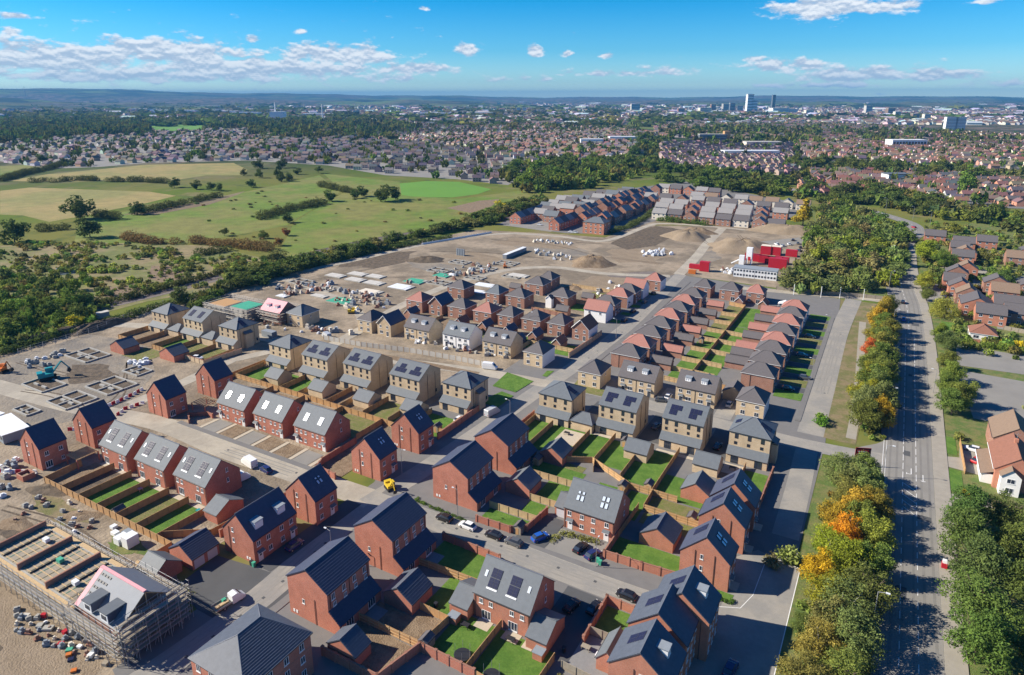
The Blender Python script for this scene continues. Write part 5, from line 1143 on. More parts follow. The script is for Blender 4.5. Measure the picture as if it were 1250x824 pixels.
def trunk_mesh(h, r, seed, m='bark', spread=.6):
 q = random.Random(seed); b = MB(); p = Vector((0, 0, -.1)); top = h * .62; r0 = .028 * h
 pts = [p]
 for i in range(3): pts.append(Vector((q.uniform(-.3, .3), q.uniform(-.3, .3), top * (i + 1) / 3)))
 for i in range(3): b.bar(pts[i], pts[i + 1], r0 * (1 - .25 * i), m, 6, r0 * (1 - .25 * (i + 1)))
 for i in range(6):
  a = i * 1.05 + q.random(); s = pts[1].lerp(pts[3], q.random() * .9); e = s + Vector((math.cos(a) * r * spread, math.sin(a) * r * spread, h * (.12 + .16 * q.random())))
  b.bar(s, e, r0 * .42, m, 5, r0 * .12)
  e2 = e + Vector((q.uniform(-1, 1) * r * .3, q.uniform(-1, 1) * r * .3, h * .1)); b.bar(s.lerp(e, .6), e2, r0 * .2, m, 4, r0 * .06)
 return b.mesh('trunk')
TREES = {}
def tree_var(kind, i):
 k = (kind, i)
 if k in TREES: return TREES[k]
 rng = np.random.default_rng(100 + i * 7 + len(kind)); sd = 31 * i + len(kind)
 if kind == 'near':   # h 10, r 4
  cl_ = crown_clumps(10, 3.9, 26, .18, sd); V, F = leaves(cl_, 9000, .17, rng=rng); t = trunk_mesh(10, 3.9, sd)
 elif kind == 'feather':
  cl_ = crown_clumps(10, 3.5, 30, .12, sd); V, F = leaves(cl_, 7500, .14, .8, rng, .35); t = trunk_mesh(10, 3.4, sd, 'bark_birch' if i % 2 else 'bark')
 elif kind == 'willow':
  cl_ = crown_clumps(10, 4.6, 22, .15, sd); cl_ += [(4.3 * math.cos(a), 4.3 * math.sin(a), 3.6, 1.1, 3.0) for a in np.arange(0, 6.2, .45)]; V, F = leaves(cl_, 9000, .16, 1.5, rng, .5); t = trunk_mesh(10, 3, sd)
 elif kind == 'mid':  # seen at 200-600 m
  cl_ = crown_clumps(10, 4.2, 14, .14, sd); V, F = leaves(cl_, 1300, .42, rng=rng); t = trunk_mesh(10, 3.8, sd)
 elif kind == 'cone':
  cl_ = crown_clumps(10, 3.4, 16, .06, sd, 1.0); V, F = leaves(cl_, 1500, .38, rng=rng); t = trunk_mesh(10, 1.4, sd, spread=.4)
 elif kind == 'bush': # h 2.4
  cl_ = [(random.uniform(-.9, .9), random.uniform(-.9, .9), .6 + random.random() * .9, .8, .75) for _ in range(6)]; V, F = leaves(cl_, 420, .2, rng=rng); t = trunk_mesh(2.0, .8, sd)
 TREES[k] = (np_mesh('crown', V, F, 'foliage'), t, (V, F)); return TREES[k]
GREENS = [(.075, .115, .028), (.095, .135, .032), (.06, .10, .03), (.115, .15, .035), (.085, .11, .04)]
def jit(c, k=.15): return tuple(max(0, v * (1 + random.uniform(-k, k))) for v in c)
def tree(x, y, h, r=None, col=None, kind='mid', label='tree', cat='tree', group=None, name='broadleaf_tree', z=0):
 v = tree_var(kind, random.randrange(5 if kind in ('near', 'feather') else 4)); k = h / (10 if kind != 'bush' else 2.4); rr = {'near': 3.9, 'feather': 3.5, 'willow': 5.0, 'mid': 4.2, 'cone': 3.4, 'bush': 1.5}[kind]
 kx = (r / rr) if r else k
 o = root(name, x, y, z, random.random() * 6.28); tag(o, label, cat, group)
 obj('trunk', v[1], o, scale=(min(k, kx), min(k, kx), k)); obj('crown', v[0], o, color=jit(col or random.choice(GREENS), .1), scale=(kx, kx, k)); return o
OR, YE, YG, OL = (.34, .16, .02), (.24, .20, .02), (.135, .165, .025), (.11, .12, .035)
# roadside belt between the estate street and the main road: (x, y, height, radius, colour, kind, label)
BELT = [(-2.6, 98, 8.5, 3.4, OL, 'feather', 'olive feathery tree at the bottom edge of the belt'), (2.6, 101, 9.5, 4.0, (.10, .125, .04), 'feather', 'grey-green feathery tree at the bottom of the belt, road side'),
  (-1.6, 107, 8.0, 3.2, (.17, .15, .05), 'feather', 'brownish feathery tree beside the white kerb line'), (3.4, 110, 10, 4.2, (.09, .12, .045), 'feather', 'tall grey-green tree overhanging the main road'),
  (-4.6, 113, 3.4, 1.7, (.07, .10, .03), 'near', 'small dark bush beside the turning area'), (2.2, 117, 10.5, 4.3, (.085, .12, .045), 'feather', 'drooping grey-green tree below the lamp column'),
  (-1.2, 121, 8.6, 3.3, YG, 'feather', 'yellow-green tree below the bright yellow one'), (5.0, 124, 9.6, 3.6, (.075, .10, .035), 'near', 'dark tree shading the main road'),
  (-3.4, 127, 8.0, 3.1, YE, 'near', 'bright yellow tree beside the turning area corner'), (1.4, 131, 9.0, 3.6, YG, 'near', 'yellow-green tree in the middle of the belt'),
  (5.2, 134, 8.6, 3.2, (.085, .12, .04), 'near', 'green tree leaning over the main road'), (-2.6, 136, 8.2, 3.2, YG, 'feather', 'yellow-green tree beside the verge'),
  (.4, 141.5, 9.4, 2.9, OR, 'near', 'bright orange autumn tree'), (4.6, 144, 9.2, 3.5, (.13, .17, .035), 'near', 'light green tree beside the orange one'),
  (-3.0, 147, 8.0, 3.0, (.22, .20, .03), 'feather', 'yellowish tree at the belt edge'), (1.8, 152, 9.2, 3.7, (.24, .20, .035), 'near', 'golden-brown tree above the orange one'),
  (5.0, 156, 8.4, 3.2, (.14, .14, .035), 'near', 'olive tree by the main road'), (-1.5, 160, 7.8, 3.0, (.13, .13, .045), 'feather', 'thin olive tree by the estate verge'),
  (2.6, 164, 9.4, 3.6, (.10, .14, .05), 'near', 'green tree behind the red sign'), (-2.4, 169, 9.0, 3.8, (.10, .135, .055), 'feather', 'rounded grey-green tree at the access road'), (1.6, 172, 8.4, 3.2, (.10, .15, .045), 'near', 'round green tree behind the advertising sign'),
  (3.0, 203, 9.0, 3.4, (.07, .10, .03), 'near', 'dark green tree at the junction corner'), (4.6, 206.5, 9.0, 3.0, (.22, .16, .02), 'near', 'golden yellow tree at the junction'), (1.0, 207, 11.5, 2.8, (.12, .15, .07), 'feather', 'tall pale birch at the junction corner'),
  (4.2, 216, 10, 3.7, (.085, .12, .045), 'near', 'green tree behind the golden one'), (.6, 221, 8.6, 3.4, YG, 'near', 'yellow-green tree by the pale path'), (4.4, 228, 9.6, 3.5, (.09, .125, .045), 'near', 'grey-green tree by the bus markings'),
  (1.6, 236, 8.8, 3.2, (.16, .17, .03), 'near', 'yellow tree behind the pale path'), (5.2, 242, 9.0, 3.4, (.095, .13, .04), 'near', 'green tree in the middle of the upper belt'), (2.0, 250, 8.8, 3.3, (.12, .15, .04), 'near', 'light green tree below the russet one'),
  (5.4, 258, 9, 3.4, (.09, .12, .04), 'near', 'green tree beside the main road, above the light green one'), (.6, 268, 7.0, 2.5, (.26, .085, .035), 'near', 'russet red tree at the top of the verge'), (4.0, 270, 9, 3.2, (.13, .15, .04), 'near', 'olive tree beside the russet one'),
  (1.8, 282, 8.4, 3.0, (.17, .16, .03), 'near', 'yellow tree with a bare side by the street head'), (5.0, 290, 8.6, 3.0, (.10, .12, .035), 'near', 'dull green tree by the main road bend'), (1.6, 302, 9.0, 3.1, (.24, .18, .03), 'near', 'brown-gold tree below the fence corner'), (2.6, 318, 10, 3.2, (.17, .14, .03), 'near', 'tall golden tree at the fence corner')]
for x, y, h, r, c, k, l in BELT: tree(x + (.3 if y < 200 else -.8), y, h * (1 if y < 200 else 1.12), r * (1.15 if y < 200 else 1.35), c, k, l, group='trees between the estate and the main road', name='roadside_tree')
RT = [(21.8, 102, 10, 4.6, (.13, .12, .05), 'near', 'brown-green tree at the bottom corner'), (29, 106, 10, 5, (.15, .13, .06), 'near', 'brownish crown in the bottom corner behind'), (23.4, 120, 10.5, 4.6, (.06, .10, .03), 'near', 'dark green tree opposite the lowest belt trees'),
  (31, 124, 10, 4.8, (.055, .09, .03), 'near', 'dark green crown behind the first roadside one'), (24, 131, 11, 4.7, (.065, .11, .035), 'near', 'large green tree on the far side of the road'), (24.4, 142, 11.5, 4.8, (.06, .105, .035), 'near', 'big dark green tree by the red roadside box'),
  (31.5, 139, 10.5, 4.6, (.055, .095, .03), 'near', 'dark crown behind the big green tree'), (24.2, 152, 11, 4.7, (.06, .10, .032), 'near', 'large dark tree in the middle of the far belt'), (31.8, 153, 10, 4.4, (.06, .09, .03), 'near', 'dark tree behind the middle of the far belt'),
  (24.5, 162.5, 11, 4.5, (.055, .09, .03), 'near', 'topmost big dark tree before the white house'), (30.5, 166, 9.5, 3.8, (.06, .095, .03), 'near', 'dark tree touching the white house garden fence'),
  (24.6, 228, 8.4, 4.0, (.08, .125, .035), 'near', 'spreading green tree by the empty car park'), (27, 236, 9, 4.3, (.10, .14, .035), 'near', 'broad green tree at the car park edge'), (23.4, 243, 8, 3.8, (.085, .125, .035), 'near', 'green tree hanging over the footway'),
  (25.6, 256, 8.2, 3.8, (.11, .15, .035), 'near', 'light green tree beside the car park'), (24.8, 268, 7, 3.4, (.10, .14, .04), 'near', 'low light green tree by the hedge'), (26, 290, 8, 4.0, (.07, .11, .04), 'near', 'round dark tree by the bungalow fence'), (23.6, 303, 7, 3.0, (.09, .13, .03), 'near', 'green tree below the weeping willow'),
  (26.4, 336, 10.5, 6.0, (.16, .19, .045), 'willow', 'weeping willow beside the main road'), (20.2, 362, 8, 3.0, (.08, .11, .035), 'near', 'dark shrubby tree by the drive'), (19.6, 385, 9, 4.4, (.17, .20, .035), 'near', 'yellow-green round tree below the larger one'),
  (21, 392, 8, 3.6, (.10, .15, .03), 'near', 'green tree behind the yellow-green one'), (22, 452, 13, 6.6, (.17, .23, .03), 'near', 'big bright yellow-green tree by the crossing road'), (29, 440, 11, 5.4, (.075, .13, .03), 'near', 'large green tree beside the bright one'),
  (51, 402, 10, 5.4, (.07, .11, .035), 'near', 'dark round tree among the brick houses'), (53, 410, 9, 5, (.06, .10, .03), 'near', 'dark tree behind the round one')]
for x, y, h, r, c, k, l in RT: tree(x - (1.2 if x < 27 else 0), y, h, r, c, k, l, group='trees beyond the main road', name='roadside_tree')
for x, y, h, c, l in [(24.2, 178.0, 2.2, (.28, .27, .03), 'bright yellow shrub on the lawn edge'), (25.5, 181.5, 2.0, (.12, .17, .04), 'green shrub by the drive'), (24.6, 210.5, 2.6, (.12, .15, .05), 'round olive shrub at the drive gate'), (23.8, 180.4, 1.6, (.14, .17, .05), 'low shrub beside the yellow one'), (29.6, 176.5, 1.8, (.14, .15, .05), 'low shrubs by the house wall'), (44, 243, 2.4, (.13, .16, .05), 'lone bush in the empty car park'),
      (-10.6, 200.5, 3.2, (.08, .17, .03), 'fresh green shrub at the foot of the dry verge'), (-10.2, 203.8, 3.0, (.09, .18, .03), 'second fresh green shrub on the dry verge'), (-9.3, 131.5, 4.2, (.13, .19, .07), 'slim young tree in the house shadow'), (-11.6, 129, 3.4, (.12, .13, .08), 'bare-looking shrub in the house shadow')]:
 tree(x, y, h, h * .62, c, 'bush', l, 'shrub', name='shrub')
def in_poly(x, y, P):
 c = False
 for i in range(len(P)):
  (x0, y0), (x1, y1) = P[i], P[i - 1]
  if (y0 > y) != (y1 > y) and x < (x1 - x0) * (y - y0) / (y1 - y0) + x0: c = not c
 return c
def scatter_px(P, n, mind):
 W = atp(P); xs = [p[0] for p in W]; ys = [p[1] for p in W]; out = []; t = 0; cell = {}
 while len(out) < n and t < n * 60:
  t += 1; x, y = random.uniform(min(xs), max(xs)), random.uniform(min(ys), max(ys))
  if not in_poly(x, y, W): continue
  cx, cy = int(x // mind), int(y // mind)
  if any((x - a) ** 2 + (y - b_) ** 2 < mind * mind for i in (-1, 0, 1) for j in (-1, 0, 1) for a, b_ in cell.get((cx + i, cy + j), ())): continue
  cell.setdefault((cx, cy), []).append((x, y)); out.append((x, y))
 return out
def grove(P, n, h, lab0, group, cols=None, mind=None, kind='mid', r=None, var=.22, name='broadleaf_tree'):
 pts = scatter_px(P, n, mind or h * .55); xs = sorted(p[0] for p in pts); ds = sorted(math.hypot(*p) for p in pts); n = len(pts)
 for x, y in pts:
  k = 1 + random.uniform(-var, var); i = xs.index(x) * 4 // n; j = ds.index(math.hypot(x, y)) * 3 // n
  label = lab0 + ', ' + ('taller' if k > 1 else 'lower') + ' ' + ['near edge', 'mid depth', 'far side'][j] + ', ' + ['west end', 'west of centre', 'east of centre', 'east end'][i]
  tree(x, y, h * k, (r or h * .46) * (1 + random.uniform(-.2, .25)), random.choice(cols or GREENS), kind, label, 'tree', group, name)
# copse between the site cabins and the main road
grove([(966, 348), (978, 318), (994, 285), (1002, 256), (1020, 252), (1060, 268), (1112, 292), (1105, 330), (1085, 352), (1065, 362), (1000, 362), (968, 358)], 52, 10.5, 'crown in the copse by the site cabins', 'trees of the copse', [(.075, .12, .03), (.10, .14, .055), (.09, .12, .055), (.12, .17, .03), (.13, .13, .06), (.065, .10, .03)], 6.6, r=6.2)
tree(*at(980, 276), 21, 7.0, (.21, .19, .03), 'cone', 'tall golden-green conical tree above the red containers')
tree(*at(1178, 235), 30, 9, (.08, .15, .03), 'cone', 'tall pointed poplar above the brick houses')
grove([(995, 248), (1060, 228), (1110, 240), (1180, 258), (1250, 270), (1250, 285), (1195, 268), (1120, 262), (1060, 250), (1020, 256)], 26, 12, 'dark tree beyond the crossing road', 'trees beyond the crossing road', [(.055, .085, .028), (.07, .10, .03)], 8, r=8)
# belt along the railway, from the lower left to the estate
grove([(0, 385), (60, 368), (110, 372), (112, 396), (60, 412), (0, 425)], 16, 8.5, 'bushy tree in the dark railway clump', 'trees of the clump by the railway', [(.085, .12, .035), (.11, .16, .04), (.07, .10, .035)], 5.0)
grove([(225, 382), (262, 352), (330, 322), (400, 312), (500, 292), (600, 262), (636, 250), (644, 256), (610, 272), (520, 288), (440, 312), (350, 336), (280, 358), (240, 388)], 56, 7.2, 'bushy tree in the long railway belt', 'trees of the belt beside the railway', [(.065, .10, .035), (.085, .12, .045), (.055, .085, .03), (.11, .13, .05)], 6.4, r=5.8)
tree(*at(95, 400), 6, 4.0, (.28, .28, .03), 'mid', 'yellow round tree beside the railway'); tree(*at(222, 372), 9, 5.4, (.07, .10, .035), 'mid', 'large round green tree at the railway behind the buff houses'); tree(*at(612, 258), 10, 6.0, (.26, .27, .03), 'mid', 'yellow-green tree at the corner of the end terrace')
for px, py, h, l in [(18, 296, 17, 'large dark spreading tree at the meadow edge'), (110, 290, 15, 'dense dark round tree in the meadow'), (98, 268, 20, 'taller pale-crowned tree behind the dense round one'), (168, 262, 11, 'dark tree at the end of the field hedge'), (470, 246, 16, 'big lone tree in the meadow'), (483, 244, 13, 'companion of the big lone meadow tree'),
      (402, 246, 11, 'dark tree in the meadow hedge line'), (442, 240, 11, 'round tree with a long shadow in the meadow'), (433, 242, 9, 'lower tree beside the round one'), (352, 272, 8, 'bush-like tree in the green pasture'), (323, 291, 6, 'dark round bush standing alone in the pasture'), (349, 288, 6, 'reddish round bush in the pasture'), (340, 300, 6, 'dark bush below the reddish one'), (274, 288, 6, 'round dark bush near the brown hedge'),
      (213, 229, 11, 'tree at the tan meadow corner'), (240, 231, 10, 'open-crowned tree behind the tan meadow'), (258, 232, 9, 'second open-crowned tree behind the tan meadow'), (268, 233, 8, 'small tree next to the open-crowned ones'), (52, 200, 14, 'dark tree before the first houses'), (78, 202, 12, 'dark tree beside the white bungalow'), (248, 196, 14, 'dark tree at the houses above the tan meadow'), (315, 206, 14, 'dark tree at the top corner of the tan meadow'), (345, 205, 15, 'dark tree above the green pasture')]:
 x, y = at(px, py); tree(x, y, h, h * .5, (.05, .075, .028) if 'reddish' not in l else (.13, .08, .04), 'mid', l)
grove([(280, 216), (330, 210), (392, 208), (384, 222), (330, 232), (290, 228)], 12, 10, 'tree in the wooded pasture corner', 'trees of the wooded corner', [(.05, .075, .028)], 9)
grove([(612, 212), (660, 200), (730, 196), (752, 206), (745, 222), (690, 232), (640, 232)], 36, 15, 'dense tree in the wood above the estate', 'trees of the wood above the estate', [(.065, .105, .03), (.085, .14, .03), (.05, .08, .028)], 10, r=10)
grove([(780, 168), (800, 172), (800, 195), (812, 205), (790, 212), (756, 214), (745, 204), (772, 190)], 14, 17, 'tree in the strip through the town', 'trees of the strip through the town', [(.055, .09, .03), (.07, .11, .03)], 12)
grove([(800, 208), (870, 212), (950, 226), (1000, 232), (990, 244), (920, 240), (840, 228), (800, 222)], 28, 14, 'tree behind the cream houses', 'trees behind the cream houses', [(.06, .09, .03), (.075, .12, .03)], 10, r=9)
grove([(960, 200), (1060, 198), (1160, 206), (1240, 212), (1250, 222), (1160, 222), (1060, 214), (980, 214)], 28, 15, 'tree in the belt across the eastern houses', 'trees across the eastern houses', [(.05, .075, .026), (.07, .09, .028)], 13, r=8)
# hedges: each a thing, leaves built along its line
def hedge(P, h, w, label, col=(.06, .09, .03), dens=34, size=.3, world=False):
 pts = P if world else atp(P); cl_ = []; ox, oy = pts[0]
 for (x0, y0), (x1, y1) in zip(pts[:-1], pts[1:]):
  L = math.hypot(x1 - x0, y1 - y0); n = max(1, int(L / (w * .55)))
  for i in range(n):
   t = (i + random.random() * .6) / n; k = random.uniform(.75, 1.25)
   cl_.append((x0 + (x1 - x0) * t - ox + random.uniform(-.2, .2) * w, y0 + (y1 - y0) * t - oy + random.uniform(-.2, .2) * w, h * .45 * k, w * .55 * k, h * .55 * k))
 V, F = leaves(cl_, int(len(cl_) * max(dens, 3.2 * (w * .55) * h / (size * size))), size, rng=RNG, shell=.7)
 r = tag(root('hedge', ox, oy), label, 'hedge'); obj('foliage', np_mesh('foliage', V, F, 'foliage'), r, color=col); return r
for P, h, w, l in [([(0, 222), (30, 213), (55, 208), (82, 200)], 6, 8, 'dark hedge along the green strip'), ([(40, 223), (58, 221)], 5, 7, 'short hedge on the tan meadow edge'), ([(64, 223), (90, 220), (122, 221)], 5.5, 8, 'hedge between the tan meadows, western length'), ([(130, 222), (170, 222), (203, 224)], 5.5, 8, 'hedge between the tan meadows, eastern length'),
     ([(166, 262), (200, 255), (232, 248)], 5.5, 8, 'thick hedge running up from the round tree'), ([(236, 247), (270, 240)], 5, 7, 'last length of the thick field hedge'), ([(50, 282), (85, 280)], 6, 9, 'light green thicket between the two dark trees'), ([(118, 264), (145, 268)], 6, 8, 'low dark thicket right of the pale-crowned tree'),
     ([(152, 292), (180, 298), (214, 298)], 5, 8, 'brown and green thicket in the pasture'), ([(232, 296), (262, 299), (300, 303), (335, 306)], 5, 9, 'long brownish thicket below the pasture'), ([(316, 268), (350, 258), (400, 248)], 5.5, 9, 'dark hedge across the green pasture'), ([(392, 228), (440, 238)], 5.5, 8, 'dark hedge below the wooded corner'),
     ([(242, 312), (285, 305)], 4, 6, 'small dark hedge in the rough ground'), ([(70, 386), (160, 364), (235, 344), (300, 326)], 3, 4, 'low dark hedge on the far side of the railway')]:
 hedge(P, h, w, l, (.06, .075, .03) if 'brown' not in l else (.12, .09, .045), 30, .42)
hedge([(-281, 60), (-284.5, 130), (-286, 200), (-283, 260), (-276, 320), (-262, 372)], 2.6, 4.2, 'long clipped hedge between the railway and the haul road', (.055, .085, .03), 16, .34, True)
hedge([(24.6, 303), (34, 301), (52, 302)], 2.4, 2.4, 'clipped green hedge along the empty car park', (.09, .14, .03), 40, .22, True); hedge([(43, 310), (56, 310)], 2.0, 1.6, 'bright yellow hedge behind the bungalow', (.40, .36, .03), 50, .2, True)
hedge([(-27.2, 113.6), (-17.0, 113.4), (-16.6, 115)], .7, .8, 'low clipped hedge at the corner gable', (.06, .12, .03), 60, .1, True); hedge([(-90.2, 112), (-90.0, 110.6), (-74, 109.7)], .6, .8, 'low clipped hedge before the catslide house', (.06, .11, .03), 60, .1, True); hedge([(-54.6, 113), (-54.2, 116.5), (-46, 117.6)], .9, 1.4, 'leafy front shrubs by the white doors', (.13, .15, .05), 60, .13, True)
hedge([(-38, 81.5), (-32, 81.2)], 1.2, 2.2, 'flower bed of mixed shrubs with orange blooms', (.15, .16, .05), 70, .13, True); hedge([(-122.8, 58), (-114, 61.5), (-107, 62.5)], .8, 4, 'weedy overgrown plot behind the brick wall', (.13, .15, .05), 60, .18, True); hedge([(-187, 152), (-186, 164)], .6, .6, 'clipped strip by the end of the buff row', (.06, .11, .03), 40, .12, True)
hedge([(-172, 440), (-168, 470), (-172, 520), (-176, 560)], 3, 5, 'dark hedge beside the terrace car park', (.06, .085, .035), 22, .4, True); hedge([(-160, 508), (-120, 506)], 3.5, 5, 'bushes below the estate front row', (.06, .10, .03), 24, .4, True); hedge([(-80, 520), (-50, 512)], 3, 6, 'green bushes at the end of the estate', (.08, .15, .03), 24, .4, True)
# undergrowth and the far woods: masses nobody could count
def mass(name, spots, tmpl, label, mname='foliage_mass', cols=None):
 """many rough crowns in one object"""
 TV, TF = tmpl; n = len(spots); k = len(TV)
 P = np.array([(s[0], s[1], s[2]) for s in spots]); SC = np.array([(s[3], s[3], s[4]) for s in spots]); A = RNG.random(n) * 6.283
 ca, sa = np.cos(A)[:, None], np.sin(A)[:, None]; X, Y, Z = TV[None, :, 0] * SC[:, 0:1], TV[None, :, 1] * SC[:, 1:2], TV[None, :, 2] * SC[:, 2:3]
 V = np.stack([X * ca - Y * sa, X * sa + Y * ca, Z], -1) + P[:, None, :]; F = TF[None] + (np.arange(n) * k)[:, None, None]
 C = np.array([s[5] for s in spots]); col = np.repeat(C, k, axis=0)
 me = np_mesh(name, V.reshape(-1, 3), F.reshape(-1, TF.shape[1]), mname, col); return tag(obj(name, me), label, None, None, 'stuff')
def blob(n, size, r=1.0, h=1.0, shell=.75, seed=5):
 rng = np.random.default_rng(seed); return leaves([(0, 0, .5 * h, r * .8, .45 * h), (.35 * r, .2 * r, .55 * h, r * .5, .35 * h), (-.3 * r, .25 * r, .6 * h, r * .5, .4 * h), (.05, -.4 * r, .5 * h, r * .5, .35 * h)], n, size, rng=rng, shell=shell)
B1, B2, B3 = blob(70, .26), blob(26, .42, seed=6), blob(12, .62, seed=8)
def spots(P, n, h, r, cols, mind, zf=0.0, clump=0):
 out = []
 for x, y in scatter_px(P, n, mind):
  if clump and math.sin(x * .09 + 2 * math.sin(y * .05)) * math.sin(y * .11 + 1.5 * math.sin(x * .04)) + random.uniform(-.5, .5) < -.05: continue
  k = random.choice((.4, .7, 1, 1.5)) * random.uniform(.8, 1.3) if clump else random.uniform(.6, 1.35); out.append((x, y, zf - .2 * h * 0, r * k, h * k, jit(random.choice(cols), .2)))
 return out
sc = spots([(0, 298), (60, 296), (140, 298), (230, 305), (330, 320), (280, 345), (180, 362), (100, 385), (0, 405)], 1500, 1.6, 1.5, [(.12, .15, .05), (.15, .18, .06), (.09, .11, .045), (.17, .21, .06)], 2.2, clump=1) + spots([(240, 246), (330, 232), (560, 246), (600, 262), (420, 316), (330, 326), (215, 298)], 60, 1.3, 2.0, [(.10, .12, .045), (.12, .12, .05)], 5)
mass('undergrowth', sc, B1, 'scrub and bracken of the rough ground')
sc = spots([(0, 340), (110, 340), (150, 350), (100, 372), (0, 392)], 36, 4.5, 2.6, [(.09, .15, .04), (.07, .11, .035)], 4.5)
mass('young_trees_thicket', sc, blob(150, .2, seed=12), 'young trees and thicket on the rough ground')
dk = [(.045, .065, .022), (.065, .09, .025), (.05, .07, .028), (.08, .10, .03)]
sc = spots([(0, 150), (90, 146), (190, 148), (300, 146), (300, 152), (248, 150), (180, 154), (185, 164), (120, 166), (60, 172), (0, 178)], 1150, 14, 9.5, dk, 12)
sc += spots([(245, 160), (300, 150), (380, 148), (470, 150), (520, 158), (450, 164), (380, 160), (300, 158)], 420, 15, 10, dk, 12)
mass('far_woodland', sc, B2, 'dark woodland beyond the western houses')

for P, n, r_, h_, cc, l in [([(964, 350), (978, 318), (994, 285), (1002, 256), (1020, 250), (1060, 264), (1112, 290), (1105, 330), (1090, 352), (1000, 362), (968, 358)], 300, 3.4, 5, [(.10, .14, .045), (.075, .11, .035), (.13, .15, .06)], 'understorey of the copse by the site cabins'),
 ([(1000, 248), (1060, 226), (1110, 238), (1180, 256), (1260, 268), (1260, 290), (1195, 272), (1125, 264), (1060, 250)], 180, 5, 6, dk[1:], 'understorey beyond the crossing road'), ([(800, 204), (870, 206), (950, 218), (1040, 226), (1000, 246), (920, 240), (840, 228), (800, 222)], 130, 5, 6, dk[1:], 'understorey behind the cream houses'),
 ([(604, 214), (660, 198), (730, 194), (800, 200), (800, 212), (745, 224), (690, 236), (640, 236)], 240, 6, 8, dk[1:] + [(.09, .14, .035)], 'understorey of the wood above the estate'), ([(225, 386), (262, 354), (330, 324), (400, 314), (500, 292), (600, 264), (660, 240), (668, 246), (610, 270), (520, 286), (440, 309), (350, 333), (280, 355), (240, 386)], 330, 2.8, 3.4, [(.085, .12, .04), (.06, .09, .03), (.11, .14, .05)], 'thick undergrowth of the railway belt'),
 ([(0, 390), (60, 372), (112, 374), (112, 398), (60, 414), (0, 428)], 160, 2.6, 3.6, [(.10, .14, .045), (.08, .11, .035)], 'undergrowth of the dark railway clump'), ([(955, 198), (1060, 194), (1160, 202), (1260, 208), (1260, 224), (1160, 224), (1060, 216), (970, 218)], 110, 6, 7, dk, 'understorey across the eastern houses'), ([(780, 164), (806, 170), (806, 195), (815, 208), (790, 214), (750, 216), (742, 204), (770, 190)], 80, 7, 9, dk[1:], 'understorey of the strip through the town'),
 ([(1130, 268), (1250, 290), (1250, 440), (1185, 440), (1150, 380), (1120, 300)], 300, 2.2, 2.4, [(.09, .13, .04), (.12, .16, .05), (.07, .10, .03)], 'garden shrubs between the brick houses')]: mass('undergrowth', spots(P, n, h_, r_, cc, r_ * 1.15), B1 if r_ < 4 else B2, l)

for k, (x, y, h, r_, c) in enumerate([(.2, 212, 9.5, 4.4, (.085, .12, .04)), (2.4, 232, 10.5, 4.8, (.075, .11, .035)), (1.6, 246, 10, 4.6, (.095, .13, .04)), (2.8, 256, 10.5, 4.6, (.08, .115, .035)), (2.6, 278, 10, 4.4, (.10, .13, .04)), (3.4, 298, 9.5, 4.2, (.09, .115, .035)), (3.8, 330, 9, 3.6, (.10, .12, .04)), (-.4, 114, 8.5, 3.6, (.10, .12, .045)), (2.8, 148, 9, 4.0, (.09, .13, .035)), (-.6, 165, 8.5, 3.8, (.095, .13, .05))]):
 tree(x, y, h, r_, c, 'near', 'broad green crown filling the roadside belt, ' + ['behind the junction birch', 'above the yellow-green pair', 'at the bus markings', 'below the russet tree', 'above the russet tree', 'below the brown-gold tree', 'at the fence corner', 'by the turning area bush', 'beside the golden-brown tree', 'behind the access road'][k], group='trees between the estate and the main road', name='roadside_tree')
mass('undergrowth', [(random.uniform(.5, 6), random.uniform(198, 345), 0, random.uniform(1, 2), random.uniform(1, 2.2), jit((.10, .13, .04), .3)) for _ in range(150)] + [(random.uniform(-5, 6), random.uniform(92, 178), 0, random.uniform(.8, 1.8), random.uniform(.8, 2), jit((.10, .125, .04), .3)) for _ in range(120)], B1, 'brambles and undergrowth below the roadside belt')

for k, (px, py, h) in enumerate([(1150, 322, 8), (1168, 300, 8), (1200, 318, 7), (1212, 298, 9), (1165, 285, 9), (1205, 352, 6), (1240, 318, 8), (1145, 345, 7), (1222, 262, 11), (1196, 268, 10), (1150, 268, 10), (1238, 272, 10)]):
 x, y = at(px, py); tree(x, y, h, h * .5, random.choice(GREENS), 'mid', 'garden tree among the brick houses, ' + ['at the light green pair', 'behind the bright tree', 'by the slatted fence', 'at the hipped roofs', 'under the crossing road', 'in the paved court', 'at the frame edge', 'above the willow', 'beside the square-fronted house', 'behind the back house', 'half hidden by the bright crown', 'at the edge of the dark belt'][k])
# ---------------------------------------------------------------- finished estate, eastern houses, town
def plain_house(x, y, w, d, ze, zr, axis, wallc, roofc, label, cat='house', group=None, name='house', rz=0.0, hip=False, wins=True, rows=None):
 """a farther house: walls, roof and its windows as parts"""
 def f():
  r = root(name, 0, 0)
  if hip: hip_parts(r, w, d, ze, zr, wallc, roofc, ridge=max(0, abs(w - d)), axis='x' if w >= d else 'y', cap=roofc, gutter='trim_white')
  else: gable_parts(r, w, d, ze, zr, axis, wallc, roofc, cap=roofc, gutter='trim_dark')
  if wins:
   zs = rows or ([.9, 3.5] if ze > 4 else [.9])
   simple_windows(r, 's', [w * (i - (2 if w > 9 else 1) / 2) / (3 if w > 9 else 2) * 1.0 for i in range(3 if w > 9 else 2)], zs, 1.3, 1.2, w, d)
   simple_windows(r, 'e', (-d * .25, d * .25), zs, 1.2, 1.2, w, d)
  return finish(r)
 return place(('ph', name, w, d, ze, zr, axis, wallc, roofc, hip), f, x, y, label, cat, group, rz=rz)
RB = ['brick_brown', 'brick_rust', 'brick_brown', 'render_cream']
g1 = 'end terraces of the finished estate'
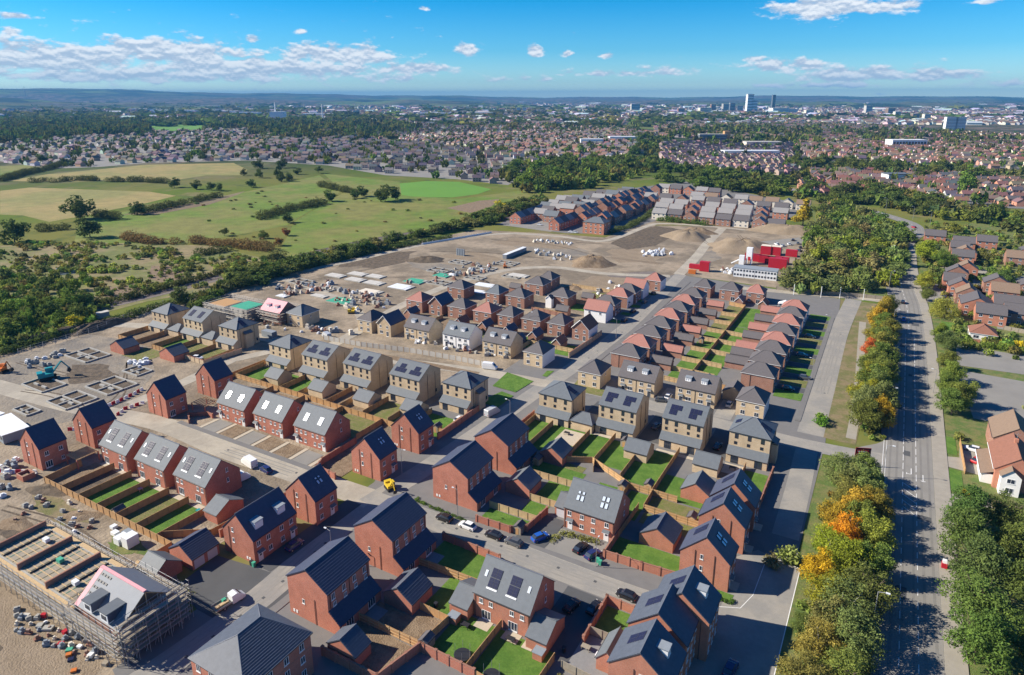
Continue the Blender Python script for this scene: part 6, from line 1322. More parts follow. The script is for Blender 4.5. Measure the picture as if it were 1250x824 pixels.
for k in range(5): plain_house(-249.5 - k * .3, 444.5 + k * 9.4, 9.4, 9.0, 5.2, 8.6, 'y', 'brick_red', ['tile_grey', 'tile_brown_grey'][k % 2], 'brick house in the first end terrace, %s from the haul road' % ORD[k], group=g1, name='terraced_house')
for k in range(4): plain_house(-212.2, 435.5 + k * 9.0, 8.4, 8.6, 5.2, 8.6, 'y', 'brick_red', ['tile_grey', 'tile_brown_grey'][k % 2], 'brick house in the second end terrace, %s from the haul road' % ORD[k], group=g1, name='terraced_house')
def t_flats():
 r = root('apartment_block', 0, 0); hip_parts(r, 16, 12, 8.2, 11.4, 'brick_rust', 'slate_grey', 5, 'x', cap='slate_grey')
 simple_windows(r, 's', (-5.5, -1.8, 1.8, 5.5), (1, 3.6, 6.2), 1.3, 1.3, 16, 12); simple_windows(r, 'e', (-3, 3), (1, 3.6, 6.2), 1.3, 1.3, 16, 12); return finish(r)
place('flats', t_flats, -182.0, 438.5, 'three-storey brick block with a hip roof beside the haul road', 'apartment block')
g2 = 'houses of the finished estate'
for k in range(11): plain_house(-186.5 - (k % 2) * 1.6, 455 + k * 11.8, 9, 9.4, 5.4 + (k % 3 == 1) * 1.6, 9 + (k % 3 == 1) * 1.6, 'y', ['brick_brown', 'brick_rust'][k % 2], 'tile_grey' if k % 3 else 'tile_brown_grey', 'gabled brick house of the street-side terrace, %s up from the hip-roofed block' % ORD[k], group=g2, name='terraced_house')
def lab(c, i): return None
EST = []
for rx, y0, y1, st, wd, ax in [(-206, 470, 650, 11, 9, 'y'), (-216, 488, 640, 14, 9, 'y'), (-228, 462, 640, 13.5, 12, 'x'), (-242, 468, 600, 14.5, 11, 'x'), (-253, 500, 560, 15, 9, 'x')]:
 y = y0; i = 0
 while y < y1:
  if random.random() > .08: EST.append((rx + random.uniform(-1, 1), y, wd, ax))
  y += st * random.uniform(.92, 1.1); i += 1
for x, y, wd, ax in EST:
 hi = random.random() < .35; w_, c_ = random.choice(RB[:3] if x < -200 else RB), random.choice(['tile_brown_grey', 'tile_grey', 'tile_grey', 'slate_pale'])
 plain_house(x, y, wd, 8.6, 7.4 if hi else 5.2, 10.6 if hi else 8.6, ax, w_, c_, '%s house with %s walls packed in the estate, %s' % ('three-storey' if hi else 'two-storey', {'brick_red': 'red brick', 'brick_rust': 'orange brick', 'brick_brown': 'brown brick'}[w_], ['near the haul road', 'in its middle', 'at its back'][0 if y < 515 else 1 if y < 570 else 2]), group=('tall ' if hi else '') + 'houses packed in the estate')
rowsE = [(517, -160, -62, 12.5, 'x', 'tile_brown_grey', 'brick_brown', 'front row facing the haul road'), (545, -168, -80, 13, 'x', 'tile_grey', 'brick_brown', 'second row behind the haul road'), (570, -172, -66, 13.5, 'x', 'tile_grey', 'brick_rust', 'third row behind the haul road'),
   (600, -196, -70, 14, 'x', 'tile_brown_grey', 'brick_brown', 'fourth row of the estate'), (628, -160, -66, 13, 'x', 'tile_tan', 'render_cream', 'cream back row below the trees'), (665, -205, -150, 13, 'x', 'tile_brown_grey', 'brick_rust', 'last brick row below the wood')]
for y, x0, x1, st, ax, rc, wc, l in rowsE:
 x = x0; i = 0
 while x < x1:
  a = 'y' if i % 4 == 2 else 'x'; plain_house(x, y + (x + 160) * -.06 + random.uniform(-2, 2), 9.4 if a == 'y' else 11.2, 8.8, 5.2, 8.5, a, wc if i % 5 else 'render_cream', rc if i % 3 else 'tile_grey', ('gable-fronted' if a == 'y' else 'broad-roofed') + ' house, ' + ORD[min(i, 11)] + ' along the ' + l, group='houses of the ' + l)
  x += st * random.uniform(.97, 1.06); i += 1
# houses beyond the main road
g3 = 'brick houses beyond the main road'
R_ = [(38, 425, 10, 9, 'y', 'tile_tan', 'brick house with a stepped tan roof, above the long shared roof'), (33, 412, 10, 8, 'y', 'tile_tan', 'narrow-fronted brick house with white windows facing the willow'), (30.5, 392, 9, 9, 'x', 'tile_brown_grey', 'brick house with a hip end by the parked white car'), (33, 381, 10, 9, 'y', 'tile_tan', 'gabled brick house above the willow'),
  (35.4, 368, 10, 9, 'y', 'tile_tan', 'second gabled brick house above the willow'), (37.5, 352, 12, 14, 'y', 'tile_brown_grey', 'brick house with a long grey roof behind the willow'), (41.5, 338, 11, 9, 'x', 'tile_brown_grey', 'brick house with a shaded front by the bungalow'),
  (49, 398, 11, 10, 'y', 'tile_brown_grey', 'large brick house at the frame edge, uppermost of its column'), (50.5, 382, 11, 10, 'x', 'tile_brown_grey', 'brick house with white first-floor windows, middle of its column'), (50, 358, 12, 10, 'x', 'tile_brown_grey', 'brick house with a row of white ground-floor windows'), (52, 344, 11, 9, 'x', 'tile_tan', 'brick house above the yellow hedge'),
  (38, 458, 11, 9, 'x', 'tile_brown_grey', 'brick house with dark patio windows'), (40, 470, 11, 9, 'y', 'tile_brown_grey', 'gabled brick house behind the patio one'), (38, 486, 10, 9, 'x', 'tile_brown_grey', 'brick house beside the pale bright tree'), (41, 503, 12, 9, 'x', 'tile_tan', 'brick house at the back of the close'), (54, 515, 11, 9, 'x', 'tile_rust', 'red brick house with a square front at the trees'),
  (66, 470, 13, 10, 'x', 'tile_tan', 'brick house with a white gutter line at the frame edge'), (70, 484, 12, 9, 'y', 'tile_tan', 'brick house behind at the frame edge'), (26, 520, 12, 9, 'x', 'tile_rust', 'brick house half hidden behind the bright tree'), (64, 400, 12, 10, 'y', 'tile_brown_grey', 'brick house beyond the frame edge column'), (64, 372, 11, 10, 'x', 'tile_brown_grey', 'second brick house beyond the frame edge column')]
for k, (x, y, w, d, a, rc, l) in enumerate(R_): plain_house(x, y, w, d, 5.1, 8.4, a, ['brick_rust', 'brick_brown'][k % 3 == 1], {'tile_tan': 'tile_brown_grey', 'tile_rust': 'tile_brown_grey'}.get(rc, rc) if k % 4 else 'tile_tan', l, group=g3)
for P, m, l in [([(22, 366), (30, 364), (44, 370), (46, 420), (41, 424), (40, 376), (22, 376)], 'asphalt_old', 'paved court between the brick houses'), ([(44, 330), (47, 330), (47, 372), (44, 370)], 'asphalt_old', 'shaded drive between the brick houses'), ([(24, 318), (32, 318), (32, 330), (24, 330)], 'lawn', 'garden lawn below the willow'), ([(28, 440), (48, 436), (50, 446), (30, 452)], 'path_pale', 'pale gravel yard before the dark patio windows'), ([(44, 384), (45, 394), (43, 410), (41, 400)], 'lawn', 'small lawn in the brick court'), ([(54, 425), (66, 422), (66, 440), (55, 442)], 'path_pale', 'pale paved yard by the slatted fence'), ([(20, 405), (30, 402), (31, 420), (20, 422)], 'lawn', 'lawn by the light green trees')]: ground('yard', P, .12, m, l)
fence([(31, 424), (52, 418)], 'grey board fence behind the brick court', 'timber_grey', rails=False); fence([(46, 330), (58, 327)], 'grey board fence above the yellow hedge', 'timber_grey', rails=False)
def t_bungalow():
 r = root('bungalow', 0, 0); hip_parts(r, 9, 9, 2.7, 5.6, 'render_white', 'tile_rust', 2, 'y', cap='tile_rust', gutter='trim_white'); simple_windows(r, 's', (-2.4, 1.6), (.7,), 1.9, 1.3, 9, 9); simple_windows(r, 'w', (0,), (.7,), 2, 1.3, 9, 9); return finish(r)
place('bung', t_bungalow, 37.4, 314.5, 'white bungalow with a russet hip roof behind the willow', 'bungalow')
def t_white_house():
 r = root('house', 0, 0); gable_parts(r, 9, 15, 5.3, 9.0, 'y', 'brick_rust', 'tile_rust', cap='tile_rust', gutter='trim_white', ov=.4)
 b = MB(); b.box(-2.0, 2.0, -2.6, 0, 0, 5.0, 'render_white', skip='n'); w = obj('gable_bay', b, r, (-1.5, -7.5, 0)); b = MB(); b.poly([(-2.3, -2.9, 4.8), (0, -2.9, 6.9), (0, 0, 6.9), (-2.3, 0, 4.8)], 'tile_tan'); b.poly([(0, -2.9, 6.9), (2.3, -2.9, 4.8), (2.3, 0, 4.8), (0, 0, 6.9)], 'tile_tan'); b.poly([(-2, -2.61, 5), (2, -2.61, 5), (0, -2.61, 6.8)], 'render_white'); obj('bay_roof', b, w)
 simple_windows(r, 's', (-1.5,), (.9, 3.3), 1.6, 1.2, 9, 20.2); 
 b = MB(); b.box(-2.4, 0, -6, 7, 0, 2.6, 'render_white', skip='e'); o = obj('side_extension', b, r, (-4.5, 0, 0)); b = MB(); b.poly([(-2.7, -6.3, 2.5), (0, -6.3, 3.6), (0, 7.3, 3.6), (-2.7, 7.3, 2.5)], 'tile_tan'); b.bar((-2.75, -6.3, 2.5), (-2.75, 7.3, 2.5), .14, 'trim_white'); obj('extension_roof', b, o)
 b = MB(); b.box(-.4, .4, -.4, .4, 7.6, 10, 'brick_rust'); b.bar((0, 0, 10), (0, 0, 11.6), .04, 'steel'); b.bar((-.7, 0, 11.2), (.7, 0, 11.2), .03, 'steel'); obj('chimney', b, r, (0, 2, 0)); return finish(r)
place('wh', t_white_house, 34.6, 193.8, 'white and brick house with russet roof, gable bay and aerial beside the main road', 'house')
plain_house(36.2, 211, 10, 13, 5.4, 9.2, 'y', 'brick_brown', 'tile_tan', 'brown brick building with a tan roof above the white house', name='house')
ground('drive', [(21.2, 192), (29.5, 191), (29.5, 208), (24.5, 208), (24, 199), (21.2, 198)], .1, 'path_pale', 'pale drive with a white and a red car'); ground('front_lawn', [(21.2, 200), (23.6, 200), (23.6, 211), (21.2, 211)], .11, 'lawn', 'small lawn above the drive'); ground('front_lawn', [(21.2, 179), (24.0, 179), (24.0, 191), (21.2, 191)], .11, 'lawn', 'small lawn with the yellow shrub')
ground('drive', [(21.2, 173.5), (31, 176), (31, 180), (21.2, 178)], .1, 'path_pale', 'pale path to the white house'); ground('car_park', [(29, 228), (70, 228), (70, 268), (27, 270)], .1, 'asphalt_old', 'empty grey car park, nearer half'); ground('car_park', [(27, 275), (70, 278), (70, 298), (28, 299)], .1, 'asphalt_old', 'empty grey car park, farther half')
ground('street_bend', [(19, 360), (30, 362), (30, 390), (26, 402), (18, 398)], .09, 'asphalt_old', 'paved close with a white car')
fence([(24.6, 190), (24.4, 207.6)], 'plank fence panel by the olive shrub', rails=False); fence([(29.4, 178), (44, 175.5)], 'weathered post fence below the white house', 'timber_grey', 1.1, 1.8); brick_wall([(26, 306), (36, 306.6)], 'low brick wall before the bungalow', 'brick_rust', 1.2)
fence([(34, 428), (52, 424)], 'slatted fence between brick gardens', 'timber_grey', rails=True)
# the town: streets of houses by district, each colour measured there
grey, cream, purp, redr, tan = (.11, .10, .11), (.42, .35, .29), (.135, .10, .105), (.20, .105, .08), (.19, .145, .11)
DIST = [([(0, 172), (120, 166), (200, 161), (300, 158), (400, 166), (480, 172), (560, 180), (640, 190), (735, 195), (640, 216), (620, 226), (560, 219), (470, 214), (400, 202), (300, 196), (180, 199), (120, 204), (60, 206), (0, 197)], 20, 13, 1250, [grey, grey, purp, (.19, .17, .165), tan], [cream, (.42, .30, .24), (.60, .56, .50)], 'grey-roofed semi in the streets above the meadows', .12),
  ([(370, 153), (560, 150), (760, 156), (800, 164), (780, 190), (740, 194), (640, 189), (560, 179), (480, 171), (400, 165)], -35, 14, 2400, [purp, redr, grey, tan], [cream, (.40, .22, .17), (.6, .55, .5)], 'brown-roofed house in the middle of the town', .25),
  ([(805, 176), (880, 172), (965, 176), (985, 204), (960, 214), (880, 208), (810, 203)], 62, 10, 1100, [purp, (.20, .14, .15), grey], [(.42, .26, .22), cream], 'terraced house in the dense purple-roofed streets', .05),
  ([(960, 166), (1100, 160), (1270, 166), (1270, 208), (1160, 204), (1060, 198), (980, 196)], 30, 14, 2000, [redr, (.25, .13, .10), tan, purp], [cream, (.50, .28, .20), (.66, .60, .54)], 'red-roofed house in the eastern streets', .2),
  ([(990, 210), (1080, 210), (1180, 216), (1270, 226), (1270, 256), (1180, 252), (1100, 238), (1010, 234)], 15, 13, 330, [redr, tan, grey], [(.55, .32, .24), (.70, .66, .62), (.48, .25, .18)], 'brick and white house behind the dark tree belt', .15),
  ([(800, 150), (960, 150), (1130, 156), (1100, 162), (965, 170), (880, 172), (800, 166)], 10, 15, 1300, [purp, redr, tan, grey], [cream, (.45, .27, .21)], 'small brown-roofed house of the far streets', .3),
  ([(965, 218), (1000, 222), (1010, 240), (985, 240)], 60, 12, 30, [redr, grey], [(.50, .28, .22)], 'brick house on the road climbing past the trees', .05)]
HV = np.array([(-.5, -.5, 0), (.5, -.5, 0), (.5, .5, 0), (-.5, .5, 0), (-.5, -.5, .62), (.5, -.5, .62), (.5, .5, .62), (-.5, .5, .62), (-.5, 0, 1), (.5, 0, 1)])
houses = []; treespots = []
for P, ang, pitch, nmax, rc, wc, l, tf in DIST:
 W = atp(P); xs = [p[0] for p in W]; ys = [p[1] for p in W]; cx, cy = sum(xs) / len(xs), sum(ys) / len(ys); a0 = R(ang); got = []
 span = max(max(xs) - min(xs), max(ys) - min(ys)); k = int(span / 14)
 for i in range(-k, k):
  for j in range(-k, k):
   u = i * pitch + random.uniform(-1.5, 1.5); v = (j // 2) * 44 + (j % 2) * 17 + 4 * math.sin(i * .11 + j); a = a0 + .35 * math.sin(u * .0035 + v * .001)
   x, y = cx + u * math.cos(a) - v * math.sin(a), cy + u * math.sin(a) + v * math.cos(a)
   if not in_poly(x, y, W): continue
   if random.random() < tf: treespots.append((x, y)); continue
   got.append((x, y, a + (0 if random.random() < .82 else math.pi / 2), pitch * .78, 8.2, random.choice([6.8, 7.8, 7.4]), random.choice(rc), random.choice(wc), l))
   if random.random() < .17: treespots.append((x + random.uniform(6, 12) * math.sin(a), y + 11))
 random.shuffle(got); houses += got[:nmax]
houses.sort(key=lambda h: h[0] ** 2 + h[1] ** 2)
def house_meshes():
 b = MB()
 for i in range(4): j = (i + 1) % 4; b.poly([HV[i], HV[j], HV[4 + j], HV[4 + i]], 'matt_paint')
 b.poly([HV[4], HV[8], HV[7]], 'matt_paint'); b.poly([HV[5], HV[6], HV[9]], 'matt_paint')
 c = MB(); e = .04
 c.poly([(-.53, -.56, .60), (.53, -.56, .60), (.53, 0, 1.02), (-.53, 0, 1.02)], 'matt_paint'); c.poly([(.53, .56, .60), (-.53, .56, .60), (-.53, 0, 1.02), (.53, 0, 1.02)], 'matt_paint')
 d = MB()
 for z in (.12, .38):
  for x in (-.3, .0, .3): d.box(x - .06, x + .06, -.506, -.5, z, z + .14, 'glass')
 q = MB(); q.box(-.04, .04, -.06, .06, .85, 1.22, 'brick_brown'); return b.mesh('wall'), c.mesh('roof'), d.mesh('windows'), q.mesh('chimney')
wm_, rm_, dm_, qm_ = house_meshes()
def hcol(c, k=.18): return jit(c, k)
NIND = 250
rn = {grey: 'grey', purp: 'purplish', redr: 'red', tan: 'tan'}
wn = lambda c: 'pale' if c[1] > .38 else 'brick'
hx = sorted(h[0] for h in houses[:NIND])
for x, y, a, w, d, h, rc, wc, l in houses[:NIND]:
 l2 = '%s, %s roof, %s walls, %s' % (l, rn.get(rc, 'mottled'), wn(wc), ['far west', 'west side', 'west of centre', 'mid town', 'east of centre', 'east side', 'far east', 'easternmost'][hx.index(x) * 8 // NIND])
 r = tag(root('town_house', x, y, 0, a), l2, 'house', 'town: ' + l); sc = (w, d, h)
 obj('wall', wm_, r, scale=sc, color=hcol(wc)); ro = obj('roof', rm_, r, scale=sc, color=hcol(rc)); obj('chimney', qm_, ro)
 for zz in (.13, .40): pass
 obj('window', dm_, r, scale=sc)
rest = houses[NIND:]
# the remaining streets as one mass
def house_mass(rest, name, label):
 n = len(rest); A = np.array([h[2] for h in rest]); S3 = np.array([(h[3], h[4], h[5]) for h in rest]); P = np.array([(h[0], h[1], 0) for h in rest])
 def put(T):
  X, Y, Z = T[None, :, 0] * S3[:, 0:1], T[None, :, 1] * S3[:, 1:2], T[None, :, 2] * S3[:, 2:3]; ca, sa = np.cos(A)[:, None], np.sin(A)[:, None]
  return np.stack([X * ca - Y * sa, X * sa + Y * ca, Z + 0 * X], -1) + P[:, None, :]
 wf = np.array([(0, 1, 5, 4), (1, 2, 6, 5), (2, 3, 7, 6), (3, 0, 4, 7), (4, 8, 7, 7), (5, 6, 9, 9)]); VW = put(HV)
 RT_ = np.array([(-.53, -.56, .60), (.53, -.56, .60), (.53, 0, 1.02), (-.53, 0, 1.02), (.53, .56, .60), (-.53, .56, .60)]); rf_ = np.array([(0, 1, 2, 3), (4, 5, 3, 2)]); VR = put(RT_)
 cw = np.repeat(np.array([hcol(h[7]) for h in rest]), 10, axis=0); cr = np.repeat(np.array([hcol(h[6]) for h in rest]), 6, axis=0)
 quads = wf[:4]; F = (quads[None] + (np.arange(n) * 10)[:, None, None]).reshape(-1, 4); tri = np.array([(4, 8, 7), (5, 6, 9)])
 me = bpy.data.meshes.new(name); V = np.concatenate([VW.reshape(-1, 3), VR.reshape(-1, 3)]); F2 = (rf_[None] + (np.arange(n) * 6)[:, None, None] + n * 10).reshape(-1, 4); T3 = (tri[None] + (np.arange(n) * 10)[:, None, None]).reshape(-1, 3)
 me.from_pydata(V.tolist(), [], F.tolist() + F2.tolist() + T3.tolist()); me.update()
 a = me.color_attributes.new('Col', 'FLOAT_COLOR', 'POINT'); c4 = np.ones((len(V), 4), dtype=np.float32); c4[:, :3] = np.concatenate([cw, cr]); a.data.foreach_set('color', c4.ravel())
 me.materials.append(MATS['town_colour']); return tag(obj(name, me), label, None, None, 'stuff')
house_mass(rest, 'town_streets', 'roofs of the streets running away over the town')
# pale ground and streets under the town
for k, (P, *_r) in enumerate(DIST): ground('town_ground', atp(P), .10 + k * .02, 'asphalt_old' if k < 3 else 'pavement', ['paved ground of the grey-roofed streets', 'paved ground in the middle of the town', 'paved ground of the dense terraces', 'paved ground of the eastern streets', 'paved ground behind the tree belt', 'paved ground of the far streets', 'climbing road past the trees'][k])
sp_ = [(x, y, 0, random.uniform(3, 6), random.uniform(5, 11), jit(random.choice(dk[:3] + [(.07, .11, .03)]), .2)) for x, y in treespots]
sp_ += spots([(300, 160), (470, 165), (490, 172), (380, 172), (310, 168)], 110, 13, 9, dk, 12) + spots([(840, 158), (1000, 156), (1000, 178), (900, 178), (800, 172)], 150, 13, 9, dk, 14) + spots([(1000, 160), (1160, 162), (1250, 172), (1250, 180), (1060, 176)], 110, 12, 8, dk, 16)
sp_ += spots([(470, 152), (840, 152), (960, 160), (840, 166), (640, 162)], 100, 12, 9, dk, 16)
mass('town_trees', sp_, B2, 'garden and street trees among the town roofs')
# beyond 2.5 km: specks of roofs and woods getting ever smaller
far = []; ft = []
for _ in range(10000):
 px = random.uniform(-40, 1290); py = 122.5 + 30 * random.random() ** 1.6; x, y = at(px, py); r_ = math.hypot(x, y); 
 if px < 350 and random.random() < .72: continue
 s = random.uniform(.8, 1.6) * (8 + r_ * .0016); big = random.random() < .05
 far.append((x, y, random.random() * 3, s * (3.2 if big else 1.5), s * (2 if big else 1), 7 + r_ * .0012 * (1 if not big else 1.5), random.choice([purp, redr, grey, tan] if not big else [(.5, .52, .55)]), (.62, .56, .52) if not big else (.72, .72, .72), ''))
house_mass(far, 'distant_streets', 'specks of houses and sheds over the plain')
for _ in range(1500):
 px = random.uniform(-40, 1290); py = 121.5 + 34 * random.random() ** 1.4; x, y = at(px, py); r_ = math.hypot(x, y)
 if math.sin(x * .0013 + 1.1 * math.sin(y * .0009)) * math.sin(y * .0011 + 2) < -.1 and px > 380: continue
 k = random.uniform(.6, 1.5); ft.append((x, y, 0, (10 + r_ * .006) * k, (9 + r_ * .0016) * k, jit(random.choice(dk), .2)))
mass('distant_woods', ft, B3, 'dark copses and hedgerows over the plain')
# landmarks
def slab(px, py, w, d, h, m, name, label, cat, rows=0, cols=0, rz=None, z=0, band='lead', roof=None):
 x, y = at(px, py); r = tag(root(name, x, y, z, YAW if rz is None else rz), label, cat); b = MB(); b.box(-w / 2, w / 2, -d / 2, d / 2, 0, h, m, skip='b'); obj('tower_body', b, r)
 if rows:
  for k in range(rows):
   b = MB(); q = h / rows; b.box(-w / 2 * .94, w / 2 * .94, -d / 2 - .25, -d / 2, q * (k + .3), q * (k + .72), band); obj('window_band', b, r)
 if roof: b = MB(); b.box(-w / 2 - .5, w / 2 + .5, -d / 2 - .5, d / 2 + .5, h, h + h * .03 + .6, roof); obj('roof_deck', b, r)
 return r
slab(914, 136, 42, 40, 112, 'plastic_white', 'tower_block', 'tallest white tower on the skyline', 'tower block', 6, roof='concrete'); slab(919, 136, 40, 40, 78, 'plastic_white', 'tower_block', 'shorter white tower touching the tallest', 'tower block', 4); slab(943, 135, 22, 22, 108, 'slate_pale', 'tower_block', 'slim dark tower with a pointed top on the skyline', 'tower block', 0, roof='slate_pale')
for px, py, w, h, m, l in [(775, 136, 90, 70, 'concrete', 'grey tower at the western end of the city'), (886, 136, 80, 70, 'block_grey', 'blue-grey tower left of the white ones'), (893, 137, 50, 80, 'slate_pale', 'second blue-grey tower beside it'), (903, 137, 50, 60, 'concrete', 'pale block between the towers'), (860, 138, 110, 44, 'render_cream', 'broad cream block in the city'), (950, 138, 150, 42, 'plastic_white', 'long white block below the dark tower'), (966, 138, 90, 34, 'plastic_white', 'white block beside the long one'), (987, 139, 70, 30, 'render_cream', 'cream block at the city edge'),
       (1059, 138, 60, 62, 'concrete', 'lone pale tower right of the city'), (1086, 140, 60, 50, 'tile_tan', 'brownish tower, first of the eastern pair'), (1094, 145, 40, 44, 'render_cream', 'pale tower in front of the brownish one'), (1116, 146, 44, 34, 'tile_tan', 'squat tan tower over the houses'), (1130, 147, 40, 36, 'render_cream', 'pale tan tower right of the squat one'), (633, 137, 40, 40, 'plastic_white', 'pair of white towers in the far suburb, first'), (640, 137, 40, 40, 'plastic_white', 'pair of white towers in the far suburb, second'),
       (609, 130, 60, 60, 'render_cream', 'small pale tower beyond the suburb'), (831, 138, 60, 40, 'brick_brown', 'brown tower in the western city'), (870, 136, 50, 66, 'brick_brown', 'dark red tower in the city')]: slab(px, py, w * .65, w * .5, h * .7, m, 'tower_block', l, 'tower block', 3, roof='concrete')
slab(1159, 159, 34, 12, 38, 'plastic_white', 'tower_block', 'white slab block of flats over the eastern roofs, first half', 'tower block', 9); slab(1170, 159, 30, 12, 38, 'plastic_white', 'tower_block', 'white slab block of flats over the eastern roofs, second half', 'tower block', 9)
slab(869, 174, 58, 16, 17, 'slate_grey', 'office_block', 'long grey office block with ribbon windows', 'office block', 4, roof='concrete'); slab(886, 174, 12, 14, 24, 'timber_orange', 'office_block', 'tan brick stair tower at the end of the office block', 'tower')
r = slab(1105, 180, 66, 26, 14, 'plastic_white', 'civic_building', 'long white building with dark tall windows', 'public building', 0, roof='plastic_white')
for k in range(11): b = MB(); b.box(-1.9, 1.9, -.3, 0, 1.5, 11.5, 'glass'); obj('window', b, r, (-29 + k * 5.8, -13, 0))
slab(915, 190, 90, 22, 8, 'sheet_white', 'shed', 'long white shed roof among the dense terraces', 'shed', roof='sheet_white'); slab(930, 178, 70, 24, 8, 'render_cream', 'shed', 'pale flat-roofed building above the terraces', 'building', roof='concrete'); slab(760, 172, 60, 26, 9, 'sheet_white', 'shed', 'white-roofed hall in the town', 'hall', roof='sheet_white'); slab(722, 176, 46, 20, 10, 'sheet_white', 'shed', 'bright white factory roof in the town', 'factory', roof='sheet_white')
slab(1093, 222, 26, 16, 9, 'render_white', 'house', 'large white house among the dark trees', 'house', roof='slate_grey'); slab(340, 146, 60, 44, 34, 'plastic_white', 'power_plant', 'white boxy plant on the plain', 'plant')
r = tag(root('factory_chimney', *at(337, 146)), 'slim white chimney beside the boxy plant', 'chimney'); b = MB(); b.bar((0, 0, 0), (0, 0, 72), 3.0, 'plastic_white', 8, 2.2); obj('stack', b, r)
r = tag(root('factory_chimney', *at(394, 147)), 'lone pale chimney on the plain', 'chimney'); b = MB(); b.bar((0, 0, 0), (0, 0, 66), 2.6, 'plastic_white', 8, 1.8); obj('stack', b, r)
r = tag(root('radio_mast', *at(33, 128)), 'thin mast on the far western hill', 'mast'); b = MB(); b.bar((0, 0, 0), (0, 0, 230), 6, 'steel', 5, 3); obj('pole', b, r)
for k, (px, py, w, d) in enumerate([(225, 137, 420, 120), (262, 131, 300, 80), (180, 135, 260, 80), (290, 138, 200, 60), (565, 140, 340, 100), (395, 142, 200, 60), (300, 140, 160, 60), (745, 140, 260, 80), (530, 141, 160, 60), (172, 128, 300, 60)]): slab(px, py, w, d, 13, 'sheet_white' if k != 4 else 'lead', 'warehouse', ['long white warehouse on the plain, below the hills', 'white warehouse farther back on the plain', 'pale warehouse near the stubble field', 'small white warehouse by the plant', 'blue-grey warehouse beyond the town', 'white warehouse by the lone chimney', 'small pale warehouse left of the plant', 'white warehouse before the city', 'small warehouse at the town edge', 'pale warehouse at the foot of the hills'][k], 'warehouse', roof='sheet_white')
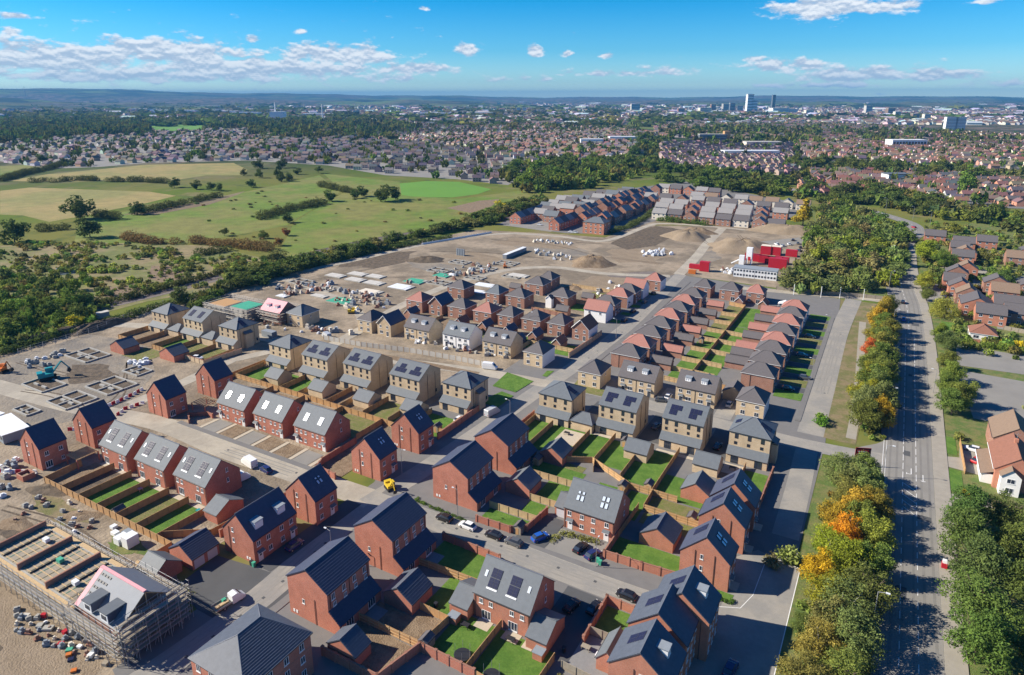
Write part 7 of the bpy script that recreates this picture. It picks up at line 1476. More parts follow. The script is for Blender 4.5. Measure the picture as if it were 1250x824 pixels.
# ---------------------------------------------------------------- vehicles
def car_protos():
 def loft(secs, m, b):
  k0 = len(b.v); n = len(secs[0])
  for s in secs: b.v += s
  for i in range(len(secs) - 1):
   for j in range(n):
    a, c = k0 + i * n + j, k0 + i * n + (j + 1) % n; b.f.append((a, c, c + n, a + n)); b.m.append(b.mi(m))
  for e in (0, len(secs) - 1): b.f.append(tuple(k0 + e * n + j for j in (range(n) if e else range(n - 1, -1, -1)))); b.m.append(b.mi(m))
 def sec(x, w, z0, z1, z2, t): return [(x, -w, z0), (x, w, z0), (x, w * 1.0, z1), (x, w * t, z2), (x, -w * t, z2), (x, -w, z1)]
 out = {}
 for kind in ('car', 'van', 'pickup'):
  b = MB()
  if kind == 'car': S_ = [(-2.05, .72, .32, .62, .72, .9), (-1.95, .84, .22, .70, .92, .9), (-1.2, .88, .2, .75, .98, .92), (.7, .88, .2, .75, .96, .92), (1.6, .86, .2, .70, .84, .9), (2.05, .74, .3, .55, .66, .9)]; G_ = [(-1.8, .66, .9, .95, 1.0, .95), (-1.35, .74, .92, 1.0, 1.40, .84), (-.1, .74, .92, 1.0, 1.46, .84), (.5, .72, .92, 1.0, 1.38, .84), (1.15, .70, .86, .9, .92, .95)]
  elif kind == 'van': S_ = [(-2.7, .95, .3, 1.3, 2.2, .92), (-2.6, .98, .25, 1.4, 2.3, .93), (1.1, .98, .25, 1.4, 2.35, .9), (1.7, .96, .25, 1.2, 1.75, .9), (2.3, .94, .25, .95, 1.15, .92), (2.7, .84, .35, .8, .9, .92)]; G_ = [(1.2, .9, 1.5, 1.6, 2.2, .88), (1.72, .9, 1.3, 1.5, 1.80, .9), (2.2, .86, 1.1, 1.18, 1.24, .95)]
  else: S_ = [(-.1, .95, .35, 1.3, 2.0, .88), (1.0, .95, .35, 1.3, 2.1, .88), (1.6, .95, .35, 1.2, 1.7, .9), (2.2, .92, .35, .95, 1.15, .9), (2.6, .84, .4, .8, .9, .92)]; G_ = [(1.1, .9, 1.4, 1.5, 1.95, .88), (1.62, .9, 1.25, 1.4, 1.75, .9), (2.1, .86, 1.05, 1.14, 1.2, .95)]
  loft([sec(*s) for s in S_], 'paint', b); body = b.mesh('body'); b = MB(); loft([sec(*s) for s in G_], 'glass', b); gl = b.mesh('windscreen')
  b = MB(); b.bar((0, -.1, 0), (0, .1, 0), .33, 'tyre', 12); b.bar((0, -.11, 0), (0, .11, 0), .2, 'steel', 8); wh = b.mesh('wheel')
  b = MB(); b.box(-.04, .04, -.17, .17, -.07, .07, 'lamp_lens'); hl = b.mesh('headlight'); b = MB(); b.box(-.04, .04, -.14, .14, -.1, .1, 'tail_lens'); tl = b.mesh('tail_light')
  b = MB(); 
  if kind == 'car': b.poly([(-1.25, -.60, 1.425), (.42, -.60, 1.42), (.42, .60, 1.42), (-1.25, .60, 1.425)], 'paint'); b.v = [(x, y, z + .05) for x, y, z in b.v]
  rf = b.mesh('roof') if kind == 'car' else None
  r = root('parked_' + kind if kind != 'pickup' else 'flatbed_truck', 0, 0); bd = obj('body', body, r); obj('windscreen', gl, r)
  if rf: obj('roof', rf, r)
  fx, rx = (1.3, -1.35) if kind == 'car' else (1.75, -1.7)
  for x in (fx, rx):
   for y in (-.8, .8): obj('wheel', wh, r, (x, y, .33))
  ex = {'car': (1.98, -2.0), 'van': (2.62, -2.7), 'pickup': (2.52, -2.6)}[kind]
  for y in (-.58, .58): obj('headlight', hl, r, (ex[0], y, .66)); obj('tail_light', tl, r, (ex[1], y * 1.15, .72))
  if kind == 'pickup': b = MB(); b.box(-3.4, -.2, -1.05, 1.05, .75, .9, 'timber_grey'); b.box(-3.4, -.2, -1.08, -1.02, .9, 1.2, 'steel'); b.box(-3.4, -.2, 1.02, 1.08, .9, 1.2, 'steel'); obj('flatbed', b, r); b = MB(); b.box(-3.0, -.6, -.5, .1, .92, 1.25, 'timber_pale'); b.box(-1.4, -.7, .15, .8, .92, 1.5, 'insulation_green'); obj('load', b, r)
  out[kind] = finish(r)
 return out
CARS = car_protos(); usedc = set()
def car(x, y, deg, col, label, kind='car', cat=None, s=1.0, z=.1, group=None):
 o = CARS[kind] if kind not in usedc else copy_tree(CARS[kind]); usedc.add(kind)
 o.location = (x, y, z); o.rotation_euler = (0, 0, R(deg)); o.scale = (s, s, s); tag(o, label, cat or kind, group)
 for c in (KIDS[CARS[kind].name] if o is CARS[kind] else o.children): c.color = (*col, 1)
 return o
BK, WH, SV, BL, RD, NV, GY = (.015, .015, .018), (.75, .76, .77), (.42, .44, .46), (.02, .10, .42), (.40, .02, .025), (.02, .03, .12), (.10, .105, .11)
for x, y, a, c, l in [(-79.6, 107.9, 178, BK, 'black car parked at the catslide gable'), (-73.4, 108.1, 178, WH, 'white car parked between two dark cars'), (-66.6, 108.2, 178, BK, 'black car before the angled brick wall'), (-61.6, 108.3, 178, GY, 'dark grey car nearest the blue one'), (-57.5, 112.6, 62, BL, 'bright blue car on the drive by the angled wall'),
      (-48.3, 113.7, 78, BK, 'black car on the bays of the roof-window house'), (-45.2, 113.0, 70, NV, 'navy car beside the black one on the bays'), (-34.8, 105.2, 176, BK, 'black car parked at the low brick wall by the bend'), (-13.6, 97.5, 84, NV, 'dark blue car in the shade at the turning area'), (-42.8, 97.4, 80, BK, 'black car in the shaded court beside the solar house'),
      (-38.9, 99.0, 84, BK, 'second black car in the shaded court'), (27.4, 205.0, 172, WH, 'white car on the drive of the white house'), (27.9, 198.6, 60, RD, 'red car on the drive of the white house'), (-18.9, 234.5, 10, GY, 'dark car pulling out onto the east estate street'), (-54.8, 196.4, 88, WH, 'white car between the dormer houses'), (-56.0, 192.8, 20, GY, 'grey car nose-out between the dormer houses'), (-36.5, 200.4, 88, SV, 'silver car under the open-fronted garage'),
      (26.5, 346.6, 178, WH, 'white car in the close above the willow'), (10.0, 323, 88, BL, 'blue car driving down the main road'), (9.4, 352, 88, BK, 'dark car far up the main road'), (-8.0, 630, 120, WH, 'white vehicle on the road bend beyond the copse'), (14.5, 572, 128, RD, 'red car on the crossing road'), (-104.0, 150, 85, WH, 'white car tucked behind the narrow gabled house'),
      (-215.3, 142.6, 20, WH, 'white car beside the weedy plot garage'), (-94.4, 262, 88, BK, 'black car kerbside on the long street, lower'), (-95.6, 276, 88, BK, 'black car kerbside on the long street, middle'), (-95.8, 292, 88, GY, 'dark car kerbside on the long street, upper'), (-96.8, 308, 88, BK, 'black car kerbside near the street head'), (-69.9, 194.5, 88, BK, 'dark car beside the small buff corner house'),
      (-22.5, 222, 5, BK, 'dark car on a front drive, lowest on the east street'), (-22.6, 256.5, 5, GY, 'grey car on a front drive by the lowest pink roof'), (-22.5, 279.5, 5, BK, 'dark car on a front drive under the second pink roof'), (-101.8, 84, 88, NV, 'dark car in the bays before the dormer house'), (-131.5, 101.9, 172, NV, 'blue pickup-like car in front of the white van'), (-68.5, 167.8, 88, BK, 'dark car between the corner buff house and the next'), (-51.8, 175, 88, GY, 'grey car in the middle buff drive'), (-33.4, 172, 88, BK, 'dark car in the drive by the corner buff house')]: car(x, y, a, c, l, group='parked cars')
for i, (x, y, a, c) in enumerate([(27, 372, 80, BK), (34, 372, 85, SV), (43, 402, 60, GY), (46, 350, 88, BK), (45.5, 362, 92, WH), (33, 444, 10, BK), (60, 430, 30, SV)]): car(x, y, a, c, 'parked car among the brick houses, ' + ['black, on the paved court', 'silver, on the paved court', 'grey, by the round tree', 'black, in the shaded drive', 'white, in the shaded drive', 'black, on the gravel yard', 'silver, on the paved yard'][i], group='cars among the brick houses')
for i, (px, py, c) in enumerate([(968, 294, BK), (974, 298, GY), (977, 303, BK), (963, 299, WH), (984, 301, WH), (955, 301, SV), (948, 299, WH), (975, 307, BK)]): x, y = at(px, py); car(x, y, 90 + i * 7, c, 'parked car on the grey hardstanding by the red containers, %s' % ['black, at the back', 'grey, second back', 'black, in the middle', 'white, by the containers', 'white, nearest the copse', 'silver, beside the red boxes', 'white, far end', 'black, nearest the road'][i], group='cars at the site compound')
for i, (px, py, c) in enumerate([(697, 284, WH), (702, 284.5, WH), (659, 275, WH), (690, 271, BK), (696, 272, SV)]): x, y = at(px, py); car(x, y, 10, c, 'parked car at the finished estate, %s' % ['white, by the haul road', 'white, second by the haul road', 'white, before the end terrace', 'black, beside the hip block', 'silver, beside the hip block'][i], group='cars at the finished estate')
for x, y, a, c, l in [(-137.8, 101.9, 170, WH, 'white van with dark windows on the dusty street'), (-117.0, 188.4, 12, WH, 'large white van by the hoarding end'), (-97.8, 158.5, 78, SV, 'silver van beside the last buff garden wall'), (-190.8, 183.2, 160, SV, 'pale van at the end of the hoarding'), (-133.6, 95.4, 80, WH, 'pale van in the shade behind the small garage')]: car(x, y, a, c, l, 'van', 'van')
car(-99.6, 66.2, 82, WH, 'flatbed truck with a timber load parked in the shade', 'pickup', 'truck')
# ---------------------------------------------------------------- street furniture
def lamp_proto():
 r = root('street_lamp', 0, 0); b = MB(); b.bar((0, 0, 0), (0, 0, 8), .09, 'steel', 6, .06); b.bar((0, 0, 8), (1.1, 0, 8.25), .05, 'steel', 5); obj('column', b, r); b = MB(); b.box(1.0, 1.6, -.13, .13, 8.18, 8.32, 'sheet_white'); b.box(1.1, 1.5, -.1, .1, 8.14, 8.179, 'lamp_lens'); obj('lantern', b, r); return finish(r)
LP = lamp_proto()
for i, (x, y, a, s, l) in enumerate([(6.5, 118, 0, 1.15, 'rising through the olive crowns'), (6.4, 178, 0, 1.1, 'beside the red sign'), (6.4, 218, 0, 1.1, 'at the golden tree'), (6.0, 307, 0, 1.1, 'below the fence corner'), (3.0, 378, 0, 1.1, 'by the copse, lower'), (1.6, 442, 0, 1.2, 'by the copse, upper'), (19.0, 243, 180, 1.0, 'across from the yellow tree'), (-89.4, 154.8, 180, 1, 'between the two catslide backs'), (-89.6, 240, 180, 1, 'at the long street junction'), (-124.3, 231, 0, 1, 'by the grey hip roof'),
        (-188, 131.8, 0, 1, 'behind the topmost navy roof'), (-77.5, 110.2, 180, .9, 'before the catslide meter boxes'), (-90.8, 84, 180, 1, 'at the ribbed roof edge'), (-43.4, 110.3, 90, .8, 'by the green bin'), (-16.8, 236, 180, .9, 'on the dry verge street, lower'), (-17.0, 290, 180, .9, 'on the dry verge street, upper'), (14, 610, 200, 1.3, 'on the bend beyond the copse, first'), (-6, 652, 200, 1.3, 'on the bend beyond the copse, second'), (25, 588, 200, 1.3, 'on the crossing road by the red car'), (-100, 118, 0, .9, 'at the narrow gabled front door')]):
 o = LP if i == 0 else copy_tree(LP); o.location = (x, y, .1); o.rotation_euler = (0, 0, R(a)); o.scale = (s,) * 3; tag(o, 'grey street lamp ' + l, 'street lamp', 'street lamps')
r = tag(root('advert_sign', 1.4, 181.0, 0, R(22)), 'red advertising board with white lettering by the junction', 'sign'); b = MB(); b.box(-1.9, 1.9, -.06, .06, 1.6, 5.4, 'tail_lens'); obj('board', b, r)
MATS['sign_red'] = mat('sign_red', (.42, .015, .03), .5, .02); MATS['sign_dark'] = mat('sign_dark', (.05, .005, .01), .5, .02)
b = MB(); b.box(-1.9, 1.9, -.075, -.062, 1.6, 5.4, 'sign_dark'); b.box(-1.5, 1.3, -.085, -.076, 2.4, 4.9, 'sign_red'); obj('face', b, r)
b = MB()
for j, (z, ws) in enumerate([(4.2, (.5, .3, .6, .35)), (3.5, (.35, .7, .4, .3)), (2.85, (.6, .25, .45))]):
 x = -1.25
 for w_ in ws: b.box(x, x + w_, -.095, -.086, z, z + .3, 'line_white'); x += w_ + .16
obj('lettering', b, r); b = MB(); b.bar((-1.5, .05, 0), (-1.5, .05, 5.2), .08, 'timber_grey'); b.bar((1.5, .05, 0), (1.5, .05, 5.2), .08, 'timber_grey'); obj('post', b, r)
r = tag(root('roadside_box', 18.6, 145.6, 0), 'small red and white roadside box by the big trees', 'box'); b = MB(); b.box(-.5, .5, -.5, .5, 0, 1.3, 'sign_red'); obj('cabinet', b, r); b = MB(); b.box(-.4, .4, -.4, .4, 1.3, 1.9, 'plastic_white'); obj('cap', b, r)
def post_fence(pts, n, hgt, label, m='steel', w=.07, rail=True, cat='fence', panel=None):
 r = tag(root('post_fence', *pts[0]), label, cat); ox, oy = pts[0]
 segs = [(Vector(a), Vector(b_)) for a, b_ in zip(pts[:-1], pts[1:])]; tot = sum((q - p).length for p, q in segs)
 def pm(): b = MB(); b.box(-w, w, -w, w, 0, hgt, m); return b.mesh('post')
 me = cached(('pfp', hgt, w, m), pm)
 for p, q in segs:
  k = max(1, round(n * (q - p).length / tot)); a = math.atan2(q.y - p.y, q.x - p.x)
  for i in range(k):
   s = p.lerp(q, i / k); obj('post', me, r, (s.x - ox, s.y - oy, 0), a)
   if rail:
    L = (q - p).length / k
    def rm():
     b = MB()
     if panel: b.box(0, 1, -.03, .03, .1, hgt - .15, panel)
     else:
      for z in (hgt * .3, hgt * .6, hgt * .92): b.box(0, 1, -.025, .025, z, z + .05, m)
     return b.mesh('panel' if panel else 'rail')
    o = obj('panel' if panel else 'rail', cached(('pfr', hgt, m, panel), rm), r, (s.x - ox, s.y - oy, 0), a); o.scale = (L, 1, 1)
post_fence([(-190, 180.8), (-172, 182.5), (-151.6, 186.8), (-132, 188.8), (-119, 189.4)], 26, 2.1, 'pale hoarding curving behind the buff row', 'timber_pale', .09, True, 'hoarding', 'concrete')
post_fence([(-277, 112), (-277.6, 138), (-284, 160), (-290.4, 190), (-290.6, 247)], 30, 2.6, 'tall steel post fence along the railway'); post_fence([(-46, 347), (-24.9, 348.5), (-10, 352.5), (5.5, 354)], 14, 2.0, 'timber fence at the head of the east street', 'timber_grey', .1, True, 'fence', 'timber_grey')
for i, (x, y) in enumerate([(-37, 341), (-25, 343), (-17, 346), (-7, 348)]): tag(obj('pale_post', cached('pp', lambda: MB().bar((0, 0, 0), (0, 0, 5.5), .14, 'plastic_white', 6).mesh('pale_post')), None, (x, y, 0)), 'tall pale post on the road at the street head, %s from the cabins' % ORD[i], 'post', 'pale posts at the street head')
post_fence([(-265, 344), (-246, 400)], 14, 1.4, 'line of white concrete barriers by the haul road', 'plastic_white', .12, True, 'barrier', 'plastic_white')
# ---------------------------------------------------------------- building site
def dbox(b, x, y, z, w, d, h, m): b.box(x - w / 2, x + w / 2, y - d / 2, y + d / 2, z, z + h, m)
def foundation(x0, x1, y0, y1, nx, ny, label, m='block_grey', h=.55):
 r = tag(root('trench_foundation', x0, y0), label, 'foundation', 'block foundations in the churned earth'); W, D = x1 - x0, y1 - y0; t = .24
 for y in [D * j / ny for j in range(ny + 1)]: b = MB(); b.box(0, W, y - t, y + t, 0, h, m); obj('footing_wall', b, r)
 for x in [W * i / nx for i in range(nx + 1)]:
  for j in range(ny): b = MB(); b.box(x - t, x + t, D * j / ny + t, D * (j + 1) / ny - t, 0, h - .01, m); obj('footing_wall', b, r)
 b = MB(); b.box(t, W - t, t, D - t, .05, .08, 'soil_dark'); obj('trench_floor', b, r); b = MB(); b.box(W * .22, W * .42, D * .3, D * .38, .08, h + .1, m); b.box(W * .6, W * .8, D * .3, D * .38, .08, h + .1, m); obj('sleeper_wall', b, r)
for a in [(-261, -247, 120, 129, 2, 2, 'foundation nearest the spoil bank'), (-225.5, -212.5, 108, 118, 2, 2, 'foundation between the barriers and the digger'), (-224.5, -213, 95.5, 105, 2, 2, 'foundation beside the white cabin roof'), (-228, -219, 122, 127.5, 2, 1, 'small foundation by the brick garage'), (-227.5, -219, 87.4, 91.2, 2, 1, 'small foundation touching the cabin'), (-246, -233, 98.5, 106, 1, 1, 'half-dug foundation under the teal digger')]: foundation(*a)
for k, (px, py, w, d) in enumerate([(520, 331, 12, 9), (547, 321, 11, 8), (578, 329, 11, 8), (604, 322, 12, 8), (640, 346, 12, 8), (382, 353, 11, 8), (352, 345, 11, 8), (520, 346, 11, 8), (566, 340, 10, 7), (612, 338, 10, 7)]):
 x, y = at(px, py); foundation(x, x + w, y, y + d, 2, 2, 'pale foundation outline on the upper site, ' + ['beside the green slab', 'by the dark bank', 'above the white slab', 'near the long grey unit', 'below the haul track bend', 'behind the pink membrane roof', 'at the railway track corner', 'by the white sheeted heap', 'under the panel rack', 'at the sandy track bend'][k])
for k, (x, y, m) in enumerate([(-62.6, 112.6, 'timber_grey'), (-72.6, 140.2, 'timber_pale'), (-48.6, 139.4, 'timber_grey'), (-30.4, 135, 'timber_pale'), (-56, 160.6, 'timber_grey'), (-43.2, 143, 'timber_pale'), (-106, 141.6, 'timber_grey'), (-61, 76.4, 'timber_grey'), (-145.6, 72, 'timber_pale'), (-58.8, 252, 'timber_grey'), (-47, 216, 'timber_pale')]):
 r = tag(root('garden_shed', x, y, .09), 'small wooden garden shed ' + ['inside the angled wall', 'in front of the upper garage', 'behind the roof-window house', 'on the patchy lawn', 'at the middle buff garden', 'by the zigzag fence', 'on the last buff-row lawn', 'in the trampoline garden corner', 'in the third narrow garden', 'in a sunny garden by the spine fence', 'in the widest garden'][k], 'shed'); gable_parts(r, 1.8, 2.3, 1.8, 2.3, 'y', m, 'tile_brown_grey', cap='tile_brown_grey', ov=.12); box_on(r, 'door', 's', 0, 0, .7, 1.6, .03, 'timber_orange', 1.8, 2.3)
def digger(x, y, rz, m, label, s=1.0):
 r = tag(root('excavator', x, y, 0, rz), label, 'digger'); r.scale = (s,) * 3
 for sy in (-1.1, 1.1): b = MB(); b.extr([(-1.9, .15), (1.9, .15), (2.2, .5), (1.9, .9), (-1.9, .9), (-2.2, .5)], sy - .28, sy + .28, 'tyre'); obj('track', b, r)
 b = MB(); b.box(-2.2, 1.4, -1.2, 1.2, 1.0, 1.9, m); b.box(-2.3, -1.0, -1.15, 1.15, 1.9, 2.4, m); obj('body', b, r); b = MB(); b.box(-.3, 1.5, .2, 1.2, 1.9, 3.1, m); b.box(-.32, 1.52, .3, 1.22, 2.3, 2.9, 'glass'); obj('cab', b, r)
 b = MB(); b.bar((1.2, -.3, 1.8), (3.6, -.3, 4.6), .28, m, 4, .22); b.bar((3.6, -.3, 4.6), (5.2, -.3, 2.2), .2, m, 4, .15); o = obj('boom', b, r); b = MB(); b.extr([(4.8, 2.3), (4.5, 1.4), (5.1, 1.0), (5.6, 1.5), (5.4, 2.3)], -.8, .2, 'trim_dark'); obj('bucket', b, o)
M_('teal_paint', (.02, .25, .27), .4, .05); M_('orange_paint', (.55, .16, .03), .5, .08); M_('yellow_paint', (.60, .42, .03), .5, .08)
digger(-243.5, 105.5, 1.2, 'teal_paint', 'teal excavator with raised arm among the foundations', 1.25); digger(-264, 100.5, .3, 'orange_paint', 'orange excavator at the frame edge'); digger(-98.6, 111.6, -.5, 'yellow_paint', 'small yellow digger at the muddy street corner', .75); digger(-203.8, 212.0, .5, 'yellow_paint', 'yellow machine beside the scaffolded plot', .8)
digger(-90.5, 374, .6, 'orange_paint', 'small yellow-orange digger by the red skip', .8); digger(-186.8, 318, 2.2, 'orange_paint', 'rusty digger beside the long grey unit', .7)
def barrier_row(P, label):
 n = int(sum(math.dist(a, b_) for a, b_ in zip(P[:-1], P[1:])) / 1.3); k = 0
 me = [cached(('bar', c), lambda c=c: (lambda b: (b.extr([(-.3, 0), (.3, 0), (.12, .3), (.1, .95), (-.1, .95), (-.12, .3)], -.58, .58, c), b.mesh('traffic_barrier'))[1])(MB())) for c in ('sign_red', 'plastic_white')]
 tot = 0
 for a, b_ in zip(P[:-1], P[1:]):
  L = math.dist(a, b_); m = max(1, int(L / 1.3))
  for i in range(m):
   t = i / m; o = obj('traffic_barrier', me[k % 2], None, (a[0] + (b_[0] - a[0]) * t, a[1] + (b_[1] - a[1]) * t, .05), math.atan2(b_[1] - a[1], b_[0] - a[0]) - math.pi / 2 + random.uniform(-.2, .2))
   tag(o, ('red' if k % 2 == 0 else 'white') + ' plastic barrier ' + label, 'barrier', 'plastic barriers ' + label); k += 1
barrier_row([(-204.5, 102.6), (-205, 108), (-206, 113), (-207.4, 117.4)], 'in the long row by the foundations'); barrier_row([(-196, 101.6), (-197.8, 105), (-197, 110), (-195, 111.5)], 'in the bunch on the dusty street'); barrier_row([(-191, 67.6), (-186, 69.8), (-181, 72.6)], 'before the bin store'); barrier_row([(-198.5, 89), (-194, 92)], 'behind the lowest gabled house')
def stack(x, y, w, d, h, m, label, name='material_stack', cat='stack', rz=0, z=0, group=None, tiers=2):
 r = tag(root(name, x, y, z, rz), label, cat, group); b = MB(); b.box(-w / 2, w / 2, -d / 2, d / 2, .15, h, m); obj('load', b, r); b = MB()
 for k in (-1, 0, 1): b.box(-w / 2, w / 2, k * d * .4 - .06, k * d * .4 + .06, 0, .15, 'timber_grey')
 obj('pallet', b, r); return r
stack(-133.0, 67.0, 2.2, 2.6, 2.6, 'plastic_white', 'tall white and blue wrapped stack behind the plank fence'); stack(-135.6, 66.6, 2.0, 2.4, 1.7, 'sheet_white', 'lower white wrapped stack beside the tall one'); stack(-136.6, 68.6, 2.0, 1.6, 1.3, 'lead', 'grey-topped wrapped stack by the white ones'); stack(-139.4, 67.4, 1.6, 1.2, .9, 'plastic_white', 'small white bundle next to the stacks'); stack(-142, 68.6, 1.2, 1.2, .8, 'sheet_white', 'white bin-like bundle at the fence'); stack(-137.9, 61.2, 1.6, 1.0, .5, 'block_grey', 'grey block pallet in the open dirt'); stack(-136.0, 60.4, 1.4, .9, .5, 'block_grey', 'second grey block pallet in the open dirt'); stack(-134.4, 58.6, 1.6, .8, .3, 'sheet_white', 'white sheet lying in the dirt', rz=.4)
r = tag(root('bin_store', -180.2, 70.8), 'low open brick bin store by the plank fence corner', 'bin store')
for x0, x1, y0, y1 in [(-3.2, 0, -2.6, -2.38), (-3.2, 0, 0, .22), (-3.2, -2.98, -2.38, 0), (-.22, 0, -2.38, 0)]: b = MB(); b.box(x0, x1, y0, y1, 0, 1.5, 'brick_red'); obj('wall_panel', b, r)
b = MB(); b.box(-2.3, -.9, -1.8, -.6, 0, .9, 'sand_soil'); obj('sand_bag', b, r)
def rafts(x, y, w, d, h, label, n=7):
 r = tag(root('timber_carport', x, y), label, 'carport')
 for i in range(n): b = MB(); b.box(-w / 2 + w * i / (n - 1) - .07, -w / 2 + w * i / (n - 1) + .07, -d / 2, d / 2, h, h + .22, 'timber_pale'); obj('rafter', b, r)
 for sx in (-1, 1):
  for sy in (-1, 1): b = MB(); b.box(sx * w / 2 - .15, sx * w / 2 + .15, sy * d / 2 - .15, sy * d / 2 + .15, 0, h, 'brick_red'); obj('pier', b, r)
 for sy in (-1, 1): b = MB(); b.box(-w / 2, w / 2, sy * d * .35 - .06, sy * d * .35 + .06, h - .2, h, 'timber_pale'); obj('beam', b, r)
rafts(-177.2, 81.2, 5.0, 5.4, 2.5, 'open timber rafters of a carport between brick houses', 9); rafts(-176.6, 117.6, 6, 5, 2.4, 'shaded unfinished garage frame by the gabled house', 7)
def plank_pile(x, y, rz, n, L, label, m='timber_pale'):
 r = tag(root('plank_pile', x, y, 0, rz), label, 'planks')
 for i in range(n): b = MB(); b.box(-L / 2, L / 2, -.12, .12, 0, .06, m); obj('plank', b, r, (random.uniform(-.4, .4), (i % 4) * .3 - .45, .02 + .07 * (i // 4)), random.uniform(-.12, .12))
plank_pile(-178, 76.6, .5, 10, 4, 'planks and trestles between the gabled house and the carport', 'steel'); plank_pile(-144, 61, .3, 8, 3.5, 'pale planks scattered in the dirt'); plank_pile(-126, 64, 2.2, 6, 2.4, 'planks by the weedy plot')
r = tag(root('site_cabin', -212.0, 79.2, 0, -.12), 'long white-roofed site cabin at the frame edge', 'cabin'); b = MB(); b.box(-7, 7, -3.2, 3.2, .3, 2.9, 'lead'); obj('wall', b, r); b = MB(); b.box(-7.2, 7.2, -3.4, 3.4, 2.9, 3.05, 'plastic_white'); obj('roof', b, r)
for i in range(6): b = MB(); b.box(-.7, .7, -.05, 0, 1.3, 2.2, 'glass'); obj('window', b, r, (-5.6 + i * 2.25, -3.2, 0))
r = tag(root('white_tarpaulin', -224.5, 80.0, 0, .1), 'white sheeted roof beside the long cabin', 'tarpaulin'); b = MB(); b.box(-3, 3, -2.4, 2.4, 0, 2.4, 'sheet_white'); obj('sheeted_stack', b, r); b = MB(); b.box(-3.3, 3.3, -2.7, 2.7, 2.4, 2.55, 'plastic_white'); obj('sheet', b, r)
# scaffolding
def scaffold(r, x0, x1, y0, y1, hs, step=2.1, name='scaffold'):
 def pole(L): return cached(('pole', L), lambda: MB().bar((0, 0, 0), (0, 0, L), .05, 'steel', 4).mesh('standard'))
 def led(): return cached('ledger', lambda: MB().bar((0, 0, 0), (1, 0, 0), .045, 'steel', 4).mesh('ledger'))
 def brd(): return cached('board', lambda: MB().box(0, 1, -.3, .3, 0, .05, 'timber_grey').mesh('scaffold_board'))
 H = hs[-1] + 1.2
 sides = [((x0, y0), (x1, y0)), ((x1, y0), (x1, y1)), ((x1, y1), (x0, y1)), ((x0, y1), (x0, y0))]
 for a, b_ in sides:
  L = math.dist(a, b_); n = max(1, round(L / step)); an = math.atan2(b_[1] - a[1], b_[0] - a[0]); nx, ny = math.sin(an) * .9, -math.cos(an) * .9
  for i in range(n):
   t = i / n; x, y = a[0] + (b_[0] - a[0]) * t, a[1] + (b_[1] - a[1]) * t
   obj('standard', pole(H), r, (x, y, 0)); obj('standard', pole(H), r, (x + nx, y + ny, 0))
  for h in hs:
   for off in (0, 1):
    for dz in (0, .95): o = obj('ledger', led(), r, (a[0] + nx * off, a[1] + ny * off, h + dz), an); o.scale = (L, 1, 1)
   o = obj('scaffold_board', brd(), r, (a[0] + nx * .5, a[1] + ny * .5, h), an); o.scale = (L, 1, 1)
def dbrace(r, p, q): obj('brace', MB().bar(p, q, .05, 'steel', 4), r)
# the scaffolded terrace at the bottom left
r = tag(root('unfinished_terrace', -118, 48.6), 'half-built brick terrace with a grey membrane roof, two dormers and open floors', 'building site house')
b = MB(); b.box(0, 13, 0, 10.4, 0, 5.5, 'brick_brown', skip='b'); b.poly([(13, 0, 5.5), (13, 10.4, 5.5), (13, 5.2, 9.5)], 'soil_dark'); obj('wall', b, r)
b = MB(); b.poly([(-.2, -.3, 5.4), (13.2, -.3, 5.4), (13.2, 5.2, 9.7), (-.2, 5.2, 9.7)], 'membrane_pale'); b.poly([(13.2, 10.7, 5.4), (-.2, 10.7, 5.4), (-.2, 5.2, 9.7), (13.2, 5.2, 9.7)], 'membrane_pale'); obj('roof', b, r)
b = MB(); b.box(-.1, 13.1, 4.9, 5.5, 9.62, 9.8, 'membrane_pink'); b.poly([(-.2, -.28, 5.43), (.9, -.28, 5.43), (.9, 5.2, 9.73), (-.2, 5.2, 9.73)], 'membrane_pink'); obj('membrane_strip', b, r)
for i in range(4):
 for j in range(4): b = MB(); t = .35 + j * .16; b.box(-.28, .28, 0, .4, 0, .06, 'trim_dark'); o = obj('rafter_gap', b, r, (1.3 + i * .85, -.3 + 5.5 * t, 5.45 + 4.3 * t)); o.rotation_euler = (math.atan2(4.3, 5.5), 0, 0)
for x in (4.6, 9.6): b = MB(); b.box(-1.1, 1.1, -.4, 2.6, 6.0, 7.9, 'plastic_white', skip='b'); d = obj('dormer', b, r, (x, 0, 0)); b = MB(); b.box(-1.3, 1.3, -.6, 2.9, 7.9, 8.1, 'slate_grey'); obj('dormer_roof', b, d); b = MB(); b.box(-.7, .7, -.46, -.4, 6.5, 7.4, 'glass'); obj('window', b, d); b = MB(); b.box(1.1, 1.13, -.3, 2.5, 6.2, 7.85, 'slate_navy'); obj('cheek', b, d)
for k in range(6): b = MB(); b.bar((13.1 + .25 * k * 0, .2, 5.5), (13.1, 5.2, 9.4), .06, 'timber_pale'); 
for k in range(5): y = 1.2 + k * 2; z = 9.3 - abs(y - 5.2) * .8; b = MB(); b.box(13.02, 13.14, y - .07, y + .07, 5.5, z, 'timber_pale'); obj('stud', b, r)
for s in (0, 1): b = MB(); b.bar((13.1, .1 if s == 0 else 10.3, 5.5), (13.1, 5.2, 9.5), .09, 'timber_pale'); obj('rafter', b, r)
for z in (1, 3.6):
 for y in (2.5, 7.5): b = MB(); b.box(13, 13.04, y - .5, y + .5, z, z + 1.2, 'trim_dark'); obj('window_opening', b, r)
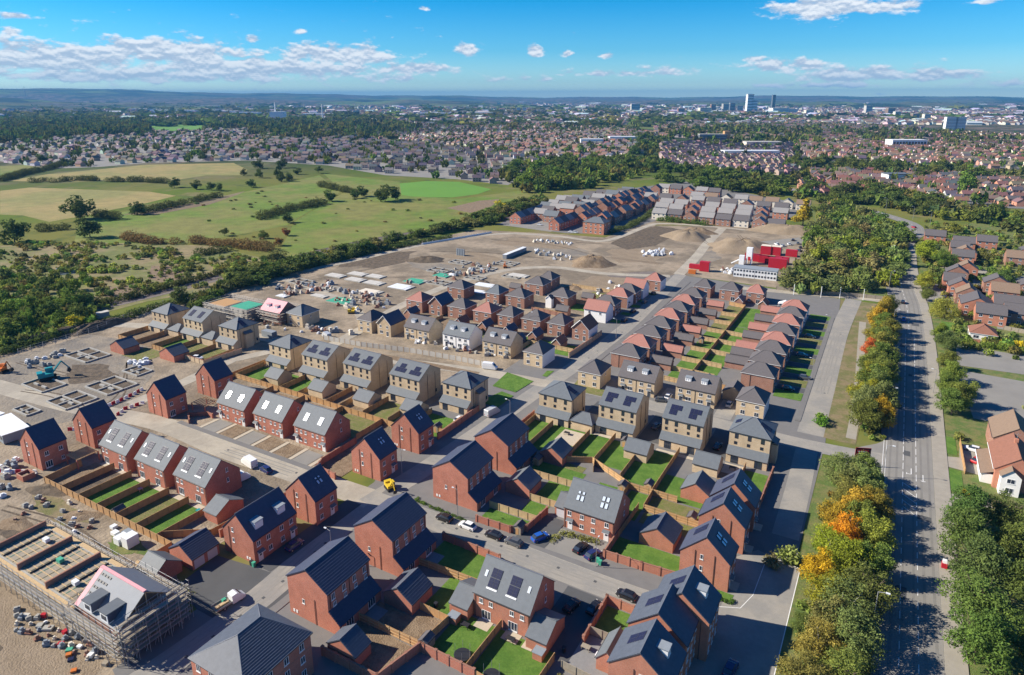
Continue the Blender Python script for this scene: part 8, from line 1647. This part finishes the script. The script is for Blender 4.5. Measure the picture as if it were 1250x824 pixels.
for k in range(3):
 x1 = -.4 - k * 10.2; x0 = x1 - 9.6; u = MB(); u.box(x0, x1, 0, 9.8, 0, 4.6, 'block_grey', skip='b'); obj('wall', u, r)
 b = MB(); b.box(x0 + .3, x1 - .3, .3, 9.5, 4.6, 4.7, 'timber_grey'); obj('floor_deck', b, r)
 for i in range(8): b = MB(); b.box(x0 + .3, x1 - .3, .55 + i * 1.2, .72 + i * 1.2, 4.7, 4.78, 'timber_pale'); obj('joist', b, r)
 for i in range(5): b = MB(); b.box(x0 + .5 + i * 2.1, x0 + .58 + i * 2.1, .3, 9.5, 4.7, 4.76, 'insulation_green' if i % 3 == 2 else 'lawn_dry'); obj('joist', b, r)
 b = MB(); b.box(x0 - .35, x0, -.2, 10, 0, 5.8, 'brick_brown'); obj('party_wall', b, r); b = MB(); b.box(x0 + 3.3, x0 + 3.45, .3, 9.5, 4.7, 5.0, 'trim_dark'); obj('painted_shadow_bar', b, r)  # solid dark bar on the deck, its colour standing in for shade
 stack(-118 + x0 + 4 + k, 48.6 + 3 + 2 * k, 1.3, .9, .9, ['sheet_white', 'insulation_green', 'sheet_white'][k], 'material bundle standing on the open floor, %s bay from the membrane roof' % ORD[k], z=4.75)
for y in (-.5, 10.4): b = MB(); b.box(-31, -.4, y - .5, y + .5, 4.3, 4.42, 'timber_pale'); obj('walkway', b, r)
s_ = tag(root('scaffolding', -118, 48.6), 'steel scaffolding wrapped round the half-built terrace', 'scaffolding'); scaffold(s_, -31.4, -1.2, -1.0, 11.2, (1.9, 3.9)); scaffold(s_, -.6, 14.1, -1.0, 11.2, (1.9, 3.7, 5.2))
for k in range(6): x = -30 + k * 8.4; dbrace(s_, (x, -1.9, .1), (x + 4.2, -1.9, 4.8))
dbrace(s_, (15.0, 0, .1), (15.0, 6, 6)); dbrace(s_, (15.0, 10, .1), (15.0, 5, 6))
scaffold(s_, 14.4, 15.2, -1.0, 11.0, (1.9, 3.7, 5.2, 7.0))
for k in range(7): dbrace(s_, (15.3, -.8 + k * 1.7, .1), (15.3, .9 + k * 1.7, 6.5 if k % 2 else 4.0)); dbrace(s_, (-.8 + k * 2, -2.4, .2 if k % 2 else 5), (1.2 + k * 2, -2.4, 5 if k % 2 else .2))
gar('GS', lambda: t_garage('brick_red', 'slate_grey', 5.6, 6.0, 'x', 4.6, 2.4), -118.8, 64.4, 'small brick garage behind the half-built terrace')
for x, y, w, h, m, l in [(-110.4, 45.6, 1.6, .9, 'sheet_white', 'white drum'), (-113.5, 46.4, 1.3, .7, 'plastic_white', 'white sack'), (-114.2, 44.6, 1.6, .8, 'insulation_green', 'green crate'), (-112.6, 44.6, 1.5, .8, 'orange_paint', 'orange crate'), (-111.4, 43.2, 1.7, .5, 'solar_cell', 'blue sheet'), (-108.8, 43.0, 1.5, .6, 'orange_paint', 'orange heap'), (-107.6, 42.0, 1.8, .6, 'timber_pale', 'tan board stack'), (-119.6, 45.8, 1.6, 1.0, 'sign_red', 'red skip bag'), (-117.8, 44.2, 1.4, .7, 'sign_red', 'red box'), (-122.6, 45.2, 2.2, .7, 'block_grey', 'grey block heap'), (-127, 46.2, 1.3, 1.1, 'sign_red', 'red sack'), (-125.2, 44.6, 2.0, .7, 'block_grey', 'second grey block heap'), (-129.6, 45, 1.6, .8, 'concrete', 'pale rubble pallet'), (-106.2, 45.4, 1.6, .8, 'timber_grey', 'stacked grey boards')]:
 q = stack(x + random.uniform(-.8, .8), y + random.uniform(-.7, .7), w * random.uniform(.5, .8), w * .5, h * .8, m, l + ' in front of the half-built terrace', rz=random.random())
# slabs, shells and odds on the upper site
for i, (px, py, w, d, m, l) in enumerate([(410, 337, 11, 6, 'concrete', 'pale slab nearest the railway track corner'), (437, 335, 11, 6, 'concrete', 'pale slab second from the corner'), (434, 342, 11, 6, 'concrete', 'pale slab below the second'), (459, 338, 10, 6, 'concrete', 'pale slab with dark openings behind'), (457, 346, 11, 6, 'concrete', 'broken pale slab nearest the timber heaps'), (490, 351, 12, 8, 'sheet_white', 'bright white slab above the pink roofs'), (507, 344, 11, 8, 'insulation_green', 'green-sheeted slab'), (452, 357, 12, 7, 'render_cream', 'pale pink slab in the clutter'), (416, 368, 12, 8, 'insulation_green', 'large green-sheeted roof in the clutter'), (593, 349, 12, 6, 'sheet_white', 'white slab by the grey hip roofs'), (584, 357, 9, 5, 'sheet_white', 'smaller white slab below it'), (540, 337, 9, 7, 'insulation_green', 'faded green slab beside the white sheeting'), (552, 336, 5, 4, 'plastic_white', 'white sheeted heap'), (633, 337, 11, 6, 'concrete', 'pale block outline on the bare ground'), (345, 362, 6, 4, 'sheet_white', 'pale slab behind the pink roof'), (390, 362, 9, 4, 'concrete', 'pale slab with blue covers')]):
 x, y = at(px, py); r = tag(root('floor_slab', x, y), l, 'slab', 'floor slabs on the site'); b = MB(); b.box(-w / 2, w / 2, -d / 2, d / 2, 0, .5, 'block_grey'); obj('footing', b, r); b = MB(); b.box(-w / 2 + .1, w / 2 - 2.2, -d / 2 + .1, d / 2 - .1, .5, .58, m); b.box(w / 2 - 1.9, w / 2 - .1, -d / 2 + .1, d * .1, .5, .58, m); obj('deck', b, r)
def shell(x, y, w, d, h, label, roofm=None, wall='block_grey', zr=0, axis='x'):
 r = tag(root('unfinished_house', x, y), label, 'building site house')
 if zr: gable_parts(r, w, d, h, zr, axis, wall, roofm)
 else:
  b = MB(); b.box(-w / 2, w / 2, -d / 2, d / 2, 0, h, wall, skip='b'); obj('wall', b, r)
  if roofm: b = MB(); b.box(-w / 2 + .4, w / 2 - .4, -d / 2 + .4, d / 2 - .4, h, h + .12, roofm); obj('deck', b, r)
 for u in (-w * .3, 0, w * .3):
  for z in (.9, 3.4): b = MB(); b.box(u - .5, u + .5, -d / 2 - .03, -d / 2, z, z + 1.2, 'trim_dark'); obj('window_opening', b, r)
 return r
shell(-251.5, 183.5, 11, 10, 5.4, 'scaffolded shell with an orange board deck at the railway end', 'timber_orange'); shell(-239.6, 185.5, 11, 10, 5.4, 'scaffolded shell with a green-sheeted top', 'insulation_green'); pk = shell(-225.0, 189.8, 12, 9.6, 5.2, 'scaffolded house wrapped in pink roof membrane with two dormers', 'membrane_pink', 'brick_brown', 8.9)
for u in (-2.6, 2.4): dormer(pk, 's', u, 1.8, 12, 9.6, 5.2, 8.9, w=1.8, h=1.3, roofm='membrane_pink', wallm='plastic_white')
place('N1b', lambda: t_small_hip('brick_buff', 'slate_grey', 9.2, 9.6, 'two', 1.2, 'y'), -212.9, 192.0, 'new buff house with hip roof at the end of the scaffolded plots', 'house')
s_ = tag(root('scaffolding', -246, 184), 'scaffolding round the two roofless shells', 'scaffolding'); scaffold(s_, -12, 13, -6.4, 7.4, (1.9, 3.8, 5.4), 2.6)
s_ = tag(root('scaffolding', -225, 189.8), 'scaffolding round the pink membrane house', 'scaffolding'); scaffold(s_, -6.8, 6.8, -6, 6, (1.9, 3.8, 5.0), 2.6)
r = tag(root('skip_container', -211.6, 172.6), 'green-grey container beside the stair-bay house', 'container'); b = MB(); b.box(-3, 3, -1.3, 1.3, .1, 2.6, 'lead'); obj('body', b, r); b = MB(); b.box(2.95, 3.02, -1.1, 1.1, .3, 2.4, 'slate_grey'); obj('door', b, r)
def cont(px, py, w, d, h, m, l, rz=0, z=0, top=None):
 w *= 1.3; h *= 1.5; x, y = at(px, py); r = tag(root('shipping_container', x, y, z, rz), l, 'container', 'site compound containers'); b = MB(); b.box(-w / 2, w / 2, -d / 2, d / 2, .1, h, m, skip='b')
 for i in range(int(w / .6)): b.box(-w / 2 + .2 + i * .6, -w / 2 + .45 + i * .6, -d / 2 - .05, -d / 2, .2, h - .1, m, skip='n')
 obj('body', b, r); b = MB(); b.box(-w / 2 - .03, w / 2 + .03, -d / 2 - .06, d / 2 + .03, h, h + .08, top or m); obj('roof', b, r); b = MB(); b.box(w / 2, w / 2 + .04, -d / 2 + .2, d / 2 - .2, .3, h - .2, 'steel'); obj('door', b, r)
for a in [(919, 318, 7, 2.6, 2.7, 'sign_red', 'red container at the left end of the front rank'), (927, 319.5, 7, 2.6, 2.7, 'sign_red', 'red container second in the front rank'), (936, 321, 7, 2.6, 2.7, 'sign_red', 'red container third in the front rank'), (945, 322, 6, 2.6, 2.7, 'sign_red', 'red container fourth in the front rank'), (954, 322, 6, 2.6, 2.7, 'sign_red', 'red container at the right end of the front rank'), (949, 327.5, 7.4, 3.4, 3.8, 'sign_red', 'tall red box in front of the rank'), (935, 310, 4.5, 5, 3.6, 'sign_red', 'red box with a cream lid, left of the pair', 0, 0, 'render_cream'), (947, 311, 4.5, 5, 3.6, 'sign_red', 'red box with a cream lid, right of the pair', 0, 0, 'render_cream'), (966, 313, 5, 2.6, 2.7, 'sign_red', 'red container nearest the copse'), (860, 331, 4, 3, 3.6, 'sign_red', 'red container by the orange digger'), (850, 328, 6, 2.4, 1.6, 'sign_red', 'low red skip by the orange digger'), (845, 334, 3, 2, 1.4, 'orange_paint', 'small orange skip by the low red one')]: cont(*a)
r = tag(root('cement_silo', *at(914, 322)), 'tall white and pink silo tower at the compound', 'silo'); b = MB(); b.box(-1.6, 1.6, -1.6, 1.6, 4.5, 9.6, 'plastic_white'); obj('hopper', b, r)
for sx in (-1.3, 1.3):
 for sy in (-1.3, 1.3): b = MB(); b.box(sx - .3, sx + .3, sy - .3, sy + .3, 0, 4.5, 'plastic_white'); obj('leg', b, r)
r = tag(root('cement_silo', *at(905, 323)), 'white-blue silo beside the tower', 'silo'); b = MB(); b.box(-1.4, 1.4, -1.2, 1.2, 0, 5.5, 'sheet_white'); obj('tank', b, r); b = MB(); b.bar((-5.5, -1, .4), (-1, -.6, 3.2), .35, 'sheet_white', 6); obj('conveyor', b, r)
r = tag(root('site_office', -59.8, 366.8, 0, .05), 'long grey two-storey site office behind the compound fence', 'cabin'); b = MB(); b.box(-11, 11, -3.6, 3.6, 0, 5.0, 'sheet_white'); obj('wall', b, r); b = MB(); b.box(-11.2, 11.2, -3.8, 3.8, 5.0, 5.2, 'lead'); obj('roof', b, r)
for i in range(14):
 for z in (.9, 3.3): b = MB(); b.box(-.5, .5, -.05, 0, z, z + 1, 'glass'); obj('window', b, r, (-10.1 + i * 1.55, -3.6, 0))
for x in (-11, -5.5, 0, 5.5, 11): b = MB(); b.box(x - .06, x + .06, -3.66, -3.6, 0, 5, 'steel'); obj('frame', b, r)
r = tag(root('formwork_rack', *at(562, 312)), 'blue-grey rack of upright panels on the bare ground', 'rack')
for i in range(5): b = MB(); b.box(-2.6 + i * 1.2, -1.9 + i * 1.2, -.4, .4, 0, 4.2, 'lead'); obj('panel', b, r)
r = tag(root('long_grey_unit', -198, 349, 0, math.pi / 2), 'long pale grey unit lying on the bare ground', 'container'); b = MB(); b.box(-12.5, 12.5, -1.3, 1.3, .1, 2.5, 'membrane_pale'); obj('body', b, r); b = MB(); b.box(-12.6, 12.6, -1.4, 1.4, 2.5, 2.6, 'sheet_white'); obj('roof', b, r)
r = tag(root('lineside_hut', -294.5, 153, .1, 1.4), 'small flat-roofed hut beside the railway', 'hut'); b = MB(); b.box(-2.6, 2.6, -1.3, 1.3, 0, 2.4, 'block_grey'); obj('wall', b, r); b = MB(); b.box(-2.8, 2.8, -1.5, 1.5, 2.4, 2.55, 'concrete'); obj('roof', b, r)
r = tag(root('white_gazebo', *at(958, 376)), 'white marquee-like roof behind the pink hip roof', 'gazebo'); b = MB(); b.extr([(-3, 2.2), (3, 2.2), (0, 3.4)], -1.8, 1.8, 'plastic_white'); obj('canopy', b, r)
for sx in (-2.8, 2.8):
 for sy in (-1.6, 1.6): b = MB(); b.box(sx - .05, sx + .05, sy - .05, sy + .05, 0, 2.2, 'plastic_white'); obj('pole', b, r)
# scattered pallets and bundles on the upper site: each its own, small
PAL = [cached(('pal', m, i), lambda m=m, i=i: (lambda b: (b.box(-.9 - .3 * (i % 2), .9, -.6, .6 + .2 * (i % 3), 0, .7 + .25 * (i % 3), m), b.box(-.7, .4, -.4, .4, .7 + .25 * (i % 3), 1.2 + .2 * i, m), b.mesh('material_bundle'))[2])(MB())) for i, m in enumerate(['plastic_white', 'sheet_white', 'block_grey', 'brick_brown', 'render_cream', 'lead'])]
def bundles(P, n, wts, label, s=1.0):
 for x, y in scatter_px(P, n, 1.4): k = random.choices(range(6), wts)[0]; tag(obj('material_bundle', PAL[k], None, (x, y, .05), random.random() * 3, scale=s * random.uniform(.7, 1.2)), ['white', 'pale wrapped', 'grey block', 'brown brick', 'cream', 'grey'][k] + ' bundle ' + label, 'bundle', 'bundles ' + label)
bundles([(648, 293), (700, 296), (698, 300), (650, 297)], 22, (3, 4, 2, 0, 3, 2), 'in the upper pallet rows', .8); bundles([(650, 304), (695, 312), (705, 318), (680, 318), (645, 308)], 26, (3, 4, 2, 0, 3, 2), 'in the lower pallet rows', .8); bundles([(778, 308), (815, 304), (822, 312), (785, 314)], 22, (8, 5, 1, 0, 1, 1), 'heaped white by the wet track', 1.1)
bundles([(880, 327), (905, 330), (905, 336), (878, 333)], 16, (4, 2, 1, 1, 1, 1), 'beside the red container'); bundles([(335, 352), (400, 342), (410, 352), (350, 364)], 36, (1, 2, 3, 5, 3, 3), 'in the clutter above the pink roof', 1.0); bundles([(400, 352), (485, 362), (470, 376), (440, 384), (400, 372)], 46, (1, 1, 3, 8, 3, 3), 'in the timber and brick clutter', 1.0)
bundles([(495, 346), (560, 326), (610, 318), (600, 332), (540, 345)], 34, (1, 1, 4, 5, 3, 3), 'along the sandy track', .9); bundles([(500, 414), (590, 430), (640, 440), (600, 436), (500, 420)], 16, (3, 2, 2, 3, 2, 1), 'behind the hoarding', .9); bundles([(370, 398), (430, 404), (430, 410), (370, 406)], 14, (3, 2, 2, 3, 2, 1), 'by the new buff house'); bundles([(260, 385), (400, 408), (400, 414), (260, 392)], 12, (2, 2, 2, 3, 2, 1), 'along the scaffolded plots', .8)
bundles([(0, 640), (60, 600), (130, 640), (60, 665)], 20, (1, 1, 4, 2, 2, 1), 'in the open dirt', .6); bundles([(30, 440), (80, 428), (70, 445), (30, 455)], 14, (2, 2, 3, 0, 1, 3), 'round the teal digger', .9); bundles([(155, 440), (185, 440), (180, 450), (158, 448)], 10, (5, 2, 1, 1, 0, 0), 'by the weedy plot garage', .9); bundles([(20, 745), (60, 760), (130, 790), (120, 810), (60, 790), (20, 770)], 46, (1, 0, 5, 4, 2, 3), 'in the debris before the half-built terrace', .48)
bundles([(0, 560), (25, 560), (30, 600), (0, 610)], 10, (1, 1, 2, 1, 1, 3), 'at the lowest gabled house', .9)
bundles([(720, 362), (745, 345), (760, 350), (735, 368)], 8, (2, 2, 1, 1, 1, 1), 'by the bare plot'); bundles([(600, 372), (612, 372), (612, 378), (600, 378)], 4, (2, 2, 1, 1, 1, 1), 'in the brick yard', .8)
# spoil heaps
def heap(px, py, rx, ry, h, m, label, rz=0, seed=1):
 x, y = at(px, py); q = random.Random(seed); n, k = 28, 9; V, F = [], []
 ph = [q.random() * 6 for _ in range(6)]
 for i in range(k + 1):
  t = i / k
  for j in range(n):
   a = 6.2832 * j / n; w = 1 + .12 * math.sin(3 * a + ph[0]) + .08 * math.sin(5 * a + ph[1]); z = .62 * h * min(1, (1 - t) / .62) * (1.08 - .16 * t + .10 * math.sin(6 * a + ph[4] + 4 * t) * t) * (1 + .16 * min(1, 2 * t) * math.sin(4 * a + ph[2] + 5 * t) + .1 * math.sin(9 * a + ph[3] + 8 * t)) if i < k else 0
   V.append((rx * t * w * math.cos(a), ry * t * w * math.sin(a), z - .05))
 for i in range(k):
  for j in range(n): a, b_ = i * n + j, i * n + (j + 1) % n; F.append((a, a + n, b_ + n, b_))
 me = bpy.data.meshes.new('spoil_heap'); me.from_pydata(V, [], F); me.materials.append(MATS[m]); me.update()
 for p in me.polygons: p.use_smooth = True
 tag(obj('spoil_heap', me, None, (x, y, .05), rz), label, 'earth heap', 'spoil heaps')
heap(722, 322, 13, 11, 6.5, 'soil', 'grey-brown spoil heap beside the wet hollow', 0, 1); heap(838, 290, 16, 14, 7.0, 'sand_soil', 'orange-brown spoil heap by the haul road', .3, 2); heap(850, 284, 14, 9, 5.0, 'soil', 'dark-scarred spoil heap behind the orange one', .2, 3); heap(905, 303, 22, 19, 8.5, 'sand_soil', 'broad tan spoil mound left of the red containers', .3, 4); heap(962, 284, 26, 11, 8.0, 'sand_soil', 'long smooth tan mound below the golden tree', .1, 5)
heap(520, 318, 12, 7, 3.4, 'soil_dark', 'dark scrubby bank on the upper site', .6, 6); heap(780, 290, 10, 8, 1.6, 'soil_dark', 'low dark heap by the haul road bend', .2, 7); heap(120, 400, 15, 4, 4.0, 'soil_dark', 'long dark spoil bank beside the railway hedge', 1.5, 8); heap(60, 412, 18, 4, 4.0, 'soil_dark', 'second dark spoil bank beside the railway hedge', 1.4, 9); heap(700, 352, 5, 4, 2, 'soil', 'small earth heap behind the small front gable', 0, 10); heap(590, 345, 4, 3, 1.6, 'soil_dark', 'small dark heap by the white slab', 0, 11)
heap(60, 598, 6, 3, 1.0, 'soil_dark', 'low lumpy earth ridge behind the plank fence', .3, 12); heap(20, 640, 5, 2.5, .8, 'soil', 'low earth ridge at the frame edge', .1, 13); heap(100, 630, 5, 2.4, .8, 'soil', 'low earth ridge near the white stacks', .5, 14)
# garden things
def tramp(x, y, l):
 r = tag(root('trampoline', x, y), l, 'trampoline'); b = MB(); b.prism([(1.5 * math.cos(a), 1.5 * math.sin(a)) for a in np.arange(0, 6.28, .45)], .75, .8, 'trim_dark'); obj('mat', b, r)
 for a in np.arange(0, 6.28, 1.05): b = MB(); b.bar((1.5 * math.cos(a), 1.5 * math.sin(a), 0), (1.5 * math.cos(a), 1.5 * math.sin(a), 2.4), .035, 'steel'); obj('leg', b, r)
tramp(-54.2, 77.4, 'dark round trampoline on the left lawn'); tramp(-47.6, 76.2, 'dark round trampoline at the bottom lawn edge')
def furn(x, y, l, m='timber_grey'):
 r = tag(root('garden_table', x, y, .1), l, 'garden table'); b = MB(); b.box(-.8, .8, -.5, .5, .7, .76, m); obj('top', b, r)
 for sx in (-.7, .7):
  for sy in (-.4, .4): b = MB(); b.box(sx - .04, sx + .04, sy - .04, sy + .04, 0, .7, m); obj('leg', b, r)
furn(-36.5, 89.6, 'slatted grey garden table on the patio'); furn(-33.6, 89.0, 'white round-looking garden table on the patio', 'plastic_white'); furn(-45.2, 131, 'table with pink things beside the plank fence', 'membrane_pink'); furn(-130.4, 81.8, 'blue and teal toys on the paving by the small garage', 'teal_paint'); furn(-151.3, 80.4, 'play things with a purple and white cover', 'membrane_pink'); furn(-48.8, 84.6, 'dark garden chair set by the open french windows', 'trim_dark'); furn(-57.6, 83.4, 'garden clutter beside the grey-roofed garage', 'trim_dark'); furn(-72.6, 158.2, 'dark garden seat on the pale patio', 'trim_dark'); furn(-27.4, 162.6, 'dark garden seats on the buff corner patio', 'trim_dark')
def wbin(x, y, m, l): r = tag(root('wheelie_bin', x, y, .1), l, 'bin'); b = MB(); b.extr([(-.25, 0), (.25, 0), (.3, .95), (-.3, .95)], -.3, .3, m); obj('body', b, r); b = MB(); b.box(-.34, .34, -.34, .34, .95, 1.03, m); obj('lid', b, r)
wbin(-43.6, 111.8, 'insulation_green', 'green wheelie bin beside the navy car'); wbin(-42.9, 111.4, 'insulation_green', 'second green wheelie bin by the brick wall end'); wbin(-105.2, 75.6, 'trim_dark', 'black bin at the dormer house corner'); wbin(-104.4, 75.5, 'insulation_green', 'green bin at the dormer house corner'); wbin(-65.2, 84.8, 'trim_dark', 'dark bin at the ribbed garage'); wbin(-39.6, 87.2, 'trim_dark', 'dark bin behind the bin store garage')
r = tag(root('bin_store', -42.8, 84.0), 'small brick bin store with a grey lid beside the garage', 'bin store'); b = MB(); b.box(-.9, .9, -.8, .8, 0, 1.5, 'brick_rust'); obj('wall', b, r); b = MB(); b.box(-1, 1, -.9, .9, 1.5, 1.6, 'lead'); obj('lid', b, r)
r = tag(root('bin_store', -60.2, 83.6), 'small brick bin store with a grey lid on the lawn side', 'bin store'); b = MB(); b.box(-.9, .9, -.8, .8, 0, 1.5, 'brick_rust'); obj('wall', b, r); b = MB(); b.box(-1, 1, -.9, .9, 1.5, 1.6, 'lead'); obj('lid', b, r)
